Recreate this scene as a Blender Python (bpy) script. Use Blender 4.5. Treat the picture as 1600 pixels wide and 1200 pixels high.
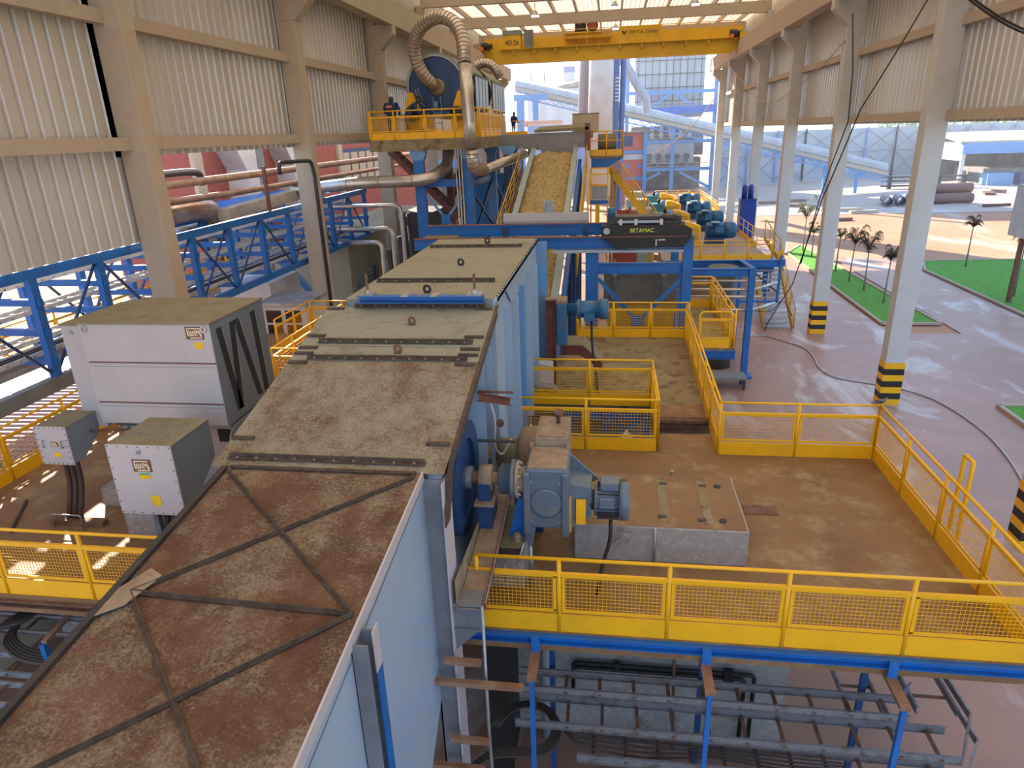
import bpy, math, random
from mathutils import Vector, Matrix, Euler
S = bpy.context.scene
for _o in list(bpy.data.objects): bpy.data.objects.remove(_o)
COL = S.collection
V = Vector
PI = math.pi
LIFT = 10.0      # the yard is z = 0; the numbers below are measured from eye height and lifted at the end

# ------------------------------------------------------------------ camera
cd = bpy.data.cameras.new('camera'); cam = bpy.data.objects.new('camera', cd); COL.objects.link(cam)
cd.sensor_width = 36.0; cd.lens = 1057.0/1600*36; cd.clip_end = 2000; cd.clip_start = 0.05
_R = Matrix(((0.98993088, -0.01736721, 0.14048215), (0.13765993, 0.34923112, -0.92686966), (-0.0329636, 0.93687566, 0.34810544)))
_m = _R.to_4x4(); _m.translation = V((0, 0, LIFT)); cam.matrix_world = _m
S.camera = cam
# ------------------------------------------------------------------ colour management, sky, sun
S.view_settings.view_transform = 'Standard'; S.view_settings.look = 'None'
S.view_settings.exposure = 0.70; S.view_settings.gamma = 1.0; S.view_settings.use_curve_mapping = False
SUN_TRAVEL = V((20, -27, -19)).normalized()
def build_world():
    w = bpy.data.worlds.new('sky'); S.world = w; w.use_nodes = True
    nt = w.node_tree; N = nt.nodes; L = nt.links; N.clear()
    out = N.new('ShaderNodeOutputWorld'); bg = N.new('ShaderNodeBackground')
    tc = N.new('ShaderNodeTexCoord'); sep = N.new('ShaderNodeSeparateXYZ')
    L.new(tc.outputs['Generated'], sep.inputs[0])
    r = N.new('ShaderNodeValToRGB'); L.new(sep.outputs['Z'], r.inputs[0])
    e = r.color_ramp.elements
    e[0].position = 0.0; e[0].color = (0.62, 0.76, 0.86, 1); e[1].position = 0.75; e[1].color = (0.10, 0.28, 0.72, 1)
    x = e.new(0.10); x.color = (0.46, 0.72, 0.88, 1); x = e.new(0.3); x.color = (0.28, 0.55, 1.0, 1)
    nz = N.new('ShaderNodeTexNoise'); nz.inputs['Scale'].default_value = 5; nz.inputs['Detail'].default_value = 6
    mp = N.new('ShaderNodeMapping'); mp.inputs['Scale'].default_value = (1, 1, 2.5)
    L.new(tc.outputs['Generated'], mp.inputs[0]); L.new(mp.outputs[0], nz.inputs['Vector'])
    cr = N.new('ShaderNodeValToRGB'); L.new(nz.outputs['Fac'], cr.inputs[0])
    cr.color_ramp.elements[0].position = 0.48; cr.color_ramp.elements[1].position = 0.68
    mx = N.new('ShaderNodeMixRGB'); L.new(cr.outputs[0], mx.inputs[0]); L.new(r.outputs[0], mx.inputs[1]); mx.inputs[2].default_value = (1, 1, 1, 1)
    L.new(mx.outputs[0], bg.inputs[0]); bg.inputs[1].default_value = SKY
    L.new(bg.outputs[0], out.inputs[0])
SKY = 1.35
build_world()
sd = bpy.data.lights.new('sun', 'SUN'); sd.energy = 10.5; sd.angle = math.radians(0.6); sd.color = (1.0, 0.86, 0.68)
sun = bpy.data.objects.new('sun', sd); COL.objects.link(sun)
sun.rotation_euler = SUN_TRAVEL.to_track_quat('-Z', 'Y').to_euler()

# ------------------------------------------------------------------ materials
_M = {}
def mat(name, col, rough=0.6, metal=0.0, col2=None, scale=4.0, lo=0.4, hi=0.65, col3=None, scale3=30.0, lo3=0.5, hi3=0.62, bump=0.0, bscale=40.0, stretch=None, detail=6, trans=0.0):
    if name in _M: return _M[name]
    m = bpy.data.materials.new(name); m.use_nodes = True; _M[name] = m
    nt = m.node_tree; N = nt.nodes; L = nt.links
    b = N['Principled BSDF']; b.inputs['Base Color'].default_value = (*col, 1); b.inputs['Roughness'].default_value = rough; b.inputs['Metallic'].default_value = metal
    tc = N.new('ShaderNodeTexCoord'); src = tc.outputs['Object']
    if stretch:
        mp = N.new('ShaderNodeMapping'); mp.inputs['Scale'].default_value = stretch; L.new(src, mp.inputs[0]); src = mp.outputs[0]
    cur = None
    def layer(c, sc, l, h, prev):
        n = N.new('ShaderNodeTexNoise'); n.inputs['Scale'].default_value = sc; n.inputs['Detail'].default_value = detail; n.inputs['Roughness'].default_value = 0.65; L.new(src, n.inputs['Vector'])
        r = N.new('ShaderNodeValToRGB'); r.color_ramp.elements[0].position = l; r.color_ramp.elements[1].position = h; L.new(n.outputs['Fac'], r.inputs[0])
        x = N.new('ShaderNodeMixRGB'); L.new(r.outputs[0], x.inputs[0]); x.inputs[2].default_value = (*c, 1)
        if prev is None: x.inputs[1].default_value = (*col, 1)
        else: L.new(prev, x.inputs[1])
        return x.outputs[0]
    if col2: cur = layer(col2, scale, lo, hi, cur)
    if col3: cur = layer(col3, scale3, lo3, hi3, cur)
    if cur: L.new(cur, b.inputs['Base Color'])
    if bump:
        n = N.new('ShaderNodeTexNoise'); n.inputs['Scale'].default_value = bscale; n.inputs['Detail'].default_value = 4; L.new(src, n.inputs['Vector'])
        bp = N.new('ShaderNodeBump'); bp.inputs['Strength'].default_value = bump; bp.inputs['Distance'].default_value = 0.02
        L.new(n.outputs['Fac'], bp.inputs['Height']); L.new(bp.outputs[0], b.inputs['Normal'])
    if trans:
        t = N.new('ShaderNodeBsdfTranslucent'); t.inputs[0].default_value = (1.0, 0.80, 0.55, 1)
        mx = N.new('ShaderNodeMixShader'); mx.inputs[0].default_value = trans
        L.new(b.outputs[0], mx.inputs[1]); L.new(t.outputs[0], mx.inputs[2]); L.new(mx.outputs[0], N['Material Output'].inputs[0])
    return m
def emit(name, col, s):
    if name in _M: return _M[name]
    m = bpy.data.materials.new(name); m.use_nodes = True; _M[name] = m
    b = m.node_tree.nodes['Principled BSDF']; b.inputs['Emission Color'].default_value = (*col, 1); b.inputs['Emission Strength'].default_value = s
    return m
def dusty(name, rust, rust2, dust, cover):
    m = mat(name, rust, 0.9, col2=rust2, scale=2.2, lo=0.4, hi=0.6, bump=0.5, bscale=70)
    N = m.node_tree.nodes; L = m.node_tree.links; b = N['Principled BSDF']; prev = b.inputs['Base Color'].links[0].from_socket; tc = [n for n in N if n.type == 'TEX_COORD'][0]
    def nz(s, d, r, st=(1, 1, 1)):
        mp = N.new('ShaderNodeMapping'); mp.inputs['Scale'].default_value = st; L.new(tc.outputs['Object'], mp.inputs[0])
        n = N.new('ShaderNodeTexNoise'); n.inputs['Scale'].default_value = s; n.inputs['Detail'].default_value = d; n.inputs['Roughness'].default_value = r; L.new(mp.outputs[0], n.inputs['Vector']); return n.outputs['Fac']
    def math_(op, a, c):
        n = N.new('ShaderNodeMath'); n.operation = op
        for i, q in enumerate((a, c)):
            if isinstance(q, float): n.inputs[i].default_value = q
            else: L.new(q, n.inputs[i])
        return n.outputs[0]
    f = math_('ADD', math_('MULTIPLY', nz(1.5, 8, 0.7, (1.3, 0.9, 1)), 0.42), math_('MULTIPLY', nz(34, 8, 0.85), 0.58))
    r = N.new('ShaderNodeValToRGB'); r.color_ramp.elements[0].position = cover; r.color_ramp.elements[1].position = cover+0.11; L.new(f, r.inputs[0])
    x = N.new('ShaderNodeMixRGB'); L.new(r.outputs[0], x.inputs[0]); L.new(prev, x.inputs[1]); x.inputs[2].default_value = (*dust, 1)
    # streaky darker patches
    r2 = N.new('ShaderNodeValToRGB'); r2.color_ramp.elements[0].position = 0.56; r2.color_ramp.elements[1].position = 0.64; L.new(nz(4.5, 12, 0.75, (0.7, 2.4, 1)), r2.inputs[0])
    y = N.new('ShaderNodeMixRGB'); L.new(math_('MULTIPLY', r2.outputs[0], 0.65), y.inputs[0]); L.new(x.outputs[0], y.inputs[1]); y.inputs[2].default_value = (*rust, 1)
    L.new(y.outputs[0], b.inputs['Base Color']); return m
YEL = mat('yellow_paint', (0.90, 0.47, 0.004), 0.42, col2=(0.76, 0.40, 0.01), scale=1.3, lo=0.45, hi=0.75, col3=(0.42, 0.25, 0.05), scale3=14, lo3=0.62, hi3=0.8)
YELD = mat('dusty_yellow_paint', (0.60, 0.34, 0.02), 0.6, col2=(0.38, 0.24, 0.06), scale=2, lo=0.4, hi=0.7)
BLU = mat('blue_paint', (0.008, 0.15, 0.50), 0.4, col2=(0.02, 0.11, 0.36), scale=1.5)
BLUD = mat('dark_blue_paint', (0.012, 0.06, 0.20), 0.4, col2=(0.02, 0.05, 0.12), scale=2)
BLUL = mat('pale_blue_paint', (0.12, 0.30, 0.60), 0.5, col2=(0.18, 0.32, 0.5), scale=1)
MBLU = mat('motor_blue', (0.02, 0.13, 0.27), 0.42, col2=(0.10, 0.13, 0.14), scale=3, lo=0.5, hi=0.75)
GEAR = mat('gearbox_blue', (0.11, 0.155, 0.21), 0.4, metal=0.1, col2=(0.22, 0.20, 0.17), scale=4, lo=0.52, hi=0.7)
DUSTT = mat('brown_dust_on_metal', (0.26, 0.18, 0.12), 0.8, col2=(0.34, 0.28, 0.20), scale=5)
WALLB = mat('pale_blue_grey_paint', (0.36, 0.47, 0.60), 0.33, col2=(0.30, 0.40, 0.54), scale=0.8, lo=0.35, hi=0.8)
WEBG = mat('grey_primer', (0.20, 0.22, 0.25), 0.5, col2=(0.15, 0.16, 0.18), scale=2)
LILAC = mat('lilac_primer', (0.50, 0.47, 0.50), 0.5)
STEEL = mat('galvanised_steel', (0.44, 0.46, 0.48), 0.38, metal=0.6, col2=(0.3, 0.3, 0.3), scale=3)
TRAY = mat('dusty_galvanised_tray', (0.24, 0.24, 0.25), 0.55, metal=0.3, col2=(0.16, 0.11, 0.08), scale=5, lo=0.5, hi=0.7)
ALU = mat('aluminium_lagging', (0.62, 0.60, 0.56), 0.32, metal=0.75, col2=(0.45, 0.40, 0.33), scale=1.5)
RUST = mat('rusty_brown_steel', (0.13, 0.06, 0.035), 0.75, col2=(0.20, 0.12, 0.08), scale=6, bump=0.2)
RUSTP = mat('rusty_pipe', (0.22, 0.11, 0.06), 0.6, col2=(0.34, 0.22, 0.14), scale=3)
OXID = mat('oxide_red_paint', (0.14, 0.035, 0.03), 0.5, col2=(0.2, 0.08, 0.06), scale=4)
DARK = mat('dark_steel', (0.03, 0.03, 0.035), 0.5, col2=(0.06, 0.05, 0.045), scale=5)
BLACK = mat('black_rubber', (0.015, 0.014, 0.014), 0.5)
BARE = mat('edge_angle_bar', (0.055, 0.036, 0.027), 0.7, col2=(0.11, 0.078, 0.055), scale=9)
DECKC = dusty('rusty_dusty_plate', (0.095, 0.042, 0.022), (0.15, 0.08, 0.045), (0.27, 0.23, 0.155), 0.485)
DECKB = dusty('dusty_plate_with_rust', (0.125, 0.06, 0.033), (0.17, 0.10, 0.06), (0.29, 0.275, 0.205), 0.43)
DECKA = dusty('grey_green_dusty_plate', (0.11, 0.08, 0.05), (0.15, 0.12, 0.08), (0.30, 0.30, 0.235), 0.36)
DUSTG = mat('olive_dust', (0.24, 0.22, 0.13), 0.9, col2=(0.18, 0.15, 0.09), scale=7, bump=0.3)
CONC = mat('precast_concrete', (0.50, 0.42, 0.32), 0.85, col2=(0.44, 0.37, 0.28), scale=0.7, lo=0.3, hi=0.8, col3=(0.53, 0.46, 0.37), scale3=5, lo3=0.4, hi3=0.8, bump=0.15)
CONCW = mat('pale_column_concrete', (0.58, 0.575, 0.57), 0.8, col2=(0.53, 0.515, 0.49), scale=1.1, bump=0.1)
SLABC = mat('stained_plinth_concrete', (0.34, 0.32, 0.30), 0.85, col2=(0.17, 0.11, 0.075), scale=2.2, lo=0.56, hi=0.74, col3=(0.42, 0.39, 0.36), scale3=9, bump=0.2)
CLAD = mat('galvanised_cladding', (0.66, 0.64, 0.60), 0.38, metal=0.3, col2=(0.58, 0.55, 0.50), scale=0.5, stretch=(1, 1, 0.2))
ROOFM = mat("roof_sheet", (0.75, 0.68, 0.56), 0.6, trans=0.38)
PLATF = mat('brown_platform_floor', (0.255, 0.145, 0.062), 0.6, col2=(0.19, 0.10, 0.045), scale=0.8, lo=0.35, hi=0.7, col3=(0.34, 0.25, 0.13), scale3=2.2, lo3=0.52, hi3=0.72, bump=0.1, detail=10)
PLATG = mat('greenish_dusty_floor', (0.225, 0.175, 0.09), 0.7, col2=(0.28, 0.245, 0.14), scale=1.2, col3=(0.15, 0.095, 0.05), scale3=3, bump=0.1)
GRASS = mat('lawn', (0.085, 0.30, 0.012), 0.9, col2=(0.05, 0.19, 0.012), scale=3, col3=(0.14, 0.33, 0.03), scale3=25, bump=0.6, bscale=60)
CURB = mat('curb_stone', (0.42, 0.32, 0.25), 0.9)
BAG = mat('bagasse_fibre', (0.40, 0.30, 0.13), 0.95, col2=(0.22, 0.14, 0.05), scale=5, lo=0.42, hi=0.62, col3=(0.56, 0.44, 0.22), scale3=22, lo3=0.5, hi3=0.58, bump=1.0, bscale=50, detail=12)
WHITE = mat('white_paint', (0.62, 0.62, 0.63), 0.5, col2=(0.52, 0.50, 0.48), scale=1.5)
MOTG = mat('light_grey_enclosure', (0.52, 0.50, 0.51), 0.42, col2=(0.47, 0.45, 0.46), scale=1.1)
MOTS = mat('shadow_grey_enclosure', (0.22, 0.26, 0.30), 0.45)  # darker copy of the enclosure grey, shade put into the colour
DUSTTOP = mat('dusty_enclosure_top', (0.27, 0.25, 0.17), 0.85, col2=(0.21, 0.19, 0.125), scale=3, bump=0.2)
BRICK = None
def brick():
    m = bpy.data.materials.new('red_brick'); m.use_nodes = True; N = m.node_tree.nodes; L = m.node_tree.links
    b = N['Principled BSDF']; t = N.new('ShaderNodeTexBrick'); tc = N.new('ShaderNodeTexCoord'); mp = N.new('ShaderNodeMapping')
    mp.inputs['Rotation'].default_value = (PI/2, 0, PI/2)
    sp = N.new('ShaderNodeSeparateXYZ'); cb = N.new('ShaderNodeCombineXYZ'); L.new(tc.outputs['Object'], sp.inputs[0])
    L.new(sp.outputs['Y'], cb.inputs[0]); L.new(sp.outputs['Z'], cb.inputs[1]); L.new(cb.outputs[0], t.inputs['Vector'])
    t.inputs['Scale'].default_value = 1.4; t.inputs['Color1'].default_value = (0.38, 0.11, 0.085, 1); t.inputs['Color2'].default_value = (0.33, 0.09, 0.07, 1); t.inputs['Mortar'].default_value = (0.30, 0.12, 0.10, 1)
    L.new(t.outputs[0], b.inputs['Base Color']); b.inputs['Roughness'].default_value = 0.85
    return m
BRICK = brick()
def ground_mat(name, a, b_, c, sc=0.25, rough=0.5, stains=True):
    m = bpy.data.materials.new(name); m.use_nodes = True; N = m.node_tree.nodes; L = m.node_tree.links
    b = N['Principled BSDF']; tc = N.new('ShaderNodeTexCoord')
    def nz(s, l, h, det=8, st=(1, 1, 1), rot=0):
        mp = N.new('ShaderNodeMapping'); mp.inputs['Scale'].default_value = st; mp.inputs['Rotation'].default_value = (0, 0, rot); L.new(tc.outputs['Object'], mp.inputs[0])
        n = N.new('ShaderNodeTexNoise'); n.inputs['Scale'].default_value = s; n.inputs['Detail'].default_value = det; n.inputs['Roughness'].default_value = 0.62; n.inputs['Distortion'].default_value = 0.6; L.new(mp.outputs[0], n.inputs['Vector'])
        r = N.new('ShaderNodeValToRGB'); r.color_ramp.elements[0].position = l; r.color_ramp.elements[1].position = h; L.new(n.outputs['Fac'], r.inputs[0]); return r.outputs[0]
    x = N.new('ShaderNodeMixRGB'); L.new(nz(sc, 0.35, 0.7), x.inputs[0]); x.inputs[1].default_value = (*a, 1); x.inputs[2].default_value = (*b_, 1)
    y = N.new('ShaderNodeMixRGB'); L.new(nz(sc*1.6, 0.54, 0.66, 12, (1.0, 0.45, 1), 0.5), y.inputs[0]); L.new(x.outputs[0], y.inputs[1]); y.inputs[2].default_value = (*c, 1)
    L.new(y.outputs[0], b.inputs['Base Color']); b.inputs['Roughness'].default_value = rough
    return m
GCONC = ground_mat('dusty_pink_concrete', (0.36, 0.205, 0.14), (0.27, 0.15, 0.10), (0.48, 0.44, 0.40), 0.35, 0.46)
GDIRT = ground_mat('orange_dirt_yard', (0.46, 0.26, 0.15), (0.36, 0.17, 0.085), (0.52, 0.42, 0.33), 0.05, 0.9)
GGREY = ground_mat('pale_concrete_yard', (0.44, 0.37, 0.31), (0.40, 0.32, 0.26), (0.5, 0.46, 0.42), 0.08, 0.8)

# ------------------------------------------------------------------ mesh building
class MB:
    def __init__(s): s.v = []; s.f = []; s.mi = []; s.cur = 0
    def add(s, vs, fs):
        n = len(s.v); s.v += [tuple(v) for v in vs]; s.f += [tuple(i+n for i in f) for f in fs]; s.mi += [s.cur]*len(fs); return s
    def slot(s, i): s.cur = i; return s
    def box(s, x0, y0, z0, x1, y1, z1):
        x0, x1 = min(x0, x1), max(x0, x1); y0, y1 = min(y0, y1), max(y0, y1); z0, z1 = min(z0, z1), max(z0, z1)
        return s.add([(x0,y0,z0),(x1,y0,z0),(x1,y1,z0),(x0,y1,z0),(x0,y0,z1),(x1,y0,z1),(x1,y1,z1),(x0,y1,z1)],
                     [(0,3,2,1),(4,5,6,7),(0,1,5,4),(1,2,6,5),(2,3,7,6),(3,0,4,7)])
    def cbox(s, c, d): return s.box(c[0]-d[0]/2, c[1]-d[1]/2, c[2]-d[2]/2, c[0]+d[0]/2, c[1]+d[1]/2, c[2]+d[2]/2)
    def bar(s, a, b, w, h, up=(0, 0, 1)):           # rectangular bar from a to b: w across, h along up
        a = V(a); b = V(b); d = (b-a).normalized(); u = V(up)
        sx = d.cross(u)
        if sx.length < 1e-4: sx = d.cross(V((1, 0, 0)))
        sx.normalize(); u = sx.cross(d).normalized(); X = sx*(w/2); U = u*(h/2)
        vs = [a-X-U, a+X-U, a+X+U, a-X+U, b-X-U, b+X-U, b+X+U, b-X+U]
        return s.add(vs, [(0,1,2,3),(7,6,5,4),(0,4,5,1),(1,5,6,2),(2,6,7,3),(3,7,4,0)])
    def ibeam(s, a, b, w, h, t=0.02, up=(0, 0, 1)):
        a = V(a); b = V(b); d = (b-a).normalized(); u = V(up); sx = d.cross(u).normalized(); u = sx.cross(d).normalized()
        s.bar(a+u*(h/2-t/2), b+u*(h/2-t/2), w, t, u); s.bar(a-u*(h/2-t/2), b-u*(h/2-t/2), w, t, u); s.bar(a, b, t, h-2*t, u); return s
    def channel(s, a, b, w, h, t=0.02, up=(0, 0, 1)):
        a = V(a); b = V(b); d = (b-a).normalized(); u = V(up); sx = d.cross(u).normalized(); u = sx.cross(d).normalized()
        s.bar(a+u*(h/2-t/2), b+u*(h/2-t/2), w, t, u); s.bar(a-u*(h/2-t/2), b-u*(h/2-t/2), w, t, u); s.bar(a-sx*(w/2-t/2), b-sx*(w/2-t/2), t, h-2*t, u); return s
    def tube(s, pts, r, seg=10, cap=True, rs=None):
        pts = [V(p) for p in pts]; n = len(pts); rings = []
        t0 = (pts[1]-pts[0]).normalized(); ref = V((0, 0, 1)) if abs(t0.z) < 0.9 else V((1, 0, 0)); nx = t0.cross(ref).normalized()
        for i, p in enumerate(pts):
            if i == 0: t = t0
            elif i == n-1: t = (pts[i]-pts[i-1]).normalized()
            else: t = ((pts[i]-pts[i-1]).normalized()+(pts[i+1]-pts[i]).normalized()); t = t.normalized() if t.length > 1e-6 else t0
            nx = (nx-t*nx.dot(t)); nx = nx.normalized(); ny = t.cross(nx)
            rr = rs[i] if rs else r
            rings.append([p+(nx*math.cos(2*PI*k/seg)+ny*math.sin(2*PI*k/seg))*rr for k in range(seg)])
        vs = [q for R_ in rings for q in R_]; fs = []
        for i in range(n-1):
            for k in range(seg):
                a = i*seg+k; b = i*seg+(k+1) % seg; fs.append((a, b, b+seg, a+seg))
        if cap: fs.append(tuple(range(seg-1, -1, -1))); fs.append(tuple((n-1)*seg+k for k in range(seg)))
        return s.add(vs, fs)
    def lathe(s, o, ax, prof, seg=24):              # prof: list of (distance along axis, radius)
        o = V(o); ax = V(ax).normalized()
        return s.tube([o+ax*p[0] for p in prof], 1, seg, True, [max(p[1], 0.001) for p in prof])
    def ring(s, o, ax, r0, r1, t, seg=28):
        o = V(o); ax = V(ax).normalized(); ref = V((0, 0, 1)) if abs(ax.z) < 0.9 else V((1, 0, 0)); nx = ax.cross(ref).normalized(); ny = ax.cross(nx)
        vs = []
        for k in range(seg):
            c = nx*math.cos(2*PI*k/seg)+ny*math.sin(2*PI*k/seg)
            vs += [o+c*r0, o+c*r1, o+c*r1+ax*t, o+c*r0+ax*t]
        fs = []
        for k in range(seg):
            a = 4*k; b = 4*((k+1) % seg)
            for j in range(4): fs.append((a+j, a+(j+1) % 4, b+(j+1) % 4, b+j))
        return s.add(vs, fs)
    def prism(s, poly, off):                         # polygon (3D points) swept by a vector
        n = len(poly); o = V(off); vs = [V(p) for p in poly]+[V(p)+o for p in poly]
        return s.add(vs, [tuple(range(n-1, -1, -1)), tuple(range(n, 2*n))]+[(i, (i+1) % n, (i+1) % n+n, i+n) for i in range(n)])
    def quad(s, a, b, c, d): return s.add([a, b, c, d], [(0, 1, 2, 3)])
def origin_of(o):
    m = V((0, 0, 0))
    while o is not None: m = m+V(o.location); o = o.parent
    return m
def obj(name, mb, m, parent=None, smooth=False, at=None, bevel=0):
    o_ = origin_of(parent) if parent is not None else (V(at) if at is not None else V((0, 0, 0)))
    me = bpy.data.meshes.new(name); me.from_pydata([(v[0]-o_.x, v[1]-o_.y, v[2]-o_.z) for v in mb.v], [], mb.f); me.update()
    for mm in (m if isinstance(m, (list, tuple)) else [m]): me.materials.append(mm)
    if isinstance(m, (list, tuple)): me.polygons.foreach_set('material_index', mb.mi)
    if smooth:
        me.polygons.foreach_set('use_smooth', [len(p.vertices) == 4 for p in me.polygons])
    o = bpy.data.objects.new(name, me); COL.objects.link(o)
    if parent is not None: o.parent = parent
    elif at is not None: o.location = at
    if bevel:
        b = o.modifiers.new('bevel', 'BEVEL'); b.width = bevel; b.segments = 2; b.limit_method = 'ANGLE'
    return o
def tag(o, label, cat, group=None):
    o['label'] = label; o['category'] = cat
    if group: o['group'] = group
    return o
def thing(name, loc, label, cat, group=None):
    o = bpy.data.objects.new(name, None); o.empty_display_size = 0.2; COL.objects.link(o); o.location = loc
    return tag(o, label, cat, group)
def struct(name, mb, m, smooth=False, at=None):
    o = obj(name, mb, m, None, smooth, at); o['kind'] = 'structure'; return o
def dup(root, loc, label=None, rz=None):
    r = root.copy(); COL.objects.link(r); r.location = loc
    if rz is not None: r.rotation_euler = (0, 0, rz)
    if label: r['label'] = label
    for ch in list(root.children):
        c = ch.copy(); COL.objects.link(c); c.parent = r
        for g in list(ch.children):
            d = g.copy(); COL.objects.link(d); d.parent = c
    return r
def arc(c, r, a0, a1, n, ux=(1, 0, 0), uz=(0, 0, 1)):
    c = V(c); ux = V(ux); uz = V(uz)
    return [c+ux*(r*math.cos(a0+(a1-a0)*i/n))+uz*(r*math.sin(a0+(a1-a0)*i/n)) for i in range(n+1)]
def bend(pts, r, n=5):                               # round the corners of a polyline
    pts = [V(p) for p in pts]; out = [pts[0]]
    for i in range(1, len(pts)-1):
        a, b, c = pts[i-1], pts[i], pts[i+1]; u = (a-b).normalized(); w = (c-b).normalized()
        d = min(r, (a-b).length*0.49, (c-b).length*0.49); p = b+u*d; q = b+w*d
        for k in range(n+1):
            t = k/n; out.append(p*(1-t)**2+b*2*t*(1-t)+q*t*t)
    out.append(pts[-1]); return out
def text(name, s, size, loc, rot, m, parent, ext=0.004, sx=1.0, bold=False):
    cu = bpy.data.curves.new(name, 'FONT'); cu.body = s; cu.size = size; cu.extrude = ext; cu.align_x = 'CENTER'; cu.align_y = 'CENTER'
    if bold: cu.offset = size*0.02
    t = bpy.data.objects.new('tmp_text', cu); COL.objects.link(t)
    dg = bpy.context.evaluated_depsgraph_get(); me = bpy.data.meshes.new_from_object(t.evaluated_get(dg)); bpy.data.objects.remove(t)
    me.materials.clear(); me.materials.append(m)
    o = bpy.data.objects.new(name, me); COL.objects.link(o); o.parent = parent; o.location = V(loc)-origin_of(parent); o.rotation_euler = rot; o.scale = (sx, 1, 1)
    return o

_bolt = {}
def bolts(parent, pts, r, h, m, seg=6, ax=(0, 0, 1)):
    key = (r, h, seg, ax)
    if key not in _bolt:
        b = MB().lathe((0, 0, 0), ax, [(0, r), (h, r)], seg); me = bpy.data.meshes.new('bolt'); me.from_pydata(b.v, [], b.f); me.update(); me.materials.append(m); _bolt[key] = me
    o_ = origin_of(parent)
    for p in pts:
        o = bpy.data.objects.new('bolt', _bolt[key]); COL.objects.link(o); o.parent = parent; o.location = V(p)-o_
# ------------------------------------------------------------------ railing
_pan = {}
def panel_mesh(L, z0, z1, step, wt, fr):
    key = (round(L, 3), z0, z1, step, wt, fr)
    if key in _pan: return _pan[key]
    b = MB()
    for (a, c) in (((0, 0, z0), (L, 0, z0)), ((0, 0, z1), (L, 0, z1))): b.bar(a, c, 0.02, fr)
    for x in (fr/2, L-fr/2): b.bar((x, 0, z0), (x, 0, z1), 0.02, fr, (1, 0, 0))
    if step:
        n = int(L/step)
        for i in range(1, n):
            x = L*i/n; b.bar((x, 0, z0), (x, 0, z1), wt, wt, (1, 0, 0))
        n = max(2, int((z1-z0)/step))
        for i in range(1, n):
            z = z0+(z1-z0)*i/n; b.bar((0, 0.003, z), (L, 0.003, z), wt, wt)
    me = bpy.data.meshes.new('mesh_panel'); me.from_pydata(b.v, [], b.f); me.update(); _pan[key] = me
    return me
def shared(name, me, m, parent, loc=(0, 0, 0), rot=None):
    if not me.materials: me.materials.append(m)
    o = bpy.data.objects.new(name, me); COL.objects.link(o); o.parent = parent; o.location = loc
    if rot: o.rotation_euler = rot
    return o
def railing(p0, p1, n, label, z=-6.1, h=1.1, step=0.05, wt=0.005, toe=0.27, mesh=True, m=None, group=None, pr=0.024, posts=None, solid=False, slope=0):
    m = m or YEL
    p0 = V((p0[0], p0[1], z)); p1 = V((p1[0], p1[1], z)); d = p1-p0; Lh = d.length
    t = thing('handrail', p0, label, 'railing', group); t.rotation_euler = (0, 0, math.atan2(d.y, d.x))
    def loc(name, b, smooth=False):
        me = bpy.data.meshes.new(name); me.from_pydata([tuple(v) for v in b.v], [], b.f); me.update(); me.materials.append(m)
        if smooth: me.polygons.foreach_set('use_smooth', [len(p.vertices) == 4 for p in me.polygons])
        o = bpy.data.objects.new(name, me); COL.objects.link(o); o.parent = t; return o
    loc('top_rail', MB().tube([(0, 0, h), (Lh, 0, h)], pr, 8), True)
    loc('middle_rail', MB().bar((0, 0, h-0.22), (Lh, 0, h-0.22), 0.045, 0.045) if mesh else MB().tube([(0, 0, h-0.42), (Lh, 0, h-0.42)], pr*0.8, 8))
    if toe: loc('toe_board', MB().box(0, -0.012, -0.03, Lh, 0.012, toe))
    pm = bpy.data.meshes.new('post'); b = MB().tube([(0, 0, -0.03), (0, 0, h)], pr*1.25, 8); pm.from_pydata([tuple(v) for v in b.v], [], b.f); pm.update()
    pm.polygons.foreach_set('use_smooth', [len(p.vertices) == 4 for p in pm.polygons])
    xs = posts or [Lh*i/n for i in range(n+1)]
    for x in xs: shared('post', pm, m, t, (x, 0, 0))
    if mesh:
        for a, c in zip(xs[:-1], xs[1:]):
            shared('mesh_panel', panel_mesh(c-a-0.07, toe+0.05, h-0.25, step, wt, 0.04), m, t, (a+0.035, 0, 0))
    elif not solid:
        pass
    return t
# ================================================================== SETTING
G = -10.0
def flat(name, poly, z, m, thick=0.0):
    b = MB()
    if thick: b.prism([(p[0], p[1], z-thick) for p in poly], (0, 0, thick))
    else: b.add([(p[0], p[1], z) for p in poly], [tuple(range(len(poly)))])
    return struct(name, b, m)
def rect(x0, y0, x1, y1): return [(x0, y0), (x1, y0), (x1, y1), (x0, y1)]
flat('ground', rect(-300, -60, 400, 500), G-0.06, GDIRT)
flat('floor', rect(-30, -20, 13.9, 80), G, GCONC, 0.05)
flat('floor', rect(13.9, -20, 60, 34.8), G-0.004, GCONC, 0.05)
flat('floor', rect(17.2, 34.8, 21.6, 56), G-0.004, GCONC, 0.05)
flat('ground', rect(14, 84, 200, 175), G-0.03, GGREY)
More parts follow.
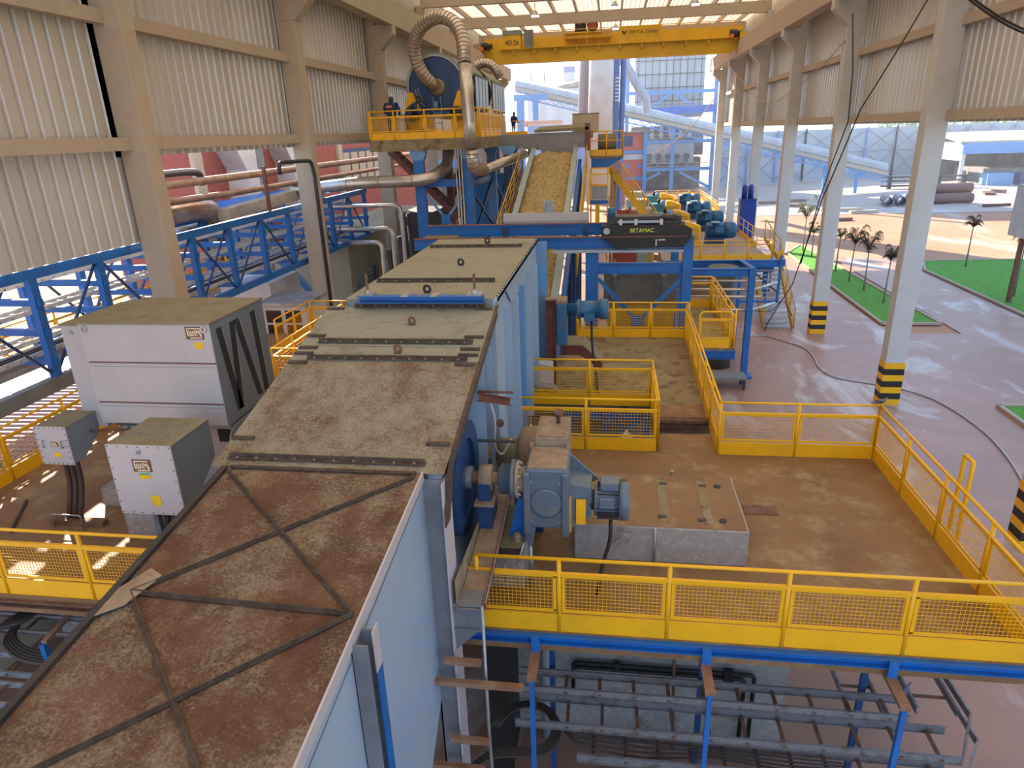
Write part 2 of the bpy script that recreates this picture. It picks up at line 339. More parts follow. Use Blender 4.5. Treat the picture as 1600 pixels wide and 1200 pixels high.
# columns
PITCH = 9.5; YC = [6.2, 15.7, 25.1, 34.6, 44.1, 53.6, 63.1, 72.6]
def column(side, y, hazard, label):
    sx = 1 if side > 0 else -1
    inner = 10.04 if side > 0 else 11.0
    X = lambda d: sx*(inner+d)
    t = thing('concrete_column', (X(0.34), y+0.27, G), label, 'column', 'concrete columns carrying the crane beams')
    b = MB().box(X(0), y, G, X(0.68), y+0.52, 3.9)
    b.prism([(X(0), y, 3.9), (X(-0.66), y, 4.55), (X(-0.66), y, 4.95), (X(0.68), y, 4.95), (X(0.68), y, 3.9)], (0, 0.52, 0))
    b.box(X(0.26), y, 4.95, X(0.68), y+0.52, 7.2)
    obj('shaft', b, CONCW if side > 0 else CONC, t, bevel=0.02)
    if hazard:
        for k in range(7):
            z0 = G+k*0.237
            o = obj('hazard_band', MB().box(X(-0.012), y-0.012, z0, X(0.692), y+0.532, z0+0.237), YEL if k % 2 == 0 else BLACK, t)
            o['label'] = 'yellow painted band' if k % 2 == 0 else 'black painted band'
    return t
rl = [None, 'concrete column at the far right edge of the picture, mostly cut off, with yellow and black base',
      'tall concrete column behind the railing corner where the bird sits, yellow and black striped base',
      'tall concrete column standing beside the near end of the grass strip, yellow and black striped base, second from the right edge column',
      'concrete column right behind the steel stair flight with yellow handrails',
      'concrete column directly behind the dark blue cabinet with two cylinders',
      'pale sunlit concrete column, second from the far end of the right row',
      'pale sunlit concrete column at the far end of the right row']
for k in range(1, 8):
    column(1, YC[k], k < 4, rl[k])
ll = [None, 'large beige concrete column left of centre of the left wall, just behind the grey motor enclosure',
      'beige concrete column with a black pipe running down it, left wall',
      'beige concrete column in the left wall beside the two workers on the raised platform',
      'concrete column of the left wall hidden behind the blue drum', 'concrete column of the left wall behind the far tunnel cover',
      'concrete column of the left wall near its far end', 'last concrete column of the left wall beside the inclined gallery']
for k in range(1, 8): column(-1, YC[k], False, ll[k])
# crane beams, girts
for x0, x1 in ((9.38, 9.98), (-10.94, -10.34)):
    struct('trim_1', MB().box(x0, -6, 4.95, x1, 74.9, 6.05), CONC)
    struct('trim_2', MB().box((x0+x1)/2-0.04, -6, 6.05, (x0+x1)/2+0.04, 74.9, 6.16), DARK)
for x0, x1, zs in ((10.6, 10.86, (0.07, 2.8, 5.6)), (-11.62, -11.36, (0.05, 2.75, 5.6))):
    for z in zs:
        for a, c in zip(YC[:-1], YC[1:]):
            if c < 16 and x0 > 0 and False: continue
            struct('trim_3', MB().box(x0, a+0.40, z-0.15, x1, c+0.12, z+0.15), CONC)
def clad(name, x, y0, y1, z0, z1, d, p=0.40):
    b = MB(); pts = []; y = y0
    while y < y1:
        pts += [(x, y), (x, y+0.26), (x+d*1.4, y+0.295), (x+d*1.4, y+0.365)]; y += p
    vs = []; fs = []
    for i, (a, c) in enumerate(pts): vs += [(a, c, z0), (a, c, z1)]
    for i in range(len(pts)-1): fs.append((2*i, 2*i+2, 2*i+3, 2*i+1))
    b.add(vs, fs); return struct(name, b, CLAD)
clad('wall_right', 10.95, -6, 75, -0.15, 8.3, 0.05)
clad('wall_left', -11.75, 15.6, 75, -0.24, 8.3, -0.05)
clad('wall_left', -11.75, -6, 16.3, -2.29, 8.3, -0.05)
# roof
def roof():
    b = MB(); x = -12.1; pts = []
    while x < 11.3: pts += [(x, 8.15), (x+0.2, 8.15), (x+0.23, 8.2), (x+0.30, 8.2)]; x += 0.33
    vs = []; fs = []
    for a, z in pts: vs += [(a, -8, z), (a, 75.4, z)]
    for i in range(len(pts)-1): fs.append((2*i, 2*i+1, 2*i+3, 2*i+2))
    struct('ceiling', b.add(vs, fs), ROOFM)
roof()
for y in YC[2:]: struct('trim_4', MB().box(-11.4, y+0.05, 7.1, 10.5, y+0.45, 7.8), CONC)
for i in range(14):
    x = -10.6+i*1.58
    struct('trim_5', MB().box(x, -8, 7.8, x+0.10, 75, 8.14), CONC)
b = MB(); x = -11.7; pts = []
while x < 10.9: pts += [(x, 0), (x+0.19, 0), (x+0.215, -0.05), (x+0.285, -0.05)]; x += 0.31
vs = []; fs = []
for a, d in pts: vs += [(a, 75+d, 7.0), (a, 75+d, 8.3)]
for i in range(len(pts)-1): fs.append((2*i, 2*i+2, 2*i+3, 2*i+1))
struct('wall_far', b.add(vs, fs), CLAD)
# high-bay lamps
LAMP = emit('lamp_glow', (1, 1, 1), 9)
def lamp(x, y, z, label):
    t = thing('high_bay_lamp', (x, y, z), label, 'lamp', 'ceiling lamps'); obj('housing', MB().lathe((x, y, z+0.05), (0, 0, 1), [(0, 0.26), (0.12, 0.2), (0.3, 0.08), (0.32, 0.06)], 12), STEEL, t)
    obj('diffuser', MB().box(x-0.22, y-0.16, z, x+0.22, y+0.16, z+0.05), LAMP, t); obj('hanger', MB().tube([(x, y, z+0.3), (x, y, 8.16)], 0.02, 6), DARK, t)
for x, y, z, l in ((-4.97, 48, 6.83, 'small lit ceiling lamp above the crane rating plate'), (0, 48, 7.05, 'small lit ceiling lamp above the middle of the crane, near row'),
                   (4.9, 48, 6.94, 'small lit ceiling lamp above the right half of the crane'), (0.1, 57, 6.95, 'small lit ceiling lamp just above the crane lettering')): lamp(x, y, z, l)
# grass strips with curbs
def lawn(poly, label, name='grass_strip'):
    t = thing(name, (poly[0][0], poly[0][1], G), label, 'lawn')
    obj('turf', MB().prism([(p[0], p[1], G) for p in poly], (0, 0, 0.07)), GRASS, t)
    b = MB(); n = len(poly)
    for i in range(n): b.bar((*poly[i], G+0.06), (*poly[(i+1) % n], G+0.06), 0.16, 0.13)
    obj('curb', b, CURB, t)
lawn([(14.05, 36.4), (16.9, 36.4), (16.6, 47), (16.3, 62), (14.3, 58)], 'narrow green lawn strip with young palms between the columns and the driveway')
lawn([(21.75, 8), (46, 8), (46, 55), (23, 54), (21.75, 50.5)], 'wide green lawn beyond the driveway on the right with two young palms')
lawn([(14.15, 6), (17, 6), (17, 25.1), (14.15, 25.1)], 'small corner of lawn at the right edge of the picture')

# ------------------------------------------------------------------ main platform
P0 = -6.1
for r in (rect(-1.9, 7.1, 5.1, 12.6), rect(1.0, 12.6, 2.3, 13.4), rect(1.0, 14.1, 2.3, 15.05), rect(-11.65, 7.1, -1.9, 20.7)):
    flat('floor', r, P0, PLATF, 0.3)
flat('floor', rect(-1.9, 15.05, 2.3, 20.75), P0, PLATG, 0.3)
flat('floor', rect(2.0, 7.0, 2.02, 7.02), P0-0.2, PLATF, 0.01)
struct('trim_6', MB().channel((-1.9, 7.07, -6.19), (5.15, 7.07, -6.19), 0.08, 0.13, 0.012), BLU)
struct('trim_6', MB().channel((-11.6, 7.07, -6.22), (-4.6, 7.07, -6.22), 0.08, 0.1, 0.012), RUST)
struct('trim_7', MB().box(-1.85, 9.2, G, 3.0, 12.4, -6.41), SLABC)
struct('trim_7', MB().box(-11.4, 10.2, G, -4.8, 20, -6.41), SLABC)
struct('trim_8', MB().box(1.02, 14.02, -6.25, 2.25, 14.1, -6.0).box(1.02, 13.9, -6.07, 2.25, 14.04, -6.0), RUST)
struct('trim_8', MB().ibeam((1.0, 13.75, -6.5), (2.4, 13.75, -6.5), 0.12, 0.2), BLU)
struct('trim_8', MB().ibeam((1.5, 13.4, -6.6), (1.75, 14.1, -6.6), 0.1, 0.15), BLU)

railing((-1.62, 7.13), (5.05, 7.13), 5, 'yellow mesh railing along the front edge of the platform, over the blue edge beam', posts=[0, 1.05, 2.41, 3.81, 5.21, 6.65])
railing((5.05, 12.5), (5.05, 7.13), 4, 'yellow mesh railing along the right side of the platform, running toward the camera', step=0.05, posts=[0, 1.36, 2.72, 4.05, 5.37])
railing((2.17, 12.5), (5.05, 12.5), 2, 'yellow two-bay mesh railing with a bird on its right corner post', step=0.06)
railing((2.3, 20.4), (2.17, 12.5), 6, 'long yellow railing along the right side of the rear walkway', step=0.08, wt=0.006)
railing((-1.86, 12.55), (1.0, 12.55), 2, 'near yellow mesh railing in front of the pit opening', step=0.06)
railing((-1.86, 15.0), (1.0, 15.0), 2, 'far yellow mesh railing behind the pit opening', step=0.06)
railing((1.0, 12.55), (1.0, 15.0), 2, 'short yellow railing closing the right side of the pit opening', step=0.08)
railing((-1.0, 20.6), (2.4, 20.6), 3, 'yellow mesh railing in front of the blue portal frame', step=0.07, wt=0.006)
# hook-shaped front end
t = thing('handrail_end', (-1.62, 7.13, -5.0), 'short stepped yellow rail end beside the pale blue chute wall', 'railing')
obj('bracket', MB().tube([(-1.62, 7.13, -5.0), (-1.62, 7.13, -5.2), (-1.85, 7.13, -5.2)], 0.022, 8).tube([(-1.88, 7.13, -5.35), (-1.62, 7.13, -5.35)], 0.015, 8), YEL, t, True)
obj('mesh_panel', MB().box(-1.9, 7.12, -6.1, -1.62, 7.14, -5.85), YEL, t)
# gate loop on the right rail
t = thing('rail_loop', (5.1, 9.45, P0), 'tall narrow yellow loop standing up beside the right platform railing', 'railing')
obj('frame', MB().tube(bend([(5.10, 9.55, P0+0.3), (5.10, 9.55, P0+1.55), (5.10, 9.3, P0+1.55), (5.10, 9.3, P0+0.3)], 0.03, 2), 0.03, 8), YEL, t, True)
# left side
railing((-11.55, 7.13), (-4.7, 7.13), 5, 'yellow mesh railing along the front edge of the platform, left of the dusty chute', posts=[0, 1.45, 2.9, 4.3, 5.7, 6.85])
railing((-11.57, 15.1), (-11.57, 7.2), 5, 'yellow railing along the outer left edge of the platform, outside the small grey box', step=0.06)
railing((-8.6, 15.6), (-8.55, 20.3), 4, 'sunlit yellow railing running beside the louvred grey motor enclosure', step=0.07)
railing((-8.6, 15.6), (-5.0, 15.6), 3, 'short yellow cross railing behind the dusty cover plates', step=0.08)
railing((-9.85, 20.8), (-7.6, 20.8), 2, 'yellow railing before the white framed cabinet', step=0.08)
railing((-9.9, 18.4), (-9.85, 20.8), 2, 'slanted yellow railing beside the white framed cabinet', step=0.08)

# ------------------------------------------------------------------ concrete plinth on the platform
t = thing('concrete_plinth', (0.8, 9.5, P0), 'low stained concrete machine plinth with bolt pockets in its top, middle of the platform', 'plinth')
obj('block', MB().box(-0.46, 8.75, P0, 2.06, 10.4, -5.5), SLABC, t, bevel=0.02)
b = MB().box(-0.43, 8.77, -5.502, 2.03, 10.38, -5.492); obj('top_screed', b, PLATF, t)
for x in (0.18, 0.82, 1.45):
    obj('groove', MB().box(x, 8.9, -5.495, x+0.13, 10.3, -5.486), PLATG, t)
for x, y, r in ((-0.02, 10.15, 0), (0.22, 10.12, 1), (0.86, 10.08, 1), (1.48, 10.05, 1), (1.78, 10.05, 0), (0.78, 9.05, 1), (1.36, 9.0, 1), (1.72, 9.0, 0)):
    if r: o = obj('bolt_pocket', MB().box(x, y-0.035, -5.49, x+0.12, y+0.04, -5.478), DARK, t)
    else: o = obj('bolt_hole', MB().lathe((x, y, -5.49), (0, 0, 1), [(0, 0.055), (0.012, 0.055)], 16), BLACK, t)
tag(obj('floor_plate', MB().box(2.3, 10.25, P0, 2.85, 10.55, P0+0.012), RUST), 'flat brown steel plate lying on the platform floor right of the concrete plinth', 'plate')
tag(obj('drain_cover', MB().box(1.22, 11.0, P0, 1.48, 11.45, P0+0.02).tube([(1.16, 11.05, P0), (1.16, 11.05, P0+0.35)], 0.03, 8), STEEL), 'small grey floor cover with an upright pipe stub behind the concrete plinth', 'floor cover')
tag(obj('conduit', MB().tube(bend([(0.72, 8.7, P0), (0.72, 8.7, P0+0.62)], 0.1), 0.02, 8), STEEL, smooth=True), 'thin grey conduit standing against the front of the concrete plinth', 'pipe')

# ================================================================== CHUTE (foreground)
def zc(y): return -3.53+(y-6.44)*0.12
t = thing('feed_chute', (-3.2, 4.0, G), 'huge foreground chute with rusty dusty deck, crossed angle bars and pale blue side wall', 'chute')
XL, XR = -4.34, -2.05
obj('deck', MB().prism([(XL, 0.6, zc(0.6)), (XR, 0.6, zc(0.6)), (XR, 6.5, zc(6.5)), (XL, 6.5, zc(6.5))], (0, 0, -0.012)), DECKC, t)
def brace(a, c, w=0.045, h=0.045): obj('brace_bar', MB().bar((a[0], a[1], zc(a[1])+0.02), (c[0], c[1], zc(c[1])+0.02), w, 0.012).bar((a[0], a[1], zc(a[1])+h/2), (c[0], c[1], zc(c[1])+h/2), 0.01, h), BARE, t)
NL = (-4.2, 4.5); NR = (-2.1, 4.42); TL = (-4.3, 6.4); TR = (-2.1, 6.4); NL2 = (-4.25, 2.5); NR2 = (-2.1, 2.45)
brace(TL, NR); brace(TR, NL); brace(NL, NR, 0.05, 0.05); brace(NR, NL2); brace(NL, NR2); brace(NL2, NR2)
brace((-4.3, 6.47), (-2.1, 6.47), 0.06, 0.03); brace((-2.12, 0.5), (-4.2, 2.3))
for y0, y1 in ((0.6, 6.45),): obj('edge_angle', MB().bar((XL-0.02, y0, zc(y0)+0.02), (XL-0.02, y1, zc(y1)+0.02), 0.07, 0.05), DARK, t)
obj('gusset_plate', MB().prism([(-4.38, 4.15, zc(4.15)+0.03), (-4.14, 4.33, zc(4.33)+0.03), (-4.02, 4.7, zc(4.7)+0.03), (-4.18, 4.78, zc(4.78)+0.03), (-4.36, 4.45, zc(4.45)+0.03)], (0, 0, 0.012)), DUSTT, t)
for sgn, x in ((1, XR), (-1, XL)):
    b = MB().prism([(x, 0.6, zc(0.6)-0.01), (x, 6.5, zc(6.5)-0.01), (x, 6.5, -6.75), (x, 5.4, -7.6), (x, 2.4, -9.9), (x, 0.6, -9.9)], (0.012*sgn, 0, 0))
    o = obj('side_wall', b, WALLB, t)
obj('top_trim', MB().prism([(XR+0.012, 0.6, zc(0.6)+0.02), (XR+0.012, 6.5, zc(6.5)+0.02), (XR+0.012, 6.5, zc(6.5)-0.10), (XR+0.012, 0.6, zc(0.6)-0.10)], (0.02, 0, 0)), LILAC, t)
obj('wall_seam', MB().prism([(XR+0.012, 0.6, zc(0.6)-0.28), (XR+0.012, 6.45, zc(6.5)-0.14), (XR+0.012, 6.45, zc(6.5)-0.155), (XR+0.012, 0.6, zc(0.6)-0.30)], (0.006, 0, 0)), WEBG, t)
# wall stiffener with its blue flange
b = MB().box(XR+0.012, 4.17, -9.5, XR+0.16, 4.185, -3.86).box(XR+0.012, 4.37, -9.5, XR+0.16, 4.385, -3.86).box(XR+0.012, 4.17, -9.5, XR+0.02, 4.385, -3.86)
o = obj('stiffener', b, WEBG, t)
g = obj('flange', MB().box(XR+0.15, 4.30, -9.5, XR+0.162, 4.43, -4.25), BLU, o); g['label'] = 'bright blue flange'
g = obj('flange_tip', MB().box(XR+0.15, 4.30, -4.25, XR+0.162, 4.43, -3.83), LILAC, o)
obj('pipe_stub', MB().bar((XR, 2.0, -6.0), (XR+0.1, 2.0, -6.0), 0.1, 0.1), WEBG, t)
# column beside the chute
t = thing('support_column', (-1.92, 6.7, G), 'grey steel column at the end of the pale blue chute wall, with light flange edge', 'column')
obj('web', MB().box(-2.06, 6.50, G, -1.80, 6.52, -3.6).box(-2.06, 6.50, G, -2.04, 6.72, -3.6), WEBG, t)
obj('flange', MB().box(-1.81, 6.42, -8.2, -1.79, 6.78, -3.62), LILAC, t)
g = obj('lower_flange', MB().box(-1.81, 6.42, G, -1.79, 6.78, -8.2), BLU, t); g['label'] = 'blue lower flange'
obj('bracket', MB().prism([(-1.79, 6.5, -5.25), (-1.45, 6.5, -5.25), (-1.45, 6.5, -5.6), (-1.79, 6.5, -5.95)], (0, 0.012, 0)).box(-1.79, 6.45, -5.26, -1.45, 6.75, -5.24).box(-1.63, 6.49, -5.6, -1.61, 6.75, -5.25).box(-1.79, 6.45, -5.62, -1.45, 6.6, -5.6), WEBG, t)
# trough beside wheel
t = thing('drip_trough', (-1.4, 7.3, -5.4), 'sloping brown steel trough with a dark red lip below the blue wheel', 'trough')
obj('channel', MB().prism([(-1.72, 6.45, -5.28), (-1.42, 6.45, -5.28), (-1.42, 9.0, -5.0), (-1.72, 9.0, -5.0)], (0, 0, -0.012)).prism([(-1.73, 6.45, -5.4), (-1.73, 6.45, -4.9), (-1.73, 7.9, -5.0), (-1.73, 7.9, -5.25)], (-0.01, 0, 0)), DUSTT, t)
g = obj('lip', MB().bar((-1.40, 6.45, -5.25), (-1.40, 8.95, -4.97), 0.02, 0.10), OXID, t); g['label'] = 'dark red lip'
obj('edge', MB().bar((-1.385, 6.45, -5.19), (-1.385, 8.95, -4.91), 0.012, 0.02), STEEL, t)
tag(obj('conduit', MB().tube(bend([(-1.42, 6.4, -5.2), (-1.42, 6.4, -7.2), (-1.38, 6.4, -9.3), (-1.5, 6.4, -9.9)], 0.2), 0.02, 8), STEEL, smooth=True), 'thin galvanised conduit hanging down beside the steel column under the trough', 'pipe')

# ================================================================== SHREDDER COVER
def zb(y): return -3.53+(y-6.5)*0.247
t = thing('shredder_cover', (-3.1, 8.4, P0), 'sloping dusty cover plates with bolted joint bars over the shredder, between chute and grey housing', 'machine cover')
BL, BR = -4.56, -1.78
for i, (y0, y1, m) in enumerate(((6.5, 8.72, DECKB), (8.74, 9.1, DECKA), (9.12, 10.33, DECKA))):
    obj('cover_plate', MB().prism([(BL, y0, zb(y0)+0.012), (BR, y0, zb(y0)+0.012), (BR, y1, zb(y1)+0.012), (BL, y1, zb(y1)+0.012)], (0, 0, -0.012)), m, t)
def joint(y, x0, x1, par, zf, n):
    a = V((x0, y, zf(y)+0.03)); c = V((x1, y, zf(y)+0.03))
    o = obj('joint_bar', MB().bar(a, c, 0.06, 0.012).bar(a+V((0, 0.03, 0.02)), c+V((0, 0.03, 0.02)), 0.012, 0.06), BARE, par)
    bolts(o, [(x0+(x1-x0)*(i+0.5)/n, y-0.01, zf(y)+0.036) for i in range(n)], 0.015, 0.014, STEEL)
joint(6.62, BL+0.15, BR-0.25, t, zb, 10); joint(8.75, -4.3, -1.95, t, zb, 10); joint(9.2, -4.3, -1.95, t, zb, 10); joint(10.28, -4.1, -1.95, t, zb, 9)
for y in (6.95, 8.62, 8.86, 9.02, 9.35, 10.2):
    for x in (BL+0.02, BR-0.32):
        obj('clamp_bar', MB().box(x, y, zb(y)+0.012, x+0.28, y+0.06, zb(y)+0.05), BARE, t)
for x, y in ((-3.0, 8.95), (-3.0, 9.75)):
    obj('lifting_lug', MB().ring((x, y-0.01, zb(y)+0.075), (0.25, 1, 0), 0.03, 0.065, 0.02, 14).box(x-0.05, y-0.03, zb(y)+0.01, x+0.05, y+0.03, zb(y)+0.03), RUST, t)
obj('skirt', MB().prism([(BR, 6.9, zb(6.9)+0.02), (BR, 10.35, zb(10.35)+0.02), (BR, 10.35, zb(10.35)-0.16), (BR, 6.9, zb(6.9)-0.16)], (0.02, 0, 0)).bar((BR+0.02, 6.9, zb(6.9)+0.02), (BR+0.02, 10.35, zb(10.35)+0.02), 0.05, 0.012), BARE, t)
obj('skirt_end', MB().prism([(BR, 6.9, zb(6.9)+0.02), (BR, 6.9, zb(6.9)-0.16), (BR, 6.55, -4.12), (BR, 6.35, -4.12), (BR, 6.38, -3.95), (BR, 6.5, -3.85), (BR, 6.55, -3.6)], (0.02, 0, 0)), BARE, t)
o = obj('side_wall', MB().box(-2.09, 6.75, P0, -2.07, 10.34, -3.62).prism([(-2.07, 6.75, -3.62), (-2.07, 10.34, -3.62), (-2.07, 10.34, -2.7)], (-0.02, 0, 0)), WALLB, t)
obj('side_wall', MB().box(BL+0.05, 6.6, P0, BL+0.07, 10.34, -3.62).prism([(BL+0.05, 6.6, -3.62), (BL+0.05, 10.34, -3.62), (BL+0.05, 10.34, -2.7)], (0.02, 0, 0)), WEBG, t)
for y, z0, z1, m in ((8.95, P0, -3.1, WALLB), (9.6, P0, -3.0, WALLB), (10.1, P0, -2.85, WALLB)):
    obj('rib', MB().box(-2.07, y, z0, BR+0.02, y+0.02, z1), m, t)
obj('brace', MB().ibeam((BR+0.05, 8.4, -3.35), (BR+0.28, 9.6, -3.9), 0.1, 0.12, 0.012), OXID, t)
obj('cross_pipe', MB().tube([(BR-0.05, 8.85, -3.45), (BR+0.45, 8.85, -3.45)], 0.02, 8), RUST, t)
obj('cross_pipe', MB().tube([(BR-0.05, 8.6, -4.1), (BR+0.5, 8.6, -4.1)], 0.022, 8), DARK, t)

# ================================================================== GREY HOUSING
t = thing('conveyor_housing', (-3.0, 13.5, P0), 'long flat-topped grey housing with dusty lid and ribbed pale blue side, behind the cover plates', 'housing')
AL, AR, AZ = -4.26, -1.80, -2.45
for y0, y1 in ((10.35, 11.6), (11.62, 15.4), (15.42, 16.75)):
    obj('lid_plate', MB().box(AL, y0, AZ-0.012, AR, y1, AZ), DECKA, t)
for y in (11.61, 15.41): joint(y, AL+0.1, AR-0.2, t, lambda yy: AZ-0.01, 9)
obj('side_wall', MB().box(AR-0.02, 10.35, P0, AR, 16.75, AZ-0.012), WALLB, t)
obj('side_wall', MB().box(AL, 10.35, P0, AL+0.02, 16.75, AZ-0.012), WEBG, t)
obj('end_wall', MB().box(AL, 16.73, P0, AR, 16.75, AZ-0.012).box(AL+0.02, 10.35, -3.2, AR-0.02, 10.37, AZ-0.012), WEBG, t)
obj('top_angle', MB().box(AR, 10.35, AZ-0.05, AR+0.05, 16.75, AZ).box(AR+0.04, 10.35, AZ-0.06, AR+0.05, 16.75, AZ), WALLB, t)
bolts(t, [(AR+0.02, 10.5+i*0.185, AZ) for i in range(34)], 0.016, 0.02, DARK)
for y, w, m in ((11.2, 0.13, WALLB), (12.1, 0.14, WALLB), (13.0, 0.14, BLUL), (14.2, 0.14, WALLB), (15.3, 0.16, WALLB), (16.6, 0.26, BLUL)):
    obj('rib', MB().box(AR, y, P0, AR+w, y+0.03, AZ-0.06-(0.3 if w < 0.2 else 0)), m, t)
obj('flap', MB().prism([(AR+0.02, 11.3, AZ-0.05), (AR+0.02, 14.0, AZ-0.05), (AR+0.02, 14.0, AZ-0.55), (AR+0.02, 11.9, AZ-0.42)], (0.02, 0, 0)), WALLB, t)
for x, y in ((-3.0, 10.75), (-2.95, 13.2), (-2.9, 16.0)):
    obj('lifting_lug', MB().ring((x, y-0.01, AZ+0.07), (0.25, 1, 0), 0.035, 0.075, 0.025, 14).box(x-0.05, y-0.03, AZ, x+0.05, y+0.03, AZ+0.02), DARK, t)
# blue clamping beam
t = thing('clamping_beam', (-2.95, 10.2, -2.5), 'bright blue channel beam with two upright threaded studs lying across the housing lid', 'beam')
obj('channel', MB().channel((-4.0, 10.2, -2.42), (-1.95, 10.2, -2.42), 0.14, 0.11, 0.012), BLU, t)
for x in (-3.85, -2.1):
    g = obj('stud', MB().lathe((x, 10.28, -2.42), (0, 0, 1), [(0, 0.022), (0.38, 0.022)], 8), RUST, t); g['label'] = 'rusty threaded stud'
    obj('washer', MB().box(x-0.12, 10.18, -2.365, x+0.12, 10.38, -2.345).lathe((x, 10.28, -2.35), (0, 0, 1), [(0, 0.06), (0.05, 0.05), (0.07, 0.035)], 12), STEEL, g)
for x in (-3.2, -2.72): obj('lug', MB().box(x-0.06, 10.1, -2.365, x+0.06, 10.32, -2.35), STEEL, t)
# ================================================================== BIG MOTOR ON THE LEFT
def weg_plate(par, x, y, z, s, lab=True):           # brown plate with three pale strokes letters, facing -Y
    o = obj('badge', MB().box(x-s*0.62, y-0.008, z-s*0.42, x+s*0.62, y, z+s*0.42), mat('badge_brown', (0.16, 0.07, 0.035), 0.5), par)
    b = MB(); k = s/10; W = mat('badge_cream', (0.85, 0.72, 0.55), 0.5)
    def st(pts, w=0.75):
        for a, c in zip(pts[:-1], pts[1:]): b.bar((x+a[0]*k, y-0.011, z+a[1]*k), (x+c[0]*k, y-0.011, z+c[1]*k), 0.004, w*k)
    st([(-4.6, 3.0), (4.6, 3.0)]); st([(-4.6, 3.3), (-4.6, -1.6), (-4.0, -2.2)]); st([(-3.4, -3.2), (4.6, -3.2), (4.6, 0)])
    st([(-3.4, 1.5), (-3.4, -1.6), (-0.9, -1.6)]); st([(-2.1, 1.5), (-2.1, -1.6)]); st([(-0.8, 1.5), (-0.8, -1.6)])
    st([(2.0, -1.6), (0.5, -1.6), (0.5, 1.5), (2.0, 1.5), (2.0, 0), (0.5, 0)])
    st([(3.9, -2.0), (3.9, 1.5), (2.9, 1.5), (2.9, -0.4), (3.9, -0.4)])
    obj('lettering', b, W, o); return o
t = thing('electric_motor', (-7.6, 10.5, P0), 'huge light grey electric motor enclosure with louvred side and brown badge, left of the chute', 'motor')
MX0, MX1, MY0, MY1 = -8.70, -6.35, 9.7, 11.45
obj('hood', MB().box(MX0, MY0, -4.5, MX1, MY1, -2.72), MOTG, t, bevel=0.01)
obj('hood_side', MB().box(MX1-0.01, MY0+0.01, -4.5, MX1+0.004, MY1, -2.72), MOTS, t)  # thin sheet over the hood side, its shade put into the colour
obj('hood_lid', MB().box(MX0-0.02, MY0-0.02, -2.72, MX1+0.02, MY1+0.02, -2.69), DUSTTOP, t)
obj('end_panel', MB().box(-9.13, 9.82, -4.62, MX0-0.015, 11.4, -2.78), MOTG, t)
obj('end_panel_lid', MB().box(-9.14, 9.8, -2.78, MX0-0.01, 11.4, -2.755), DUSTTOP, t)
for z in (-3.38, -4.10):
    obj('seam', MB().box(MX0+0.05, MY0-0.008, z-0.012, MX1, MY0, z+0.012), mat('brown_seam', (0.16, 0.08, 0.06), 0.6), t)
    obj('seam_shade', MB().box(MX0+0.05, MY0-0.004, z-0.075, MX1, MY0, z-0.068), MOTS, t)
weg_plate(t, -6.62, MY0, -2.86, 0.25)
YST = mat('yellow_sticker', (0.85, 0.55, 0.0), 0.5)
obj('sticker', MB().box(-6.66, MY0-0.005, -3.13, -6.52, MY0, -3.02), YST, t)
for x in (-8.58, -6.45):
    obj('lifting_eye', MB().ring((x, MY0-0.02, -2.80), (0, 1, 0), 0.025, 0.06, 0.02, 12), STEEL, t)
obj('lifting_eye', MB().ring((-8.95, 9.8, -2.90), (0, 1, 0), 0.015, 0.04, 0.02, 12), STEEL, t)
PERF = mat('perforated_dark_strip', (0.035, 0.04, 0.045), 0.6)
for (ya, yb) in ((9.86, 10.08), (10.28, 10.12), (10.42, 10.80), (10.98, 11.05)):
    x = MX1+0.006
    obj('louvre', MB().prism([(x, ya, -2.84), (x, ya+0.16, -2.84), (x, yb+0.16, -4.36), (x, yb, -4.36)], (0.006, 0, 0)), PERF, t)
    obj('louvre_rim', MB().bar((x, ya+0.165, -2.84), (x, yb+0.165, -4.36), 0.02, 0.012, (1, 0, 0)), MOTG, t)
obj('lower_body', MB().box(-8.45, 9.85, -5.5, -6.4, 11.4, -4.5), MOTG, t)
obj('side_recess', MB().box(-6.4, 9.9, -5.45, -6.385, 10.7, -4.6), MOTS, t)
g = obj('terminal_arm', MB().prism([(-6.36, 9.75, -4.62), (-6.36, 9.75, -4.86), (-6.36, 11.2, -4.95), (-6.36, 11.4, -4.5), (-6.36, 9.9, -4.56)], (0.03, 0, 0)).lathe((-6.36, 9.8, -4.74), (1, 0, 0), [(0, 0.12), (0.035, 0.12)], 16), MOTS, t)
obj('lug_hole', MB().lathe((-6.33, 9.8, -4.74), (1, 0, 0), [(0, 0.035), (0.008, 0.035)], 10), MOTG, g)
obj('dark_port', MB().box(-6.66, 9.84, -4.86, -6.42, 9.86, -4.62), BLACK, t)
obj('base', MB().box(-8.6, 9.9, -5.75, -6.4, 11.4, -5.5), MOTG, t)
obj('foundation', MB().box(-9.0, 9.6, P0, -6.0, 11.9, -5.75), SLABC, t)
obj('hook', MB().ring((-8.28, 9.82, -4.62), (0, 1, 0), 0.045, 0.085, 0.03, 14).box(-8.36, 9.80, -4.5, -8.2, 9.86, -4.44), STEEL, t)
obj('latch', MB().box(-8.42, 9.68, -4.53, -7.9, 9.72, -4.49), DARK, t)
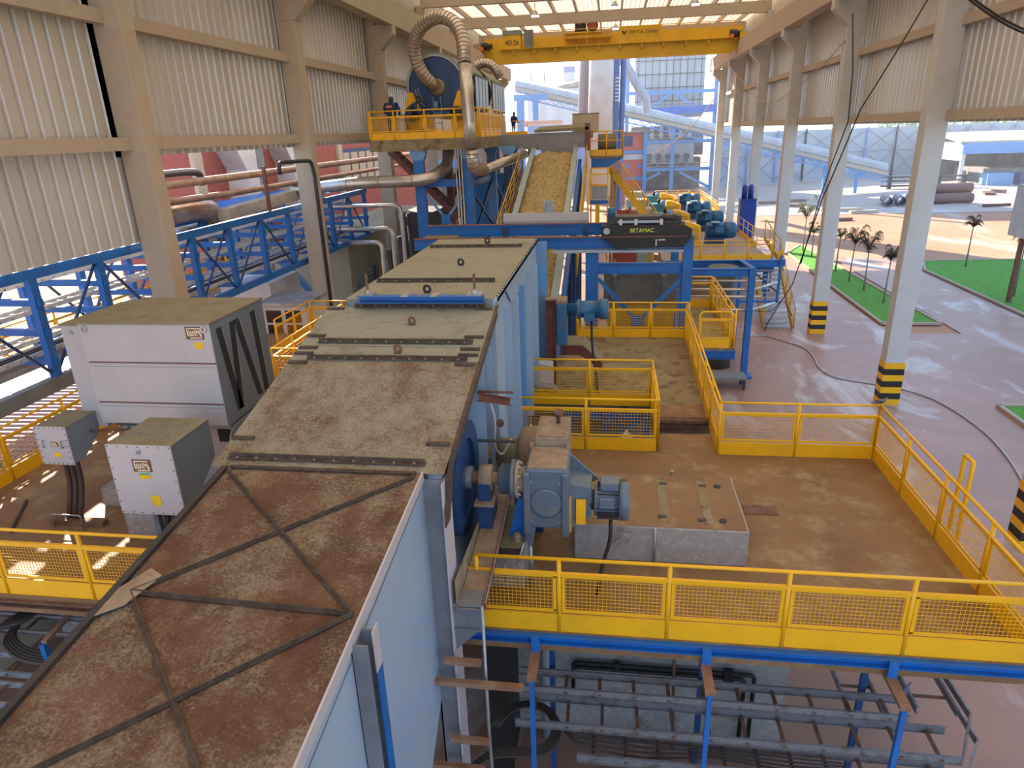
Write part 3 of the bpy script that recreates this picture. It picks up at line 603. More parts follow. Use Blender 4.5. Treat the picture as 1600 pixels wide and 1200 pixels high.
def term_box(name, x0, x1, y0, y1, z0, z1, label, chamfer):
    t = thing(name, ((x0+x1)/2, (y0+y1)/2, z0), label, 'electrical box')
    if chamfer: obj('body', MB().prism([(x0+.01, y0, z0), (x0+.01, y0, z1-.013), (x0+.01, y1, z1-.013), (x0+.01, y1, z0+(z1-z0)*0.45), (x0+.01, y0+0.25, z0)], (x1-x0-.02, 0, 0)), MOTS, t)
    else: obj('body', MB().box(x0+0.01, y0, z0, x1-0.01, y1, z1-0.012), MOTS, t)
    obj('lid', MB().box(x0, y0, z1-0.012, x1, y1, z1), DUSTTOP, t)
    obj('door', MB().box(x0-0.01, y0-0.025, z0-0.01, x1+0.01, y0, z1+0.005), MOTG, t, bevel=0.004)
    b = MB()
    for i in range(7):
        f = i/6
        for p in ((x0+0.02+(x1-x0-0.04)*f, z1-0.02), (x0+0.02+(x1-x0-0.04)*f, z0+0.02), (x0+0.02, z0+0.02+(z1-z0-0.04)*f), (x1-0.02, z0+0.02+(z1-z0-0.04)*f)):
            b.lathe((p[0], y0-0.025, p[1]), (0, -1, 0), [(0, 0.009), (0.008, 0.009)], 6)
    g = obj('bolts', b, DARK, t); return t
bx = term_box('terminal_box', -7.30, -6.27, 8.1, 9.1, -5.24, -4.1, 'large light grey terminal box with brown badge standing before the motor on thick cables', True)
weg_plate(bx, -6.78, 8.075, -4.42, 0.24)
obj('green_sticker', MB().box(-6.86, 8.07, -4.575, -6.69, 8.075, -4.545), mat('green_sticker', (0.12, 0.45, 0.15), 0.5), bx)
obj('sticker', MB().box(-6.86, 8.07, -4.64, -6.69, 8.075, -4.58), YST, bx)
obj('sticker', MB().prism([(-6.76, 8.07, -4.92), (-6.61, 8.07, -4.92), (-6.61, 8.07, -5.05), (-6.66, 8.07, -5.12), (-6.74, 8.07, -5.06)], (0, 0.005, 0)), YST, bx)
obj('lock', MB().ring((-6.79, 8.05, -4.2), (0, 1, 0), 0.015, 0.035, 0.02, 10), STEEL, bx)
for x in (-7.0, -6.55): obj('lug', MB().ring((x, 8.45, -4.075), (0, 1, 0), 0.012, 0.03, 0.015, 10), STEEL, bx)
for x in (-6.92, -6.68, -6.44):
    obj('cable', MB().tube(bend([(x, 8.5, -5.24), (x, 8.5, -5.7), (x+0.02, 8.35, -6.1)], 0.15), 0.055, 10), mat('brown_cable_sleeve', (0.06, 0.035, 0.025), 0.6), bx, True)
obj('leg', MB().box(-7.08, 8.4, P0, -7.0, 8.5, -5.24), WEBG, bx)
bx2 = term_box('terminal_box', -9.45, -8.88, 9.1, 9.8, -5.0, -4.32, 'small light grey terminal box with two handles and three thick cables, at the left railing', True)
weg_plate(bx2, -9.14, 9.075, -4.63, 0.105)
obj('sticker', MB().box(-9.20, 9.07, -4.86, -9.06, 9.075, -4.79), YST, bx2)
for x in (-9.33, -8.98):
    obj('handle', MB().tube(bend([(x, 9.075, -4.56), (x, 9.03, -4.56), (x, 9.03, -4.68), (x, 9.075, -4.68)], 0.02, 3), 0.01, 8), STEEL, bx2, True)
for i, x in enumerate((-9.26, -9.15, -9.04)):
    obj('cable', MB().tube(bend([(x, 9.3, -5.0), (x, 9.3, -5.45), (x+0.07, 8.95, -6.1)], 0.3), 0.047, 10), mat('brown_cable_sleeve', (0.06, 0.035, 0.025), 0.6), bx2, True)
t = thing('cable_clamp', (-9.1, 8.95, P0), 'steel clamp bracket holding the three thick cables at the floor', 'bracket')
obj('frame', MB().tube(bend([(-9.38, 8.84, P0), (-9.38, 8.84, P0+0.26), (-8.82, 8.84, P0+0.26), (-8.82, 8.84, P0)], 0.04, 3), 0.014, 8), STEEL, t, True)
obj('base', MB().box(-9.5, 8.9, P0, -8.5, 9.05, P0+0.1), RUST, t)
tag(obj('motor_foot_block', MB().box(-7.9, 8.75, P0, -7.05, 9.3, P0+0.42), SLABC), 'small concrete block on the floor under the large terminal box', 'block')
tag(obj('cable', MB().tube(bend([(-8.2, 9.7, -5.2), (-8.25, 9.5, -5.42), (-8.05, 9.45, -5.5), (-7.8, 9.5, -5.42), (-7.2, 9.6, -5.45)], 0.1), 0.025, 8), BLACK, smooth=True), 'black looped cable hanging under the motor beside the terminal box', 'cable')
tag(obj('cable', MB().tube(bend([(-8.9, 9.6, -4.6), (-8.5, 9.75, -4.66), (-7.9, 9.8, -4.62)], 0.1), 0.02, 8), RUST, smooth=True), 'brown cable running from the small terminal box to the motor', 'cable')
tag(obj('floor_bar', MB().tube([(-10.0, 8.6, P0+0.03), (-10.6, 9.6, P0+0.03)], 0.025, 8), DARK, smooth=True), 'thin dark bar lying on the sunlit floor by the left railing', 'bar')

# ================================================================== DRIVE GROUP ON THE RIGHT OF THE COVER
SY, SZ = 8.15, -4.45
t = thing('flywheel', (-1.95, SY, SZ-0.78), 'dark blue spoked drive wheel half hidden beside the shredder cover', 'wheel')
obj('rim', MB().ring((-2.0, SY, SZ), (1, 0, 0), 0.55, 0.80, 0.10, 40), BLUD, t)
obj('disc', MB().lathe((-1.98, SY, SZ), (1, 0, 0), [(0, 0.56), (0.03, 0.56)], 40), BLUD, t)
obj('hub', MB().lathe((-1.97, SY, SZ), (1, 0, 0), [(0, 0.16), (0.14, 0.16), (0.14, 0.07), (0.25, 0.07)], 20), GEAR, t, True)
def pillow(x, y, z, s, label, mm=GEAR):
    t = thing('bearing_block', (x, y, z-s*1.5), label, 'bearing')
    obj('housing', MB().lathe((x-s*0.5, y, z), (1, 0, 0), [(0, s*0.8), (s*0.08, s), (s*0.92, s), (s, s*0.8)], 20), DUSTT, t, True)
    obj('base', MB().box(x-s*0.45, y-s, z-s*1.4, x+s*0.45, y+s, z), BLUD, t)
    obj('foot', MB().box(x-s*0.7, y-s*1.5, z-s*1.55, x+s*0.7, y+s*1.5, z-s*1.35), DUSTT, t)
    obj('shaft', MB().lathe((x-s*1.5, y, z), (1, 0, 0), [(0, s*0.45), (s*3.2, s*0.45)], 14), RUSTP, t, True)
    obj('support', MB().box(x-s*0.5, y-s*1.2, -5.5, x+s*0.5, y+s*1.2, z-s*1.55), BLUD, t)
    return t
pillow(-1.64, SY, SZ, 0.19, 'front bearing block with dusty cap beside the blue wheel')
t = thing('shaft_coupling', (-1.3, SY, SZ-0.28), 'front bolted round coupling between bearing block and gearbox', 'coupling')
obj('drum', MB().lathe((-1.45, SY, SZ), (1, 0, 0), [(0, 0.17), (0.02, 0.21), (0.16, 0.21), (0.16, 0.27), (0.22, 0.27)], 28), GEAR, t, True)
obj('flange', MB().lathe((-1.225, SY, SZ), (1, 0, 0), [(0, 0.26), (0.05, 0.26), (0.05, 0.18), (0.16, 0.18)], 28), DUSTT, t, True)
bolts(t, [(-1.175, SY+0.225*math.cos(k*PI/5), SZ+0.225*math.sin(k*PI/5)) for k in range(10)], 0.017, 0.03, STEEL, ax=(1, 0, 0))
obj('shaft', MB().lathe((-1.1, SY, SZ), (1, 0, 0), [(0, 0.07), (0.12, 0.07)], 14), STEEL, t, True)
t = thing('gearbox', (-0.75, 8.4, -5.2), 'blue-grey cast gearbox with dusty top and round cover, hanging between coupling and small motor', 'gearbox')
obj('casing', MB().box(-1.08, 8.0, -5.12, -0.50, 8.7, -4.22), GEAR, t, bevel=0.03)
obj('top', MB().box(-1.05, 8.03, -4.222, -0.53, 8.67, -4.20), DUSTT, t)
for x in (-1.06, -0.54):
    obj('flange', MB().box(x-0.05, 7.95, -5.22, x+0.05, 8.08, -4.26), GEAR, t, bevel=0.02)
    obj('flange', MB().box(x-0.03, 8.62, -5.1, x+0.03, 8.74, -4.16), DUSTT, t, bevel=0.01)
obj('round_cover', MB().lathe((-0.80, 8.0, -4.72), (0, -1, 0), [(0, 0.22), (0.02, 0.22), (0.03, 0.19)], 28), GEAR, t, True)
bolts(t, [(x, 8.0, z) for x, z in ((-1.0, -4.4), (-0.62, -4.4), (-1.0, -5.0), (-0.62, -5.0))], 0.02, 0.025, STEEL, ax=(0, -1, 0))
obj('upper_casing', MB().box(-1.02, 8.7, -4.9, -0.55, 9.5, -4.08).box(-0.98, 8.75, -4.085, -0.6, 9.45, -4.06), DUSTT, t, bevel=0.02)
obj('side_plate', MB().prism([(-0.50, 8.05, -4.45), (-0.20, 8.15, -4.55), (-0.20, 8.15, -5.0), (-0.50, 8.05, -5.15)], (0, 0.5, 0)), GEAR, t)
obj('yellow_strip', MB().box(-0.50, 7.98, -5.15, -0.46, 8.02, -4.6), YELD, t)
obj('yellow_grille', MB().box(-0.40, 8.05, -5.06, -0.27, 8.075, -4.68), YEL, t)
obj('rib_plate', MB().prism([(-0.5, 8.55, -4.25), (-0.1, 8.55, -4.62), (-0.5, 8.55, -4.8)], (0, 0.03, 0)), GEAR, t)
obj('breather', MB().lathe((-0.72, 9.2, -4.06), (0, 0, 1), [(0, 0.03), (0.12, 0.03), (0.12, 0.07), (0.17, 0.09), (0.2, 0.07)], 14), RUST, t, True)
obj('torque_arm', MB().prism([(-1.12, 7.98, -5.1), (-0.95, 7.98, -5.1), (-1.0, 7.98, -5.42), (-1.06, 7.98, -5.42)], (0, 0.06, 0)), GEAR, t)
obj('turnbuckle', MB().tube([(-1.03, 8.0, -5.4), (-1.03, 8.0, P0)], 0.025, 8).lathe((-1.03, 8.0, -5.75), (0, 0, 1), [(0, 0.025), (0.03, 0.045), (0.15, 0.045), (0.18, 0.025)], 8), STEEL, t, True)
t = thing('gear_motor', (-0.05, 8.25, -5.1), 'blue-grey finned electric motor bolted to the gearbox, black cable hanging from it', 'motor')
MZ = -4.80; MY = 8.28
obj('body', MB().lathe((-0.16, MY, MZ), (1, 0, 0), [(0, 0.2), (0.02, 0.22), (0.36, 0.22)], 28), GEAR, t, True)
b = MB()
for k in range(22):
    a = k*2*PI/22; b.bar((-0.12, MY+0.235*math.cos(a), MZ+0.235*math.sin(a)), (0.17, MY+0.235*math.cos(a), MZ+0.235*math.sin(a)), 0.008, 0.05, (0, math.cos(a), math.sin(a)))
g = obj('cooling_fins', b, DARK, t); g['kind'] = 'stuff'
obj('fan_cover', MB().lathe((0.18, MY, MZ), (1, 0, 0), [(0, 0.27), (0.10, 0.27), (0.13, 0.24)], 28), GEAR, t, True)
obj('terminal_box', MB().box(-0.08, MY-0.12, MZ+0.2, 0.17, MY+0.12, MZ+0.33).box(-0.09, MY-0.25, MZ+0.0, 0.12, MY-0.2, MZ+0.16), GEAR, t, bevel=0.015)
obj('adapter', MB().lathe((-0.25, MY, MZ), (1, 0, 0), [(0, 0.14), (0.09, 0.14)], 16), DARK, t, True)
obj('cable', MB().tube(bend([(0.07, MY-0.05, MZ-0.22), (0.07, MY-0.1, MZ-0.6), (-0.03, 8.1, -5.7), (-0.1, 7.9, P0+0.01)], 0.25), 0.025, 8), BLACK, t, True)
# pedestal
t = thing('drive_pedestal', (-1.4, 8.45, P0), 'stained concrete pedestal with steel base plates under the couplings', 'pedestal')
obj('block', MB().box(-1.78, 7.95, P0, -1.12, 9.0, -5.52), SLABC, t, bevel=0.02)
obj('base_frame', MB().box(-1.76, 7.9, -5.52, -1.14, 8.95, -5.40), DARK, t)
obj('top_plate', MB().box(-1.78, 7.9, -5.40, -1.12, 9.0, -5.37), DUSTG, t)
for x in (-1.52, -1.22):
    obj('anchor_bolt', MB().lathe((x, 8.05, -5.37), (0, 0, 1), [(0, 0.06), (0.08, 0.06), (0.08, 0.045), (0.12, 0.045)], 8), DUSTT, t)
obj('blue_bracket', MB().prism([(-1.35, 8.15, -5.37), (-1.12, 8.15, -5.37), (-1.12, 8.15, -4.75), (-1.22, 8.15, -4.75)], (0, 0.02, 0)), BLU, t)
obj('grease_pipe', MB().tube(bend([(-1.62, 7.82, -5.3), (-1.62, 7.82, -5.62), (-1.2, 7.82, -5.62), (-1.1, 7.82, -5.25)], 0.1), 0.016, 8).tube([(-1.38, 7.82, -5.62), (-1.38, 7.82, -5.9)], 0.016, 8), STEEL, t, True)
# second drive line behind
pillow(-1.95, 9.75, -4.85, 0.26, 'rear bearing block behind the front coupling, dark and dusty')
t = thing('shaft_coupling', (-1.3, 9.75, -5.3), 'large rear coupling with dusty ribbed housing, behind the front coupling', 'coupling')
obj('drum', MB().lathe((-1.72, 9.75, -4.85), (1, 0, 0), [(0, 0.24), (0.35, 0.24)], 28), DUSTG, t, True)
obj('housing', MB().lathe((-1.40, 9.75, -4.85), (1, 0, 0), [(0, 0.3), (0.06, 0.42), (0.2, 0.45), (0.34, 0.45), (0.38, 0.4)], 32), DUSTT, t, True)
obj('flange', MB().lathe((-1.03, 9.75, -4.85), (1, 0, 0), [(0, 0.5), (0.05, 0.5), (0.05, 0.3), (0.08, 0.3)], 32), GEAR, t, True)
obj('neck', MB().lathe((-0.95, 9.75, -4.85), (1, 0, 0), [(0, 0.22), (0.25, 0.22)], 24), DUSTG, t, True)
obj('foot', MB().box(-1.45, 9.4, P0, -1.0, 10.1, -5.25), BLUD, t)
# gauge valve cluster
t = thing('instrument_panel', (-1.72, 9.4, -4.6), 'white hoses and small gauges on the pale blue wall behind the wheel', 'instrument')
obj('hose', MB().tube(bend([(-1.78, 9.2, -3.6), (-1.66, 9.2, -4.0), (-1.7, 9.2, -4.5), (-1.6, 9.3, -4.7), (-1.45, 9.3, -4.4)], 0.2), 0.018, 8), WHITE, t, True)
obj('gauge', MB().lathe((-1.6, 9.25, -4.1), (0, -1, 0), [(0, 0.06), (0.04, 0.06)], 14), RUST, t)

# ================================================================== PIT CONTENTS
t = thing('blue_steel_frame', (-0.4, 14.0, -7.6), 'blue steel cross frame seen down inside the pit opening', 'frame')
for a, c in (((-0.9, 14.85, -6.3), (1.0, 14.85, -6.3)), ((-0.9, 14.85, -6.95), (1.0, 14.85, -6.95))): obj('beam', MB().ibeam(a, c, 0.16, 0.2), BLU, t)
for x in (-0.9, -0.05, 0.9): obj('post', MB().ibeam((x, 14.85, G), (x, 14.85, -6.2), 0.16, 0.16, up=(0, 1, 0)), BLU, t)
obj('brace', MB().bar((0.05, 14.8, -6.4), (0.8, 14.8, -6.9), 0.07, 0.07), BLU, t); obj('brace', MB().bar((0.8, 14.8, -6.4), (0.05, 14.8, -6.9), 0.07, 0.07), BLU, t)
obj('bag', MB().tube([(0.3, 14.7, -7.05), (0.45, 14.7, -6.8), (0.6, 14.7, -7.05)], 0.16, 10, True, [0.12, 0.2, 0.12]), WHITE, t, True); obj('shelf', MB().box(-0.8, 14.5, -7.1, 0.95, 15.0, -7.05), DUSTT, t)
struct('trim_9', MB().box(-1.9, 15.6, G, 2.2, 15.8, -6.41), SLABC)
struct('trim_9', MB().box(-1.95, 12.2, G, -1.92, 15.5, -6.1), WEBG)

# ================================================================== GEAR MOTOR ON BROWN POST
t = thing('post_mounted_motor', (-1.2, 16.2, P0), 'blue motor and gearbox on a tall dark red steel post behind the pit railing', 'motor')
obj('post', MB().ibeam((-1.42, 16.2, P0), (-1.42, 16.2, -3.85), 0.28, 0.24, 0.02, up=(1, 0, 0)), OXID, t)
obj('post_cap', MB().box(-1.56, 16.08, -3.86, -1.27, 16.34, -3.83), DUSTT, t)
obj('gearbox', MB().box(-1.27, 15.95, -4.95, -1.02, 16.5, -3.9), MBLU, t, bevel=0.03)
obj('gearbox_top', MB().box(-1.26, 15.96, -3.9, -1.03, 16.49, -3.84), DUSTT, t)
obj('motor_body', MB().lathe((-1.02, 16.2, -4.1), (1, 0, 0), [(0, 0.14), (0.22, 0.14), (0.24, 0.24), (0.32, 0.24), (0.32, 0.21), (0.78, 0.21), (0.78, 0.25), (0.98, 0.25), (1.0, 0.2)], 24), MBLU, t, True)
obj('terminal_box', MB().box(-0.6, 15.9, -4.32, -0.35, 16.05, -4.15), MBLU, t)
obj('cable', MB().tube(bend([(-0.42, 16.0, -4.32), (-0.40, 15.9, -5.0), (-0.28, 15.7, -5.6), (-0.25, 15.6, P0)], 0.4), 0.03, 8), BLACK, t, True)
t = thing('discharge_chute', (-0.9, 16.8, P0), 'folded dark red and dusty steel chute under the post-mounted motor', 'chute')
obj('hood', MB().prism([(-1.2, 16.4, -5.1), (-0.65, 16.4, -5.1), (-0.15, 16.4, -5.55), (-0.15, 16.4, -5.75), (-0.7, 16.4, -5.35), (-1.2, 16.4, -5.35)], (0, 0.02, 0)), OXID, t)
obj('top', MB().prism([(-1.2, 16.4, -5.09), (-0.65, 16.4, -5.09), (-0.65, 17.2, -5.09), (-1.2, 17.2, -5.09)], (0, 0, 0.01)).prism([(-0.65, 16.4, -5.09), (-0.15, 16.4, -5.54), (-0.15, 17.2, -5.54), (-0.65, 17.2, -5.09)], (0, 0, 0.01)), DUSTG, t)
t = thing('guide_box', (-1.5, 15.5, P0), 'small pale ribbed steel box standing behind the pit railing next to the housing', 'box')
obj('body', MB().prism([(-1.72, 15.5, P0), (-1.72, 15.5, -5.25), (-1.35, 15.5, -5.35), (-1.35, 15.5, P0)], (0, 0.4, 0)), WHITE, t)
obj('hood', MB().prism([(-1.7, 15.2, -5.75), (-1.3, 15.2, -5.8), (-1.1, 15.2, -6.0), (-1.1, 15.2, -6.08), (-1.7, 15.2, -6.05)], (0, 0.3, 0)), STEEL, t)

# ================================================================== BLUE PORTAL AND MONORAIL HOIST
t = thing('blue_portal_frame', (0.85, 21.3, P0), 'bright blue steel portal frame with V braces on the rear platform, carrying the hoist beams', 'frame')
obj('post', MB().box(-0.76, 21.2, G, -0.36, 21.5, -3.6), BLU, t)
obj('post', MB().box(2.2, 21.2, G, 2.5, 21.5, -3.1), BLU, t)
obj('post', MB().box(2.05, 23.6, G, 2.3, 23.85, -3.6), BLU, t)
obj('post_cap', MB().box(2.1, 21.1, -3.1, 2.6, 21.6, -3.05), DUSTT, t)
obj('cross_beam', MB().ibeam((-0.36, 21.35, -4.08), (2.2, 21.35, -4.08), 0.2, 0.34, 0.02), BLU, t)
obj('brace', MB().bar((-0.36, 21.3, -4.4), (0.85, 21.3, -5.75), 0.03, 0.12, (1, 0, 1)), BLU, t)
obj('brace', MB().bar((2.2, 21.3, -4.4), (0.95, 21.3, -5.75), 0.03, 0.12, (-1, 0, 1)), BLU, t)
obj('gusset', MB().box(0.68, 21.28, -5.95, 1.12, 21.32, -5.6), BLU, t)
t = thing('hoist_beams', (-1.9, 21.6, -3.2), 'pair of long blue runway beams crossing behind the grey housing, dusty on top', 'beam')
obj('beam', MB().ibeam((-6.0, 22.2, -2.98), (2.3, 22.2, -2.98), 0.22, 0.36, 0.03), BLU, t)
obj('beam', MB().ibeam((-6.25, 21.35, -3.28), (2.3, 21.35, -3.28), 0.22, 0.34, 0.03), BLU, t)
obj('beam_top', MB().box(-6.0, 22.08, -2.8, 2.3, 22.32, -2.785).box(-6.25, 21.23, -3.11, 2.3, 21.47, -3.095), OXID, t)
g = obj('runway_flange', MB().box(-1.75, 21.1, -3.56, 2.2, 21.5, -3.48), WALLB, t); g['label'] = 'pale bottom flange'
obj('end_cap', MB().box(-6.0, 21.3, -3.12, -4.9, 22.3, -3.10), DUSTG, t)
t = thing('hoist', (1.0, 21.15, -3.3), 'long black chain hoist trolley with yellow-green lettering on the blue beams', 'hoist')
obj('body', MB().prism([(-0.28, 20.95, -2.72), (2.15, 20.95, -2.72), (2.4, 20.95, -2.86), (2.4, 20.95, -3.12), (2.15, 20.95, -3.36), (0.2, 20.95, -3.42), (-0.28, 20.95, -3.05)], (0, 0.25, 0)), BLACK, t, bevel=0.015)
obj('rear_body', MB().box(-0.1, 21.2, -2.72, 2.1, 21.9, -2.5), DARK, t)
g = obj('lower_rail', MB().box(-0.25, 20.92, -3.08, 2.25, 20.96, -3.04), OXID, t)
text('lettering', 'BETAMAC', 0.16, (0.93, 20.943, -2.88), (PI/2, 0, 0), mat('lime_lettering', (0.55, 0.62, 0.05), 0.5), t, bold=True)
obj('top_rail', MB().box(0.2, 21.0, -2.66, 1.5, 21.1, -2.60), WALLB, t)
for x in (0.25, 0.7, 1.45): obj('clip', MB().box(x, 20.98, -2.74, x+0.09, 21.1, -2.56), WHITE, t)
obj('wheel', MB().lathe((-0.12, 20.93, -2.88), (0, -1, 0), [(0, 0.1), (0.03, 0.1)], 16), STEEL, t)
obj('motor', MB().lathe((0.02, 21.3, -2.5), (0, 0, 1), [(0, 0.12), (0.25, 0.12), (0.27, 0.08)], 14), MBLU, t, True)
obj('small_motor', MB().lathe((1.5, 21.25, -2.55), (1, 0, 0), [(0, 0.09), (0.45, 0.09)], 12), DARK, t, True)
obj('end_roller', MB().lathe((2.12, 20.93, -3.02), (0, 1, 0), [(0, 0.2), (0.3, 0.2)], 24), BLACK, t)
obj('label_plate', MB().box(1.42, 20.94, -3.18, 1.62, 20.95, -3.14).box(1.34, 20.94, -3.34, 1.38, 20.95, -3.14), WHITE, t)
# hopper hanging under the frame
t = thing('dust_hopper', (1.0, 22.8, P0), 'brown dusty hopper plate with yellow lower half behind the blue V braces', 'hopper')
obj('upper_plate', MB().box(-0.2, 22.6, -5.55, 2.2, 23.0, -4.35), mat('dull_brown_plate', (0.17, 0.145, 0.12), 0.8, col2=(0.23, 0.20, 0.16), scale=3), t)
obj('lower_plate', MB().prism([(-0.2, 22.58, -5.55), (2.2, 22.58, -5.55), (2.1, 22.58, P0-0.5), (0.0, 22.58, P0-0.5)], (0, 0.3, 0)), YELD, t)
for x in (0.15, 1.75):
    g = obj('chain', MB().tube([(x, 22.5, -4.0), (x, 22.5, -5.2)], 0.025, 6), STEEL, t, True)
    obj('hook', MB().ring((x, 22.46, -4.5), (0, 1, 0), 0.03, 0.09, 0.04, 12).ring((x, 22.46, -5.25), (0, 1, 0), 0.03, 0.08, 0.04, 12).box(x-0.14, 22.45, -4.35, x+0.14, 22.5, -4.2), STEEL, g)
struct('trim_8', MB().box(-1.0, 20.75, -6.4, 2.5, 21.1, P0), YELD)
# ledge on the right
flat('floor', rect(2.55, 19.3, 3.6, 24.2), -6.05, PLATG, 0.05)
t = thing('ledge_beams', (3.05, 19.4, -6.3), 'blue support beam and knee brace under the small side ledge', 'beam')
obj('beam', MB().ibeam((2.5, 19.32, -6.22), (3.62, 19.32, -6.22), 0.2, 0.24), BLU, t)
obj('beam', MB().ibeam((3.5, 19.4, -6.22), (3.5, 24, -6.22), 0.15, 0.24), BLU, t)
obj('knee', MB().prism([(2.5, 19.35, -6.34), (2.9, 19.35, -6.34), (2.5, 19.35, -6.6)], (0, 0.1, 0)), BLU, t)
railing((3.58, 24.1), (3.58, 19.42), 5, 'yellow railing along the outer side of the small ledge', z=-6.05, step=0.09, wt=0.006)
railing((2.62, 24.2), (3.55, 24.2), 1, 'short yellow railing at the far end of the small ledge', z=-6.05, step=0.09)
t = thing('ledge_gate', (3.0, 19.4, -6.05), 'round-cornered yellow mesh gate closing the near end of the small ledge', 'gate')
obj('frame', MB().tube(bend([(2.58, 19.4, -6.05), (2.58, 19.4, -4.98), (3.48, 19.4, -4.98), (3.48, 19.4, -6.05)], 0.15, 5), 0.028, 8), YEL, t, True)
obj('middle_rail', MB().bar((2.58, 19.4, -5.2), (3.48, 19.4, -5.2), 0.04, 0.05), YEL, t); obj('toe_board', MB().box(2.58, 19.39, -6.05, 3.48, 19.41, -5.78), YEL, t)
pm = panel_mesh(0.86, 0.30, 0.82, 0.055, 0.006, 0.04); shared('mesh_panel', pm, YEL, t, (-0.40, 0, 0))

# ================================================================== CONVEYOR WITH BAGASSE
def cz(y): return -4.75+(y-21.3)*(1.75/5.7)
CX0, CX1 = -3.62, -1.66; CY0, CY1 = 16.8, 33.2
t = thing('inclined_conveyor', (-2.6, 24, G), 'inclined conveyor with grey-green side boards rising away under the raised platform', 'conveyor')
for x, w in ((CX0, 0.14), (CX1, 0.14)):
    obj('side_board', MB().bar((x, CY0, cz(CY0)+0.1), (x, CY1, cz(CY1)+0.1), 0.10, 0.55).bar((x, CY0, cz(CY0)+0.38), (x, CY1, cz(CY1)+0.38), 0.22, 0.03), mat('grey_green_board', (0.22, 0.32, 0.32), 0.5, col2=(0.28, 0.34, 0.31), scale=2), t)
obj('belt', MB().prism([(CX0, CY0, cz(CY0)-0.1), (CX1, CY0, cz(CY0)-0.1), (CX1, CY1, cz(CY1)-0.1), (CX0, CY1, cz(CY1)-0.1)], (0, 0, -0.05)), DARK, t)
obj('side_truss', MB().ibeam((CX1+0.2, CY0, cz(CY0)-0.35), (CX1+0.2, CY1, cz(CY1)-0.35), 0.15, 0.4), BLU, t)
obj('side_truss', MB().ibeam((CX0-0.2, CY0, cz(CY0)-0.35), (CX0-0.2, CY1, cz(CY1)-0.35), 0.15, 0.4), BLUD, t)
b = MB()
for y in (18, 21, 24, 27, 30, 32.5):
    for x in (CX0-0.2, CX1+0.2): obj('leg', MB().box(x-0.1, y, G, x+0.1, y+0.2, cz(y)-0.5), BLUD, t)
random.seed(5)
def bag():
    nx, ny = 22, 200; vs = []; fs = []
    for j in range(ny+1):
        y = CY0+(CY1-0.2-CY0)*j/ny
        for i in range(nx+1):
            u = i/nx; x = CX0+0.05+(CX1-CX0-0.1)*u
            h = 0.16*math.sin(PI*u)+0.05*math.sin(j*0.31+i*0.5)+0.05*math.sin(j*0.83-i*0.7)*math.sin(PI*u)+random.uniform(-.035, .035)
            vs.append((x, y, cz(y)+0.12+h))
    for j in range(ny):
        for i in range(nx): a = j*(nx+1)+i; fs.append((a, a+1, a+nx+2, a+nx+1))
    o = obj('bagasse_load', MB().add(vs, fs), BAG); o['kind'] = 'stuff'; tag(o, 'yellow-brown bagasse fibre covering the inclined conveyor belt', 'bagasse')
    o.data.polygons.foreach_set('use_smooth', [True]*len(o.data.polygons))
bag()
t = thing('crossing_plate', (-2.0, 22.6, -3.0), 'pale lilac-grey steel crossing plate in front of the conveyor', 'plate')
obj('plate', MB().box(-3.5, 22.5, -3.0, -0.7, 22.56, -2.48), MOTG, t)
obj('seam', MB().box(-3.5, 22.49, -2.76, -0.7, 22.5, -2.75), WEBG, t)
obj('bracket', MB().box(-2.15, 22.46, -2.48, -2.11, 22.6, -2.1).box(-1.9, 22.46, -2.48, -1.86, 22.6, -2.1).box(-2.11, 22.56, -2.48, -1.9, 22.58, -2.1), STEEL, t)
struct('trim_8', MB().box(-3.5, 22.1, -3.4, -3.3, 22.56, -2.9).box(-0.9, 22.1, -3.4, -0.7, 22.56, -2.9), BLUD)
def slope_rail(a, c, n, label, h=1.0, m=None, group=None, stringer=0.28, sm=None, toes=3):
    a = V(a); c = V(c); t = thing('stair_railing', a, label, 'railing', group); m = m or YEL
    up = V((0, 0, 1))
    obj('top_rail', MB().tube([a+up*h, c+up*h], 0.03, 8), m, t, True)
    for k in range(1, toes+1): obj('middle_rail', MB().tube([a+up*h*k/(toes+1), c+up*h*k/(toes+1)], 0.018, 6), m, t, True)
    for i in range(n+1):
        p = a.lerp(c, i/n); obj('post', MB().tube([p, p+up*h], 0.028, 8), m, t, True)
    if stringer: obj('stringer', MB().bar(a, c, 0.05, stringer), sm or m, t)
    return t
def stair(a, c, width, n, label, side, m=STEEL, name='steel_stair'):
    a = V(a); c = V(c); w = V(side)*width; t = thing(name, a, label, 'stairs')
    for i in range(n):
        p = a.lerp(c, (i+0.5)/n); r = (c-a)/n; r = V((r.x, r.y, 0)); d = r*0.9
        obj('tread', MB().prism([p-d/2, p+d/2, p+d/2+w, p-d/2+w], (0, 0, 0.03)), m, t)
    return t
slope_rail((-4.15, 23.3, cz(23.3)-0.5), (-4.15, 33, cz(33)-0.5), 7, 'dull yellow railing climbing along the left side of the conveyor', m=YELD)
slope_rail((-1.15, 23.3, cz(23.3)-0.5), (-1.15, 33, cz(33)-0.5), 7, 'dull yellow railing climbing along the right side of the conveyor', m=YELD)
t = thing('belt_rail', (-1.75, 17.5, -6.1), 'short yellow guard rail beside the lower conveyor end', 'railing')
obj('frame', MB().tube([(-2.0, 17.5, P0), (-2.0, 17.5, -4.85), (-1.42, 17.5, -4.85), (-1.42, 17.5, P0)], 0.03, 8).tube([(-2.0, 17.5, -5.1), (-1.42, 17.5, -5.1)], 0.025, 8), YEL, t, True)

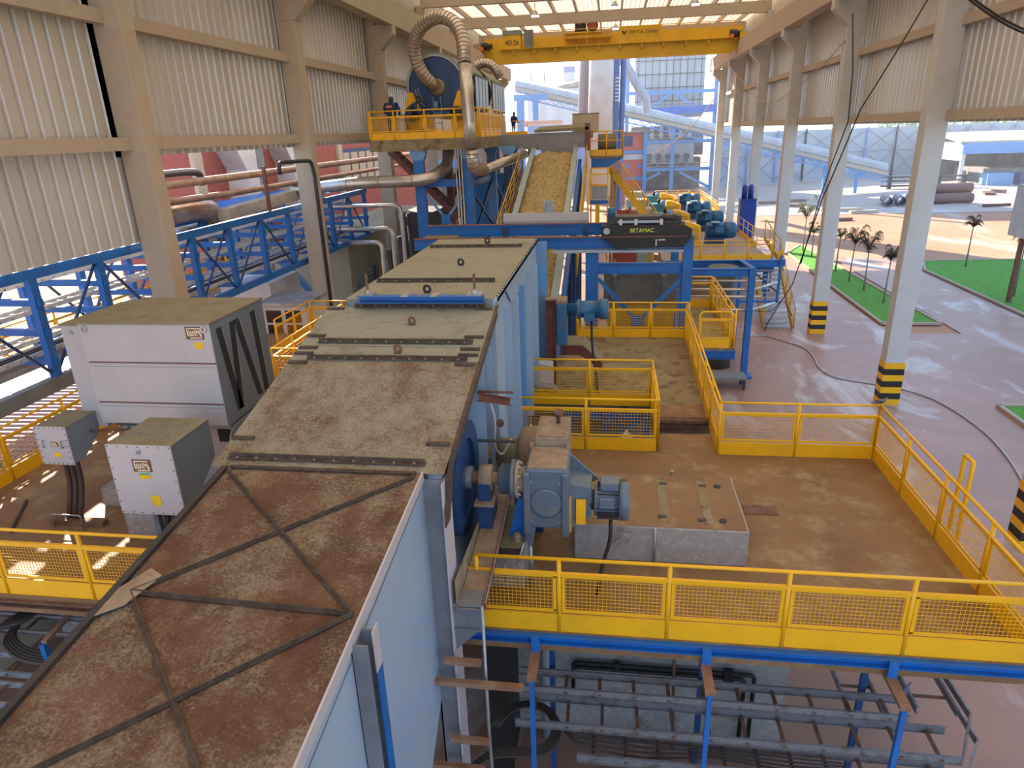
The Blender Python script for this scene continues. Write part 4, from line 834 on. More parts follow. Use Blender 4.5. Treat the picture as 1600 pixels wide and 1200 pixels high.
# ================================================================== RAISED PLATFORM WITH DRUM
UP = -0.12
flat('floor', rect(-9.95, 28.6, -5.25, 46), UP, PLATG, 0.45)
flat('floor', [(-5.25, 34), (-1.0, 34), (-1.0, 38), (-5.25, 38)], UP, PLATG, 0.25)
railing((-9.9, 28.65), (-5.3, 28.65), 4, 'bright yellow mesh railing along the front of the raised drum platform', z=UP, step=0.07, wt=0.008, posts=[0.05, 1.05, 2.35, 3.6, 4.55])
railing((-5.28, 34.2), (-5.28, 28.7), 5, 'yellow railing along the right side of the raised drum platform', z=UP, step=0.09, wt=0.008)
railing((-9.92, 34), (-9.92, 28.7), 4, 'yellow railing along the left side of the raised drum platform, behind the worker', z=UP, step=0.12, wt=0.008)
flat('floor', rect(-10.3, 59.5, -6.6, 64), -0.2, PLATG, 0.3)
for x in (-9.8, -7.0): struct('trim_11', MB().box(x-0.15, 61, G, x+0.15, 61.3, -0.5), BLUD)
railing((-8.8, 59.6), (-7.0, 59.6), 4, 'far sunlit railing past the end of the drum cover beside the distant person', z=-0.2, mesh=False)
for k, (x, y, l) in enumerate(((-7.95, 28.8, 'tall blue steel leg at the left front of the raised platform'), (-5.9, 28.8, 'tall blue steel leg at the right front of the raised platform'),
                (-5.9, 34.8, 'blue steel leg behind the right front leg, under the raised platform'), (-5.3, 38.5, 'dark blue steel leg farther back beside the conveyor'),
                (-8.2, 38.5, 'dark blue steel leg in the shade behind the left front leg'), (-4.8, 33.0, 'dark blue steel leg close to the conveyor railing'))):
    t = thing('platform_leg', (x, y, G), l, 'steel leg', 'steel legs under the raised platform')
    w = 0.21
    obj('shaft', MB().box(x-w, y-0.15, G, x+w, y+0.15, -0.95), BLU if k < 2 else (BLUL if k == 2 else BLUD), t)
    obj('flared_head', MB().prism([(x-w, y-0.15, -0.95), (x+w, y-0.15, -0.95), (x+w+0.12, y-0.15, -0.75), (x+w+0.12, y-0.15, -0.57), (x-w-0.12, y-0.15, -0.57), (x-w-0.12, y-0.15, -0.75)], (0, 0.3, 0)), BLUL, t)
t = thing('cross_bracing', (-6.9, 28.8, -4.2), 'blue X bracing with centre plate between the two front legs of the raised platform', 'bracing')
obj('beam', MB().ibeam((-7.74, 28.8, -1.88), (-6.11, 28.8, -1.88), 0.18, 0.3), BLU, t)
for a, c in (((-7.74, -2.35), (-6.11, -4.35)), ((-6.11, -2.35), (-7.74, -4.35))): obj('brace', MB().bar((a[0], 28.75, a[1]), (c[0], 28.75, c[1]), 0.05, 0.1, (0, 0, 1)), BLUL, t)
obj('gusset', MB().box(-7.12, 28.68, -3.55, -6.74, 28.72, -3.15), BLU, t)
obj('beam', MB().ibeam((-7.74, 28.8, -4.55), (-6.11, 28.8, -4.55), 0.18, 0.25), BLU, t)
for k, (a, c) in enumerate((((-5.9, 29, -2.0), (-5.9, 34.7, -2.0)), ((-5.9, 29.0, -4.5), (-5.9, 34.7, -4.5)), ((-8, 29, -2), (-8, 38, -2)))):
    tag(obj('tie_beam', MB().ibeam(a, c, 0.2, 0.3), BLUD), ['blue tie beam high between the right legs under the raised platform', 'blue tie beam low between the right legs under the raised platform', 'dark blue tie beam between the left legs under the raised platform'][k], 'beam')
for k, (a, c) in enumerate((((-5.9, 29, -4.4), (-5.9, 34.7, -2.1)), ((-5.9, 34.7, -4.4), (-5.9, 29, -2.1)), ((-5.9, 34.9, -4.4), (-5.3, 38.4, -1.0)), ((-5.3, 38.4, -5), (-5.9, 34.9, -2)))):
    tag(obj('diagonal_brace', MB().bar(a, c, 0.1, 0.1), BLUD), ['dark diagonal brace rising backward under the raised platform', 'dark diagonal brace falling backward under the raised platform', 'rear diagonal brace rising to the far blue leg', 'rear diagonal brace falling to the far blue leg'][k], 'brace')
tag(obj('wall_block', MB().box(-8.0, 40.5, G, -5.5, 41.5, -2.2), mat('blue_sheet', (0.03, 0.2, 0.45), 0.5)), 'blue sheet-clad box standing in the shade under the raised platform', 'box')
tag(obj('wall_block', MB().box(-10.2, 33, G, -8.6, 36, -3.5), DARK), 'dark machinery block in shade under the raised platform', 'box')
# brown stairs below the platform
t = stair((-9.9, 31, -0.6), (-6.9, 31, -3.6), 0.9, 13, 'dark brown steel stair descending to the right under the raised platform', (0, 1, 0), OXID, 'brown_stair')
obj('leg', MB().box(-7.0, 31.0, G, -6.9, 31.1, -3.7), OXID, t)
obj('stringer', MB().bar((-9.9, 30.98, -0.6), (-6.9, 30.98, -3.6), 0.05, 0.25), OXID, t); obj('stringer', MB().bar((-9.9, 31.92, -0.6), (-6.9, 31.92, -3.6), 0.05, 0.25), RUST, t)
t = stair((-8.4, 34, -3.8), (-6.9, 34, -0.7), 0.9, 11, 'second dark brown steel stair rising behind the blue legs', (0, 1, 0), OXID, 'brown_stair')
obj('leg', MB().box(-8.4, 34.0, G, -8.3, 34.1, -3.9), OXID, t)
obj('stringer', MB().bar((-8.4, 33.98, -3.8), (-6.9, 33.98, -0.7), 0.05, 0.25), OXID, t); obj('stringer', MB().bar((-8.4, 34.92, -3.8), (-6.9, 34.92, -0.7), 0.05, 0.25), RUST, t)
tag(obj('brown_post', MB().box(-7.7, 32.4, G, -7.4, 32.7, -0.6), OXID), 'dark red steel post under the raised platform between the two blue front legs', 'post')
# drum
DX, DZ, DR = -7.65, 1.98, 1.2
t = thing('rotary_drum', (DX, 33, UP), 'big drum with dark blue round end cover and pipe elbow on the raised platform', 'drum')
obj('end_cover', MB().lathe((DX, 31.35, DZ), (0, 1, 0), [(0, DR*0.98), (0.06, DR)], 48), BLUD, t)
obj('shell', MB().lathe((DX, 31.42, DZ+0.03), (0, 1, 0), [(0, DR+0.12), (3.4, DR+0.12)], 48), mat('grey_green_shell', (0.24, 0.28, 0.27), 0.5), t, True)
obj('rim', MB().ring((DX, 31.32, DZ), (0, 1, 0), DR, DR+0.06, 0.12, 48), STEEL, t)
obj('hub', MB().lathe((DX+0.1, 31.3, DZ-0.02), (0, -1, 0), [(0, 0.34), (0.05, 0.34), (0.05, 0.28), (0.25, 0.28)], 24), DUSTT, t, True)
obj('rib', MB().box(DX+0.62, 31.3, DZ-0.95, DX+0.66, 31.36, DZ+0.4), BLUD, t)
b = MB()
for k in range(16):
    a = PI*1.03+k*0.055; b.lathe((DX+0.92*math.cos(a), 31.34, DZ+0.95*math.sin(a)), (0, -1, 0), [(0, 0.025), (0.03, 0.025)], 6)
for k in range(8):
    a = PI*1.02+k*0.09; b.lathe((DX+0.8*math.cos(a), 31.34, DZ+0.8*math.sin(a)), (0, -1, 0), [(0, 0.025), (0.03, 0.025)], 6)
g = obj('bolts', b, STEEL, t); g['kind'] = 'stuff'
for s in (-1, 1):
    obj('cradle', MB().prism([(DX+s*0.72, 31.1, UP+0.05), (DX+s*1.42, 31.1, UP+0.05), (DX+s*1.38, 31.1, UP+1.25), (DX+s*1.22, 31.1, UP+1.9), (DX+s*1.02, 31.1, UP+1.9), (DX+s*0.62, 31.1, UP+0.9)], (0, 0.25, 0)), YEL, t)
    obj('roller', MB().lathe((DX+s*0.98, 31.0, UP+0.98), (0, -1, 0), [(0, 0.3), (0.25, 0.3), (0.3, 0.12)], 20), BLACK, t, True)
obj('ladder', MB().tube([(DX-0.1, 31.1, UP), (DX-0.1, 31.1, UP+1.7)], 0.02, 6).tube([(DX+0.25, 31.1, UP), (DX+0.25, 31.1, UP+1.7)], 0.02, 6).box(DX-0.1, 31.08, UP+1.0, DX+0.25, 31.1, UP+1.04).box(DX-0.1, 31.08, UP+0.6, DX+0.25, 31.1, UP+0.64).box(DX-0.05, 31.05, UP+1.25, DX+0.1, 31.1, UP+1.5), BLUL, t)
obj('yellow_base', MB().box(DX-1.4, 30.9, UP, DX+1.4, 31.5, UP+0.28).bar((DX-1.1, 30.6, UP+0.1), (DX-0.2, 30.6, UP+0.75), 0.12, 0.14).bar((DX+0.0, 30.6, UP+0.1), (DX-0.2, 30.6, UP+0.8), 0.12, 0.12), YELD, t)
# tunnel cover with side windows
def tunnel(y0, y1, n, label):
    t = thing('drum_cover', (DX, (y0+y1)/2, UP), label, 'cover')
    x = DX+DR+0.16
    b = MB()
    for k in range(12):
        a0 = PI*0.12+k*(PI*0.8/12); a1 = a0+PI*0.8/12; r = DR+0.16
        b.quad((DX+r*math.cos(a0), y0, DZ+r*math.sin(a0)), (DX+r*math.cos(a0), y1, DZ+r*math.sin(a0)), (DX+r*math.cos(a1), y1, DZ+r*math.sin(a1)), (DX+r*math.cos(a1), y0, DZ+r*math.sin(a1)))
    obj('curved_roof', b, mat('olive_roof', (0.2, 0.24, 0.13), 0.6), t)
    obj('end_wall', MB().lathe((DX, y0+0.05, DZ), (0, 1, 0), [(0, DR+0.1), (0.03, DR+0.1)], 32), BLACK, t)
    obj('frame', MB().box(x-0.05, y0, DZ-0.95, x, y1, DZ+0.62), DARK, t)
    w = (y1-y0)/n
    for i in range(n): obj('window_panel', MB().box(x, y0+w*i+0.08, DZ-0.85, x+0.02, y0+w*(i+1)-0.12, DZ+0.5), WALLB, t)
    b = MB().box(x-0.1, y0, UP, x-0.02, y1, DZ-1.0)
    obj('lower_skirt', b, CONC, t)
    return t
tunnel(33.4, 36.9, 4, 'nearer drum cover section with four pale side panels')
tunnel(38.2, 42.6, 5, 'farther drum cover section with ribbed olive roof and pale side panels')
# ducts
def duct(name, pts, r, label, m=ALU, step=0.16, rings=True, seg=16):
    t = thing(name, pts[0], label, 'duct'); pts = bend(pts, 0.5, 4)
    obj('pipe', MB().tube(pts, r, seg), m, t, True)
    if rings:
        b = MB(); L = 0; acc = 0
        for p, q in zip(pts[:-1], pts[1:]):
            d = (q-p).length
            while acc <= d and d > 1e-5:
                c = p.lerp(q, acc/d); b.lathe(c, (q-p), [(0, r*1.04), (0.035, r*1.04)], seg); acc += step
            acc -= d
        g = obj('seam_rings', b, RUSTP, t); g['kind'] = 'stuff'
    return t
loop = [(-7.55,31.05,1.96), (-7.95,30.7,2.35), (-8.19,30.5,2.9), (-8.22,30.25,3.42), (-7.95,29.97,3.96), (-7.40,29.69,4.31), (-6.75,29.41,4.42), (-6.14,29.13,4.11), (-5.84,28.85,3.55), (-5.73,28.45,2.57)]
duct('segmented_duct', loop, 0.26, 'segmented metal duct looping up from the drum hub like a hook')
duct('vertical_duct', [(-5.73,28.44,2.55), (-5.62,28.1,1.0), (-5.55,28.0,-0.55)], 0.25, 'straight vertical metal duct coming down in front of the yellow platform railing', rings=False)
duct('duct_elbow', [(-5.55,28.0,-0.55), (-5.55,28.1,-1.35), (-5.3,29.3,-1.42)], 0.24, 'segmented elbow at the foot of the vertical duct', step=0.16)
duct('slanted_pipe', [(-5.32,29.25,-1.42), (-4.02,33.0,-0.96)], 0.2, 'smooth slanted pipe leading back from the duct elbow to the conveyor head', rings=False)
duct('duct_return', [(-6.95,30.0,-0.6), (-6.9,29.6,-1.2), (-7.3,28.35,-1.66), (-8.25,28.2,-1.73), (-10.45,28.2,-1.75), (-12.01,28.2,-1.9), (-13.4, 28.3, -2.0)], 0.25, 'large horizontal metal pipe running left from under the raised platform past the wall column', rings=True, step=1.4)
ARCH = [(-7.17,38,2.9), (-7.15,38,3.25), (-6.67,38,3.46), (-6.18,38,3.3), (-5.83,38,2.73)]
duct('far_duct_arch', ARCH, 0.22, 'arched segmented duct above the far drum cover', step=0.14)
for i in range(3):
    tag(obj('thin_pipe', MB().tube([(-6.33+i*0.12, 28.5, -0.5), (-6.28+i*0.12, 28.5, G)], 0.03, 8), ALU, smooth=True), ['leftmost of three thin vertical pipes beside the blue platform leg', 'middle of three thin vertical pipes beside the blue platform leg', 'rightmost of three thin vertical pipes beside the blue platform leg'][i], 'pipe')

# grey feed trough and hopper above the conveyor
GRY = mat('mid_grey_paint', (0.20, 0.21, 0.22), 0.5, col2=(0.24, 0.235, 0.22), scale=2)
t = thing('feed_trough', (-3.0, 34, -0.6), 'grey feed trough and hopper mouth above the conveyor head', 'trough')
obj('trough', MB().prism([(-5.25, 33.6, -0.10), (-1.25, 33.6, -0.05), (-1.25, 33.6, -0.75), (-3.6, 33.6, -0.8), (-5.25, 33.6, -0.65)], (0, 1.2, 0)), GRY, t)
obj('top_plate', MB().prism([(-3.6, 33.5, -0.05), (-1.1, 33.5, 0.02), (-1.1, 36, 0.2), (-3.6, 36, 0.1)], (0, 0, 0.12)), DUSTG, t)
obj('hopper_mouth', MB().prism([(-3.45, 33.3, -0.62), (-1.5, 33.3, -0.55), (-1.75, 33.3, -1.3), (-3.0, 33.3, -1.3)], (0, 0.8, 0)), GRY, t)
obj('gate_frame', MB().box(-1.25, 33.5, -0.9, -1.05, 34.6, 0.3), OXID, t)
t = thing('timber_crate', (-1.3, 37, 0.2), 'tan box on the platform end beside the chimney foot', 'box')
obj('body', MB().box(-2.0, 36.5, UP, -0.7, 37.6, 0.75), CONC, t); obj('lid', MB().box(-2.02, 36.48, 0.75, -0.68, 37.62, 0.79), DUSTG, t)
# right balcony
flat('floor', rect(-1.05, 34.9, 0.55, 37.5), -1.2, PLATG, 0.1)
railing((-1.05, 34.95), (0.5, 34.95), 2, 'yellow two-bay balcony railing high at the right of the conveyor head', z=-1.18, mesh=False)
railing((0.5, 34.95), (0.5, 37.4), 2, 'yellow balcony railing on its right side', z=-1.18, mesh=False)
t = thing('conveyor_drive', (-0.3, 36.2, -1.2), 'dusty drum drive on the yellow balcony', 'drive')
obj('drum', MB().lathe((-0.7, 36.2, -0.6), (1, 0, 0), [(0, 0.4), (0.9, 0.4)], 20), DUSTG, t, True); obj('base', MB().box(-0.8, 35.9, -1.2, 0.3, 36.6, -0.95), DARK, t)
struct('trim_8', MB().prism([(-1.0, 35, -1.32), (0.5, 35, -1.32), (-0.2, 35, -1.75), (-1.0, 35, -1.8)], (0, 0.3, 0)), BLU)
# yellow stairs
t = stair((0.1, 38, -2.0), (2.1, 38, -4.9), 0.9, 12, 'yellow steel stair flight descending to the right of the conveyor', (0, 1, 0), YELD, 'yellow_stair')
obj('leg', MB().box(2.0, 38, G, 2.15, 38.15, -4.95), YELD, t); obj('leg', MB().box(0.1, 38, G, 0.25, 38.15, -2.1), YELD, t)
slope_rail((-0.1, 37.9, -2.0), (2.4, 37.9, -5.2), 4, 'near yellow handrail of the stair flight right of the conveyor', stringer=0.3, toes=5)
slope_rail((-0.1, 38.95, -2.0), (2.4, 38.95, -5.2), 4, 'far yellow handrail of the stair flight right of the conveyor', stringer=0.3, toes=4)
for x_, y_, z_ in ((2.3, 37.9, -5.1), (0.0, 37.9, -2.1)):
    tag(obj('stair_prop', MB().box(x_-0.06, y_-0.06, G, x_+0.06, y_+0.06, z_), YELD), 'yellow prop under the %s end of the yellow stair flight' % ('lower' if x_ > 1 else 'upper'), 'post')
t = thing('stair_tower', (-0.55, 34.2, P0), 'narrow yellow landing tower with grey mesh and blue edge beside the conveyor', 'landing')
for x in (-0.97, -0.18): obj('post', MB().tube([(x, 34, -6.1), (x, 34, -1.7)], 0.035, 8), YEL, t, True)
for z in (-1.72, -2.0, -2.5): obj('rail', MB().bar((-0.97, 34, z), (-0.18, 34, z), 0.05, 0.06), YEL, t)
obj('platform', MB().box(-1.0, 33.9, -3.35, -0.15, 35.4, -3.2), BLU, t)
obj('grating', MB().box(-0.98, 33.92, -3.2, -0.17, 35.38, -3.17).prism([(-0.95, 34.1, -2.55), (-0.2, 34.1, -2.55), (-0.2, 34.1, -3.15), (-0.95, 34.1, -3.15)], (0, 0.02, 0)), STEEL, t)
obj('toe_plate', MB().box(-0.97, 33.95, -2.55, -0.18, 34.0, -2.45), YEL, t)
tag(obj('yellow_post', MB().box(-0.75, 33.8, -6.1, -0.55, 34.0, -3.4), YEL), 'yellow square post under the narrow landing tower', 'post')
tag(obj('slanted_yellow_bar', MB().bar((-1.0, 33.9, -2.0), (-1.15, 31.5, -4.6), 0.06, 0.18), YEL), 'long slanted yellow stringer right beside the conveyor', 'bar')
tag(obj('red_pump', MB().lathe((0.3, 37, -4.3), (1, 0, 0), [(0, 0.3), (0.6, 0.3), (0.6, 0.45), (0.75, 0.45), (0.75, 0.2), (1.1, 0.2)], 20).box(0.2, 36.7, G, 1.4, 37.3, -4.55), mat('red_brown_paint', (0.28, 0.05, 0.03), 0.5)), 'red-brown pump under the yellow stair flight', 'pump')
# ================================================================== LANDING AND MILL DRIVES ON THE RIGHT
LZ = -7.2
flat('floor', rect(3.0, 39.8, 9.0, 74), LZ, mat('landing_concrete', (0.36, 0.30, 0.24), 0.8, col2=(0.28, 0.22, 0.17), scale=2), 0.3)
railing((3.8, 39.85), (9.0, 39.85), 4, 'yellow railing along the near edge of the motor landing', z=LZ, step=0.14, wt=0.01)
railing((9.0, 44.2), (9.0, 50.5), 4, 'yellow railing on the outer side of the motor landing near the dark blue cabinet', z=LZ, mesh=False)
railing((4.5, 73.5), (9.0, 73.5), 4, 'sunlit yellow railing at the far end of the motor landing', z=LZ, step=0.25, wt=0.02)
railing((9.0, 73.5), (9.0, 60), 5, 'sunlit yellow railing on the outer side of the motor landing toward its far end', z=LZ, step=0.3, wt=0.02)
t = thing('landing_beams', (6.4, 39.9, LZ-0.5), 'blue beams and posts carrying the near edge of the motor landing', 'beam')
obj('beam', MB().ibeam((3.0, 39.9, LZ-0.5), (9.2, 39.9, LZ-0.5), 0.25, 0.4), BLU, t)
for x in (3.4, 6.2, 8.8): obj('post', MB().ibeam((x, 40, G), (x, 40, LZ-0.7), 0.25, 0.25, up=(0, 1, 0)), BLU, t)
a = V((7.95, 35.4, G)); c = V((7.95, 39.8, LZ)); st = stair(a, c, 1.35, 15, 'steel stair flight with grey treads climbing from the floor to the motor landing', (1, 0, 0), STEEL)
for x in (7.9, 9.35): obj('stringer', MB().bar((x, 35.3, G+0.1), (x, 39.8, LZ+0.1), 0.06, 0.32), YELD, st)
c2 = V((8.0, 44.5, -4.9))
slope_rail((9.4, 35.3, G+0.1), (9.4, 39.8, LZ), 4, 'right dusty yellow handrail of the steel stair flight', stringer=0, m=YELD, h=1.0)
slope_rail((7.88, 35.3, G+0.1), (7.88, 37.2, -8.7), 2, 'short left dusty yellow handrail at the foot of the steel stair', stringer=0, m=YELD, h=0.95, toes=5)
slope_rail((9.4, 39.8, LZ), (9.4, 44.0, LZ+0.6), 3, 'yellow handrail continuing past the top of the steel stair', stringer=0.3, m=YELD, h=1.1, toes=2)
t = thing('notice_plate', (9.35, 39.5, -6.6), 'small yellow plate on the handrail at the top of the steel stair', 'sign'); obj('plate', MB().box(9.2, 39.3, -7.0, 9.5, 39.33, -6.6), YEL, t)
def mill_drive(x, y, label, k):
    t = thing('drive_motor', (x, y, LZ), label, 'motor', 'blue drive motors in a row on the landing')
    z = -6.3
    obj('body', MB().lathe((x-0.3, y, z), (1, 0, 0), [(0, 0.42), (0.02, 0.5), (1.1, 0.5), (1.12, 0.42)], 24), MBLU, t, True)
    obj('fan_cover', MB().lathe((x+0.82, y, z), (1, 0, 0), [(0, 0.52), (0.55, 0.52), (0.72, 0.44), (0.78, 0.3)], 24), MBLU, t, True)
    b = MB()
    for i in range(9): b.box(x-0.25, y-0.53, z-0.36+i*0.085, x+0.78, y-0.40, z-0.34+i*0.085)
    g = obj('cooling_fins', b, BLUD, t); g['kind'] = 'stuff'
    obj('terminal_box', MB().box(x+0.2, y-0.65, z-0.1, x+0.75, y-0.35, z+0.3), MBLU, t, bevel=0.03)
    obj('terminal_lid', MB().box(x+0.0, y-0.5, z+0.5, x+0.5, y+0.2, z+0.56), mat('green_grey_lid', (0.2, 0.34, 0.33), 0.5), t)
    obj('feet', MB().box(x-0.3, y-0.5, LZ, x+0.8, y+0.5, z-0.4), BLUD, t)
    return t
ml = ['nearest and largest blue drive motor on the landing, just right of the hoist', 'second blue drive motor of the row from the hoist', 'third blue drive motor of the row from the hoist', 'farthest blue drive motor, by the sunlit railing']
gl = ['nearest', 'second', 'third', 'farthest']
for k, y in enumerate((45.5, 52.0, 59.0, 66.2)):
    x = 6.35 if k == 0 else 6.5
    mill_drive(x, y, ml[k], k)
    t = thing('coupling_guard', (4.9, y, LZ), ['yellow coupling guard left of the nearest blue drive motor', 'yellow coupling guard left of the second blue drive motor', 'yellow coupling guard left of the third blue drive motor', 'sunlit yellow coupling guard left of the farthest blue drive motor'][k], 'guard', 'yellow guards beside the drive motors')
    obj('cover', MB().prism([(4.5, y-0.45, LZ), (5.7, y-0.45, LZ), (5.7, y-0.45, -6.0), (4.9, y-0.45, -5.7), (4.5, y-0.45, -5.7)], (0, 0.9, 0)), YEL, t, bevel=0.02)
    obj('mesh', MB().box(4.62, y-0.47, LZ+0.3, 5.55, y-0.45, -6.1), YELD, t)
    t = thing('planetary_gearbox', (3.6, y, LZ), ['teal gearbox before the nearest yellow guard', 'teal gearbox before the second yellow guard', 'teal gearbox before the third yellow guard', 'teal gearbox before the farthest yellow guard'][k], 'gearbox', 'teal gearboxes of the drive row')
    TEAL = mat('teal_paint', (0.03, 0.20, 0.28), 0.45, col2=(0.1, 0.25, 0.3), scale=1)
    obj('body', MB().box(3.1, y-0.6, LZ, 4.3, y+0.6, -5.9).lathe((4.3, y, -6.4), (1, 0, 0), [(0, 0.35), (0.3, 0.3)], 16), TEAL, t, bevel=0.04)
    obj('filter', MB().lathe((3.9, y-0.3, -5.9), (0, 0, 1), [(0, 0.12), (0.35, 0.12)], 10), BLACK, t, True)
    obj('side_pump', MB().lathe((4.2, y-0.75, -6.1), (0, 0, 1), [(0, 0.2), (0.4, 0.2), (0.5, 0.12)], 12), BLUL, t, True)
    t = thing('oil_tank', (2.1, y, LZ), ['grey-green oil tank at the foot of the yellow stair, nearest', 'grey-green oil tank, second in the row', 'grey-green oil tank, third in the row', 'pale oil tank at the far end of the row'][k], 'tank', 'oil tanks of the drive row')
    TG = mat('tank_green_grey', (0.33, 0.45, 0.45), 0.5)
    obj('body', MB().box(1.3, y-0.7, G, 2.8, y+0.5, -5.6), TG, t); obj('lid', MB().box(1.2, y-0.8, -5.6, 2.9, y+0.6, -5.5), WHITE, t)
t = thing('blue_cabinet', (9.5, 51, LZ), 'dark royal blue cabinet with two blue cylinders on top, beside the column', 'cabinet')
RB = mat('royal_blue_paint', (0.012, 0.045, 0.32), 0.4)
obj('body', MB().box(9.0, 50.4, LZ-0.2, 10.02, 51.4, -4.95), RB, t, bevel=0.02); obj('top', MB().box(8.96, 50.36, -4.95, 10.03, 51.44, -4.88), BLUD, t)
obj('side_pipes', MB().box(8.9, 50.7, -6.5, 9.0, 51.0, -5.0), WHITE, t); obj('stand', MB().box(9.05, 50.45, G, 9.95, 51.35, LZ-0.2), DARK, t)
for x in (9.25, 9.68): obj('cylinder', MB().lathe((x, 50.9, -4.88), (0, 0, 1), [(0, 0.19), (0.8, 0.19), (0.95, 0.1)], 14), RB, t, True)
# pipe frame between ledge and stair
t = thing('pipe_support', (4.6, 28, G), 'open blue steel frame carrying four pale horizontal pipes, left of the steel stair', 'frame')
for x, y in ((5.65, 28), (5.65, 31.0), (2.9, 28)): obj('post', MB().box(x-0.12, y-0.12, G, x+0.12, y+0.12, -5.4 if y == 28 else -5.7), BLU, t)
obj('beam', MB().ibeam((2.3, 28, -5.55), (5.75, 28, -5.55), 0.2, 0.32), BLU, t); obj('beam', MB().ibeam((2.3, 31, -5.75), (7.6, 31, -5.75), 0.2, 0.3), BLU, t); obj('beam', MB().ibeam((5.65, 28, -5.52), (5.65, 31, -5.7), 0.2, 0.3), BLU, t)
obj('hanger', MB().box(7.35, 30.9, -7.5, 7.45, 31.0, -5.4).box(5.7, 30.9, -7.5, 7.4, 31.0, -7.4), BLU, t)
obj('foot', MB().box(5.4, 27.7, G, 5.95, 28.3, G+0.1), BLU, t)
for i, z in enumerate((-5.95, -6.3, -6.6, -7.15)):
    obj('pipe', MB().tube(bend([(2.4, 28.2, z), (5.75, 28.2, z), (6.75, 28.5, z+0.22)] if i in (1, 3) else [(2.4, 28.2, z), (5.9, 28.2, z), (6.1, 28.2, z)], 0.2), 0.065 if i else 0.045, 10), ALU, t, True)
obj('brace', MB().bar((5.75, 28.3, -5.6), (6.8, 28.6, -6.5), 0.06, 0.06), DARK, t)
t = thing('upright_tank', (4.9, 29.4, G), 'dark upright cylindrical tank inside the blue pipe frame', 'tank')
obj('shell', MB().lathe((4.75, 29.5, G), (0, 0, 1), [(0, 0.62), (4.4, 0.62)], 28), mat('olive_dark_steel', (0.075, 0.075, 0.06), 0.5, col2=(0.11, 0.10, 0.08), scale=2), t, True)
obj('cage', MB().tube([(5.3, 28.4, G), (5.3, 28.4, G+1.1)], 0.02, 6).tube([(5.3, 29.2, G), (5.3, 29.2, G+1.1)], 0.02, 6).tube([(5.3, 28.4, G+1.1), (5.3, 29.2, G+1.1)], 0.02, 6), STEEL, t)
t = thing('low_trolley', (4.9, 26.9, G), 'low dark steel table standing at the foot of the blue pipe frame', 'table')
obj('top', MB().box(3.9, 26.4, G+0.42, 5.5, 27.2, G+0.5), mat('grey_green_steel', (0.2, 0.22, 0.2), 0.5), t)
for x, y in ((4.0, 26.45), (5.4, 26.45), (4.0, 27.1), (5.4, 27.1)): obj('leg', MB().box(x-0.05, y-0.05, G, x+0.05, y+0.05, G+0.42), DARK, t)

# ================================================================== OVERHEAD CRANE
CY = 60.0
t = thing('overhead_crane', (-0.3, CY, 5.2), 'yellow overhead travelling crane spanning the hall with rating plate and lettering', 'crane')
CYEL = mat('crane_yellow', (0.74, 0.46, 0.008), 0.45, col2=(0.62, 0.38, 0.01), scale=0.6)
obj('front_girder', MB().box(-9.6, CY-0.35, 5.28, 9.0, CY+0.35, 6.25).prism([(-10.4, CY-0.35, 5.75), (-9.6, CY-0.35, 5.28), (-9.6, CY-0.35, 6.25), (-10.4, CY-0.35, 6.25)], (0, 0.7, 0)).prism([(9.9, CY-0.35, 5.9), (9.0, CY-0.35, 6.25), (9.0, CY-0.35, 5.28)], (0, 0.7, 0)), CYEL, t)
obj('girder_flange', MB().box(-9.5, CY-0.45, 5.22, 9.0, CY+0.4, 5.28), CYEL, t)
obj('rear_girder', MB().box(-10.6, CY+1.6, 5.9, 10.0, CY+2.3, 7.3), CYEL, t)
for x in (-10.65, 9.3): obj('end_carriage', MB().box(x, CY-1.0, 6.17, x+0.55, CY+2.8, 6.6), CYEL, t)
obj('rating_box', MB().box(-8.75, CY-0.5, 6.1, -7.35, CY+0.3, 7.25), CYEL, t)
obj('rating_box_roof', MB().box(-8.8, CY-0.55, 7.25, -7.3, CY+0.35, 7.6), mat('green_grey_cover', (0.22, 0.27, 0.22), 0.6), t)
text('rating', '40.0t', 0.55, (-8.05, CY-0.52, 6.7), (PI/2, 0, 0), BLACK, t)
obj('grey_cabinet', MB().box(-7.1, CY-0.3, 6.3, -6.4, CY+0.3, 7.6), WEBG, t)
obj('name_plate', MB().box(0.4, CY-0.5, 6.3, 3.6, CY-0.44, 7.45), CYEL, t)
text('lettering', 'VERTICAL CRANES', 0.34, (2.25, CY-0.52, 7.0), (PI/2, 0, 0), BLACK, t, sx=0.78)
obj('logo', MB().bar((0.62, CY-0.52, 7.14), (0.78, CY-0.52, 6.82), 0.012, 0.09, (1, 0, 0)).bar((0.96, CY-0.52, 7.14), (0.78, CY-0.52, 6.82), 0.012, 0.07, (1, 0, 0)).bar((0.74, CY-0.52, 7.1), (0.80, CY-0.52, 6.96), 0.012, 0.04, (1, 0, 0)), BLACK, t)
for i in range(11):
    x = -8.0+i*1.68; obj('bracket', MB().prism([(x, CY-0.36, 6.1), (x, CY-0.62, 6.1), (x, CY-0.36, 5.75)], (0.14, 0, 0)).box(x, CY-0.65, 5.9, x+0.12, CY-0.58, 6.35), CYEL, t)
obj('walkway_rail', MB().tube([(-5.8, CY-0.7, 7.4), (9.0, CY-0.7, 7.4)], 0.03, 6).tube([(-5.8, CY-0.7, 6.85), (9.0, CY-0.7, 6.85)], 0.02, 6), CYEL, t)
for i in range(9):
    x = -5.8+i*1.85; obj('rail_post', MB().tube([(x, CY-0.7, 6.25), (x, CY-0.7, 7.4)], 0.03, 6), CYEL, t)
obj('walkway', MB().box(-9.0, CY-0.75, 6.22, 9.0, CY-0.35, 6.26), CYEL, t)
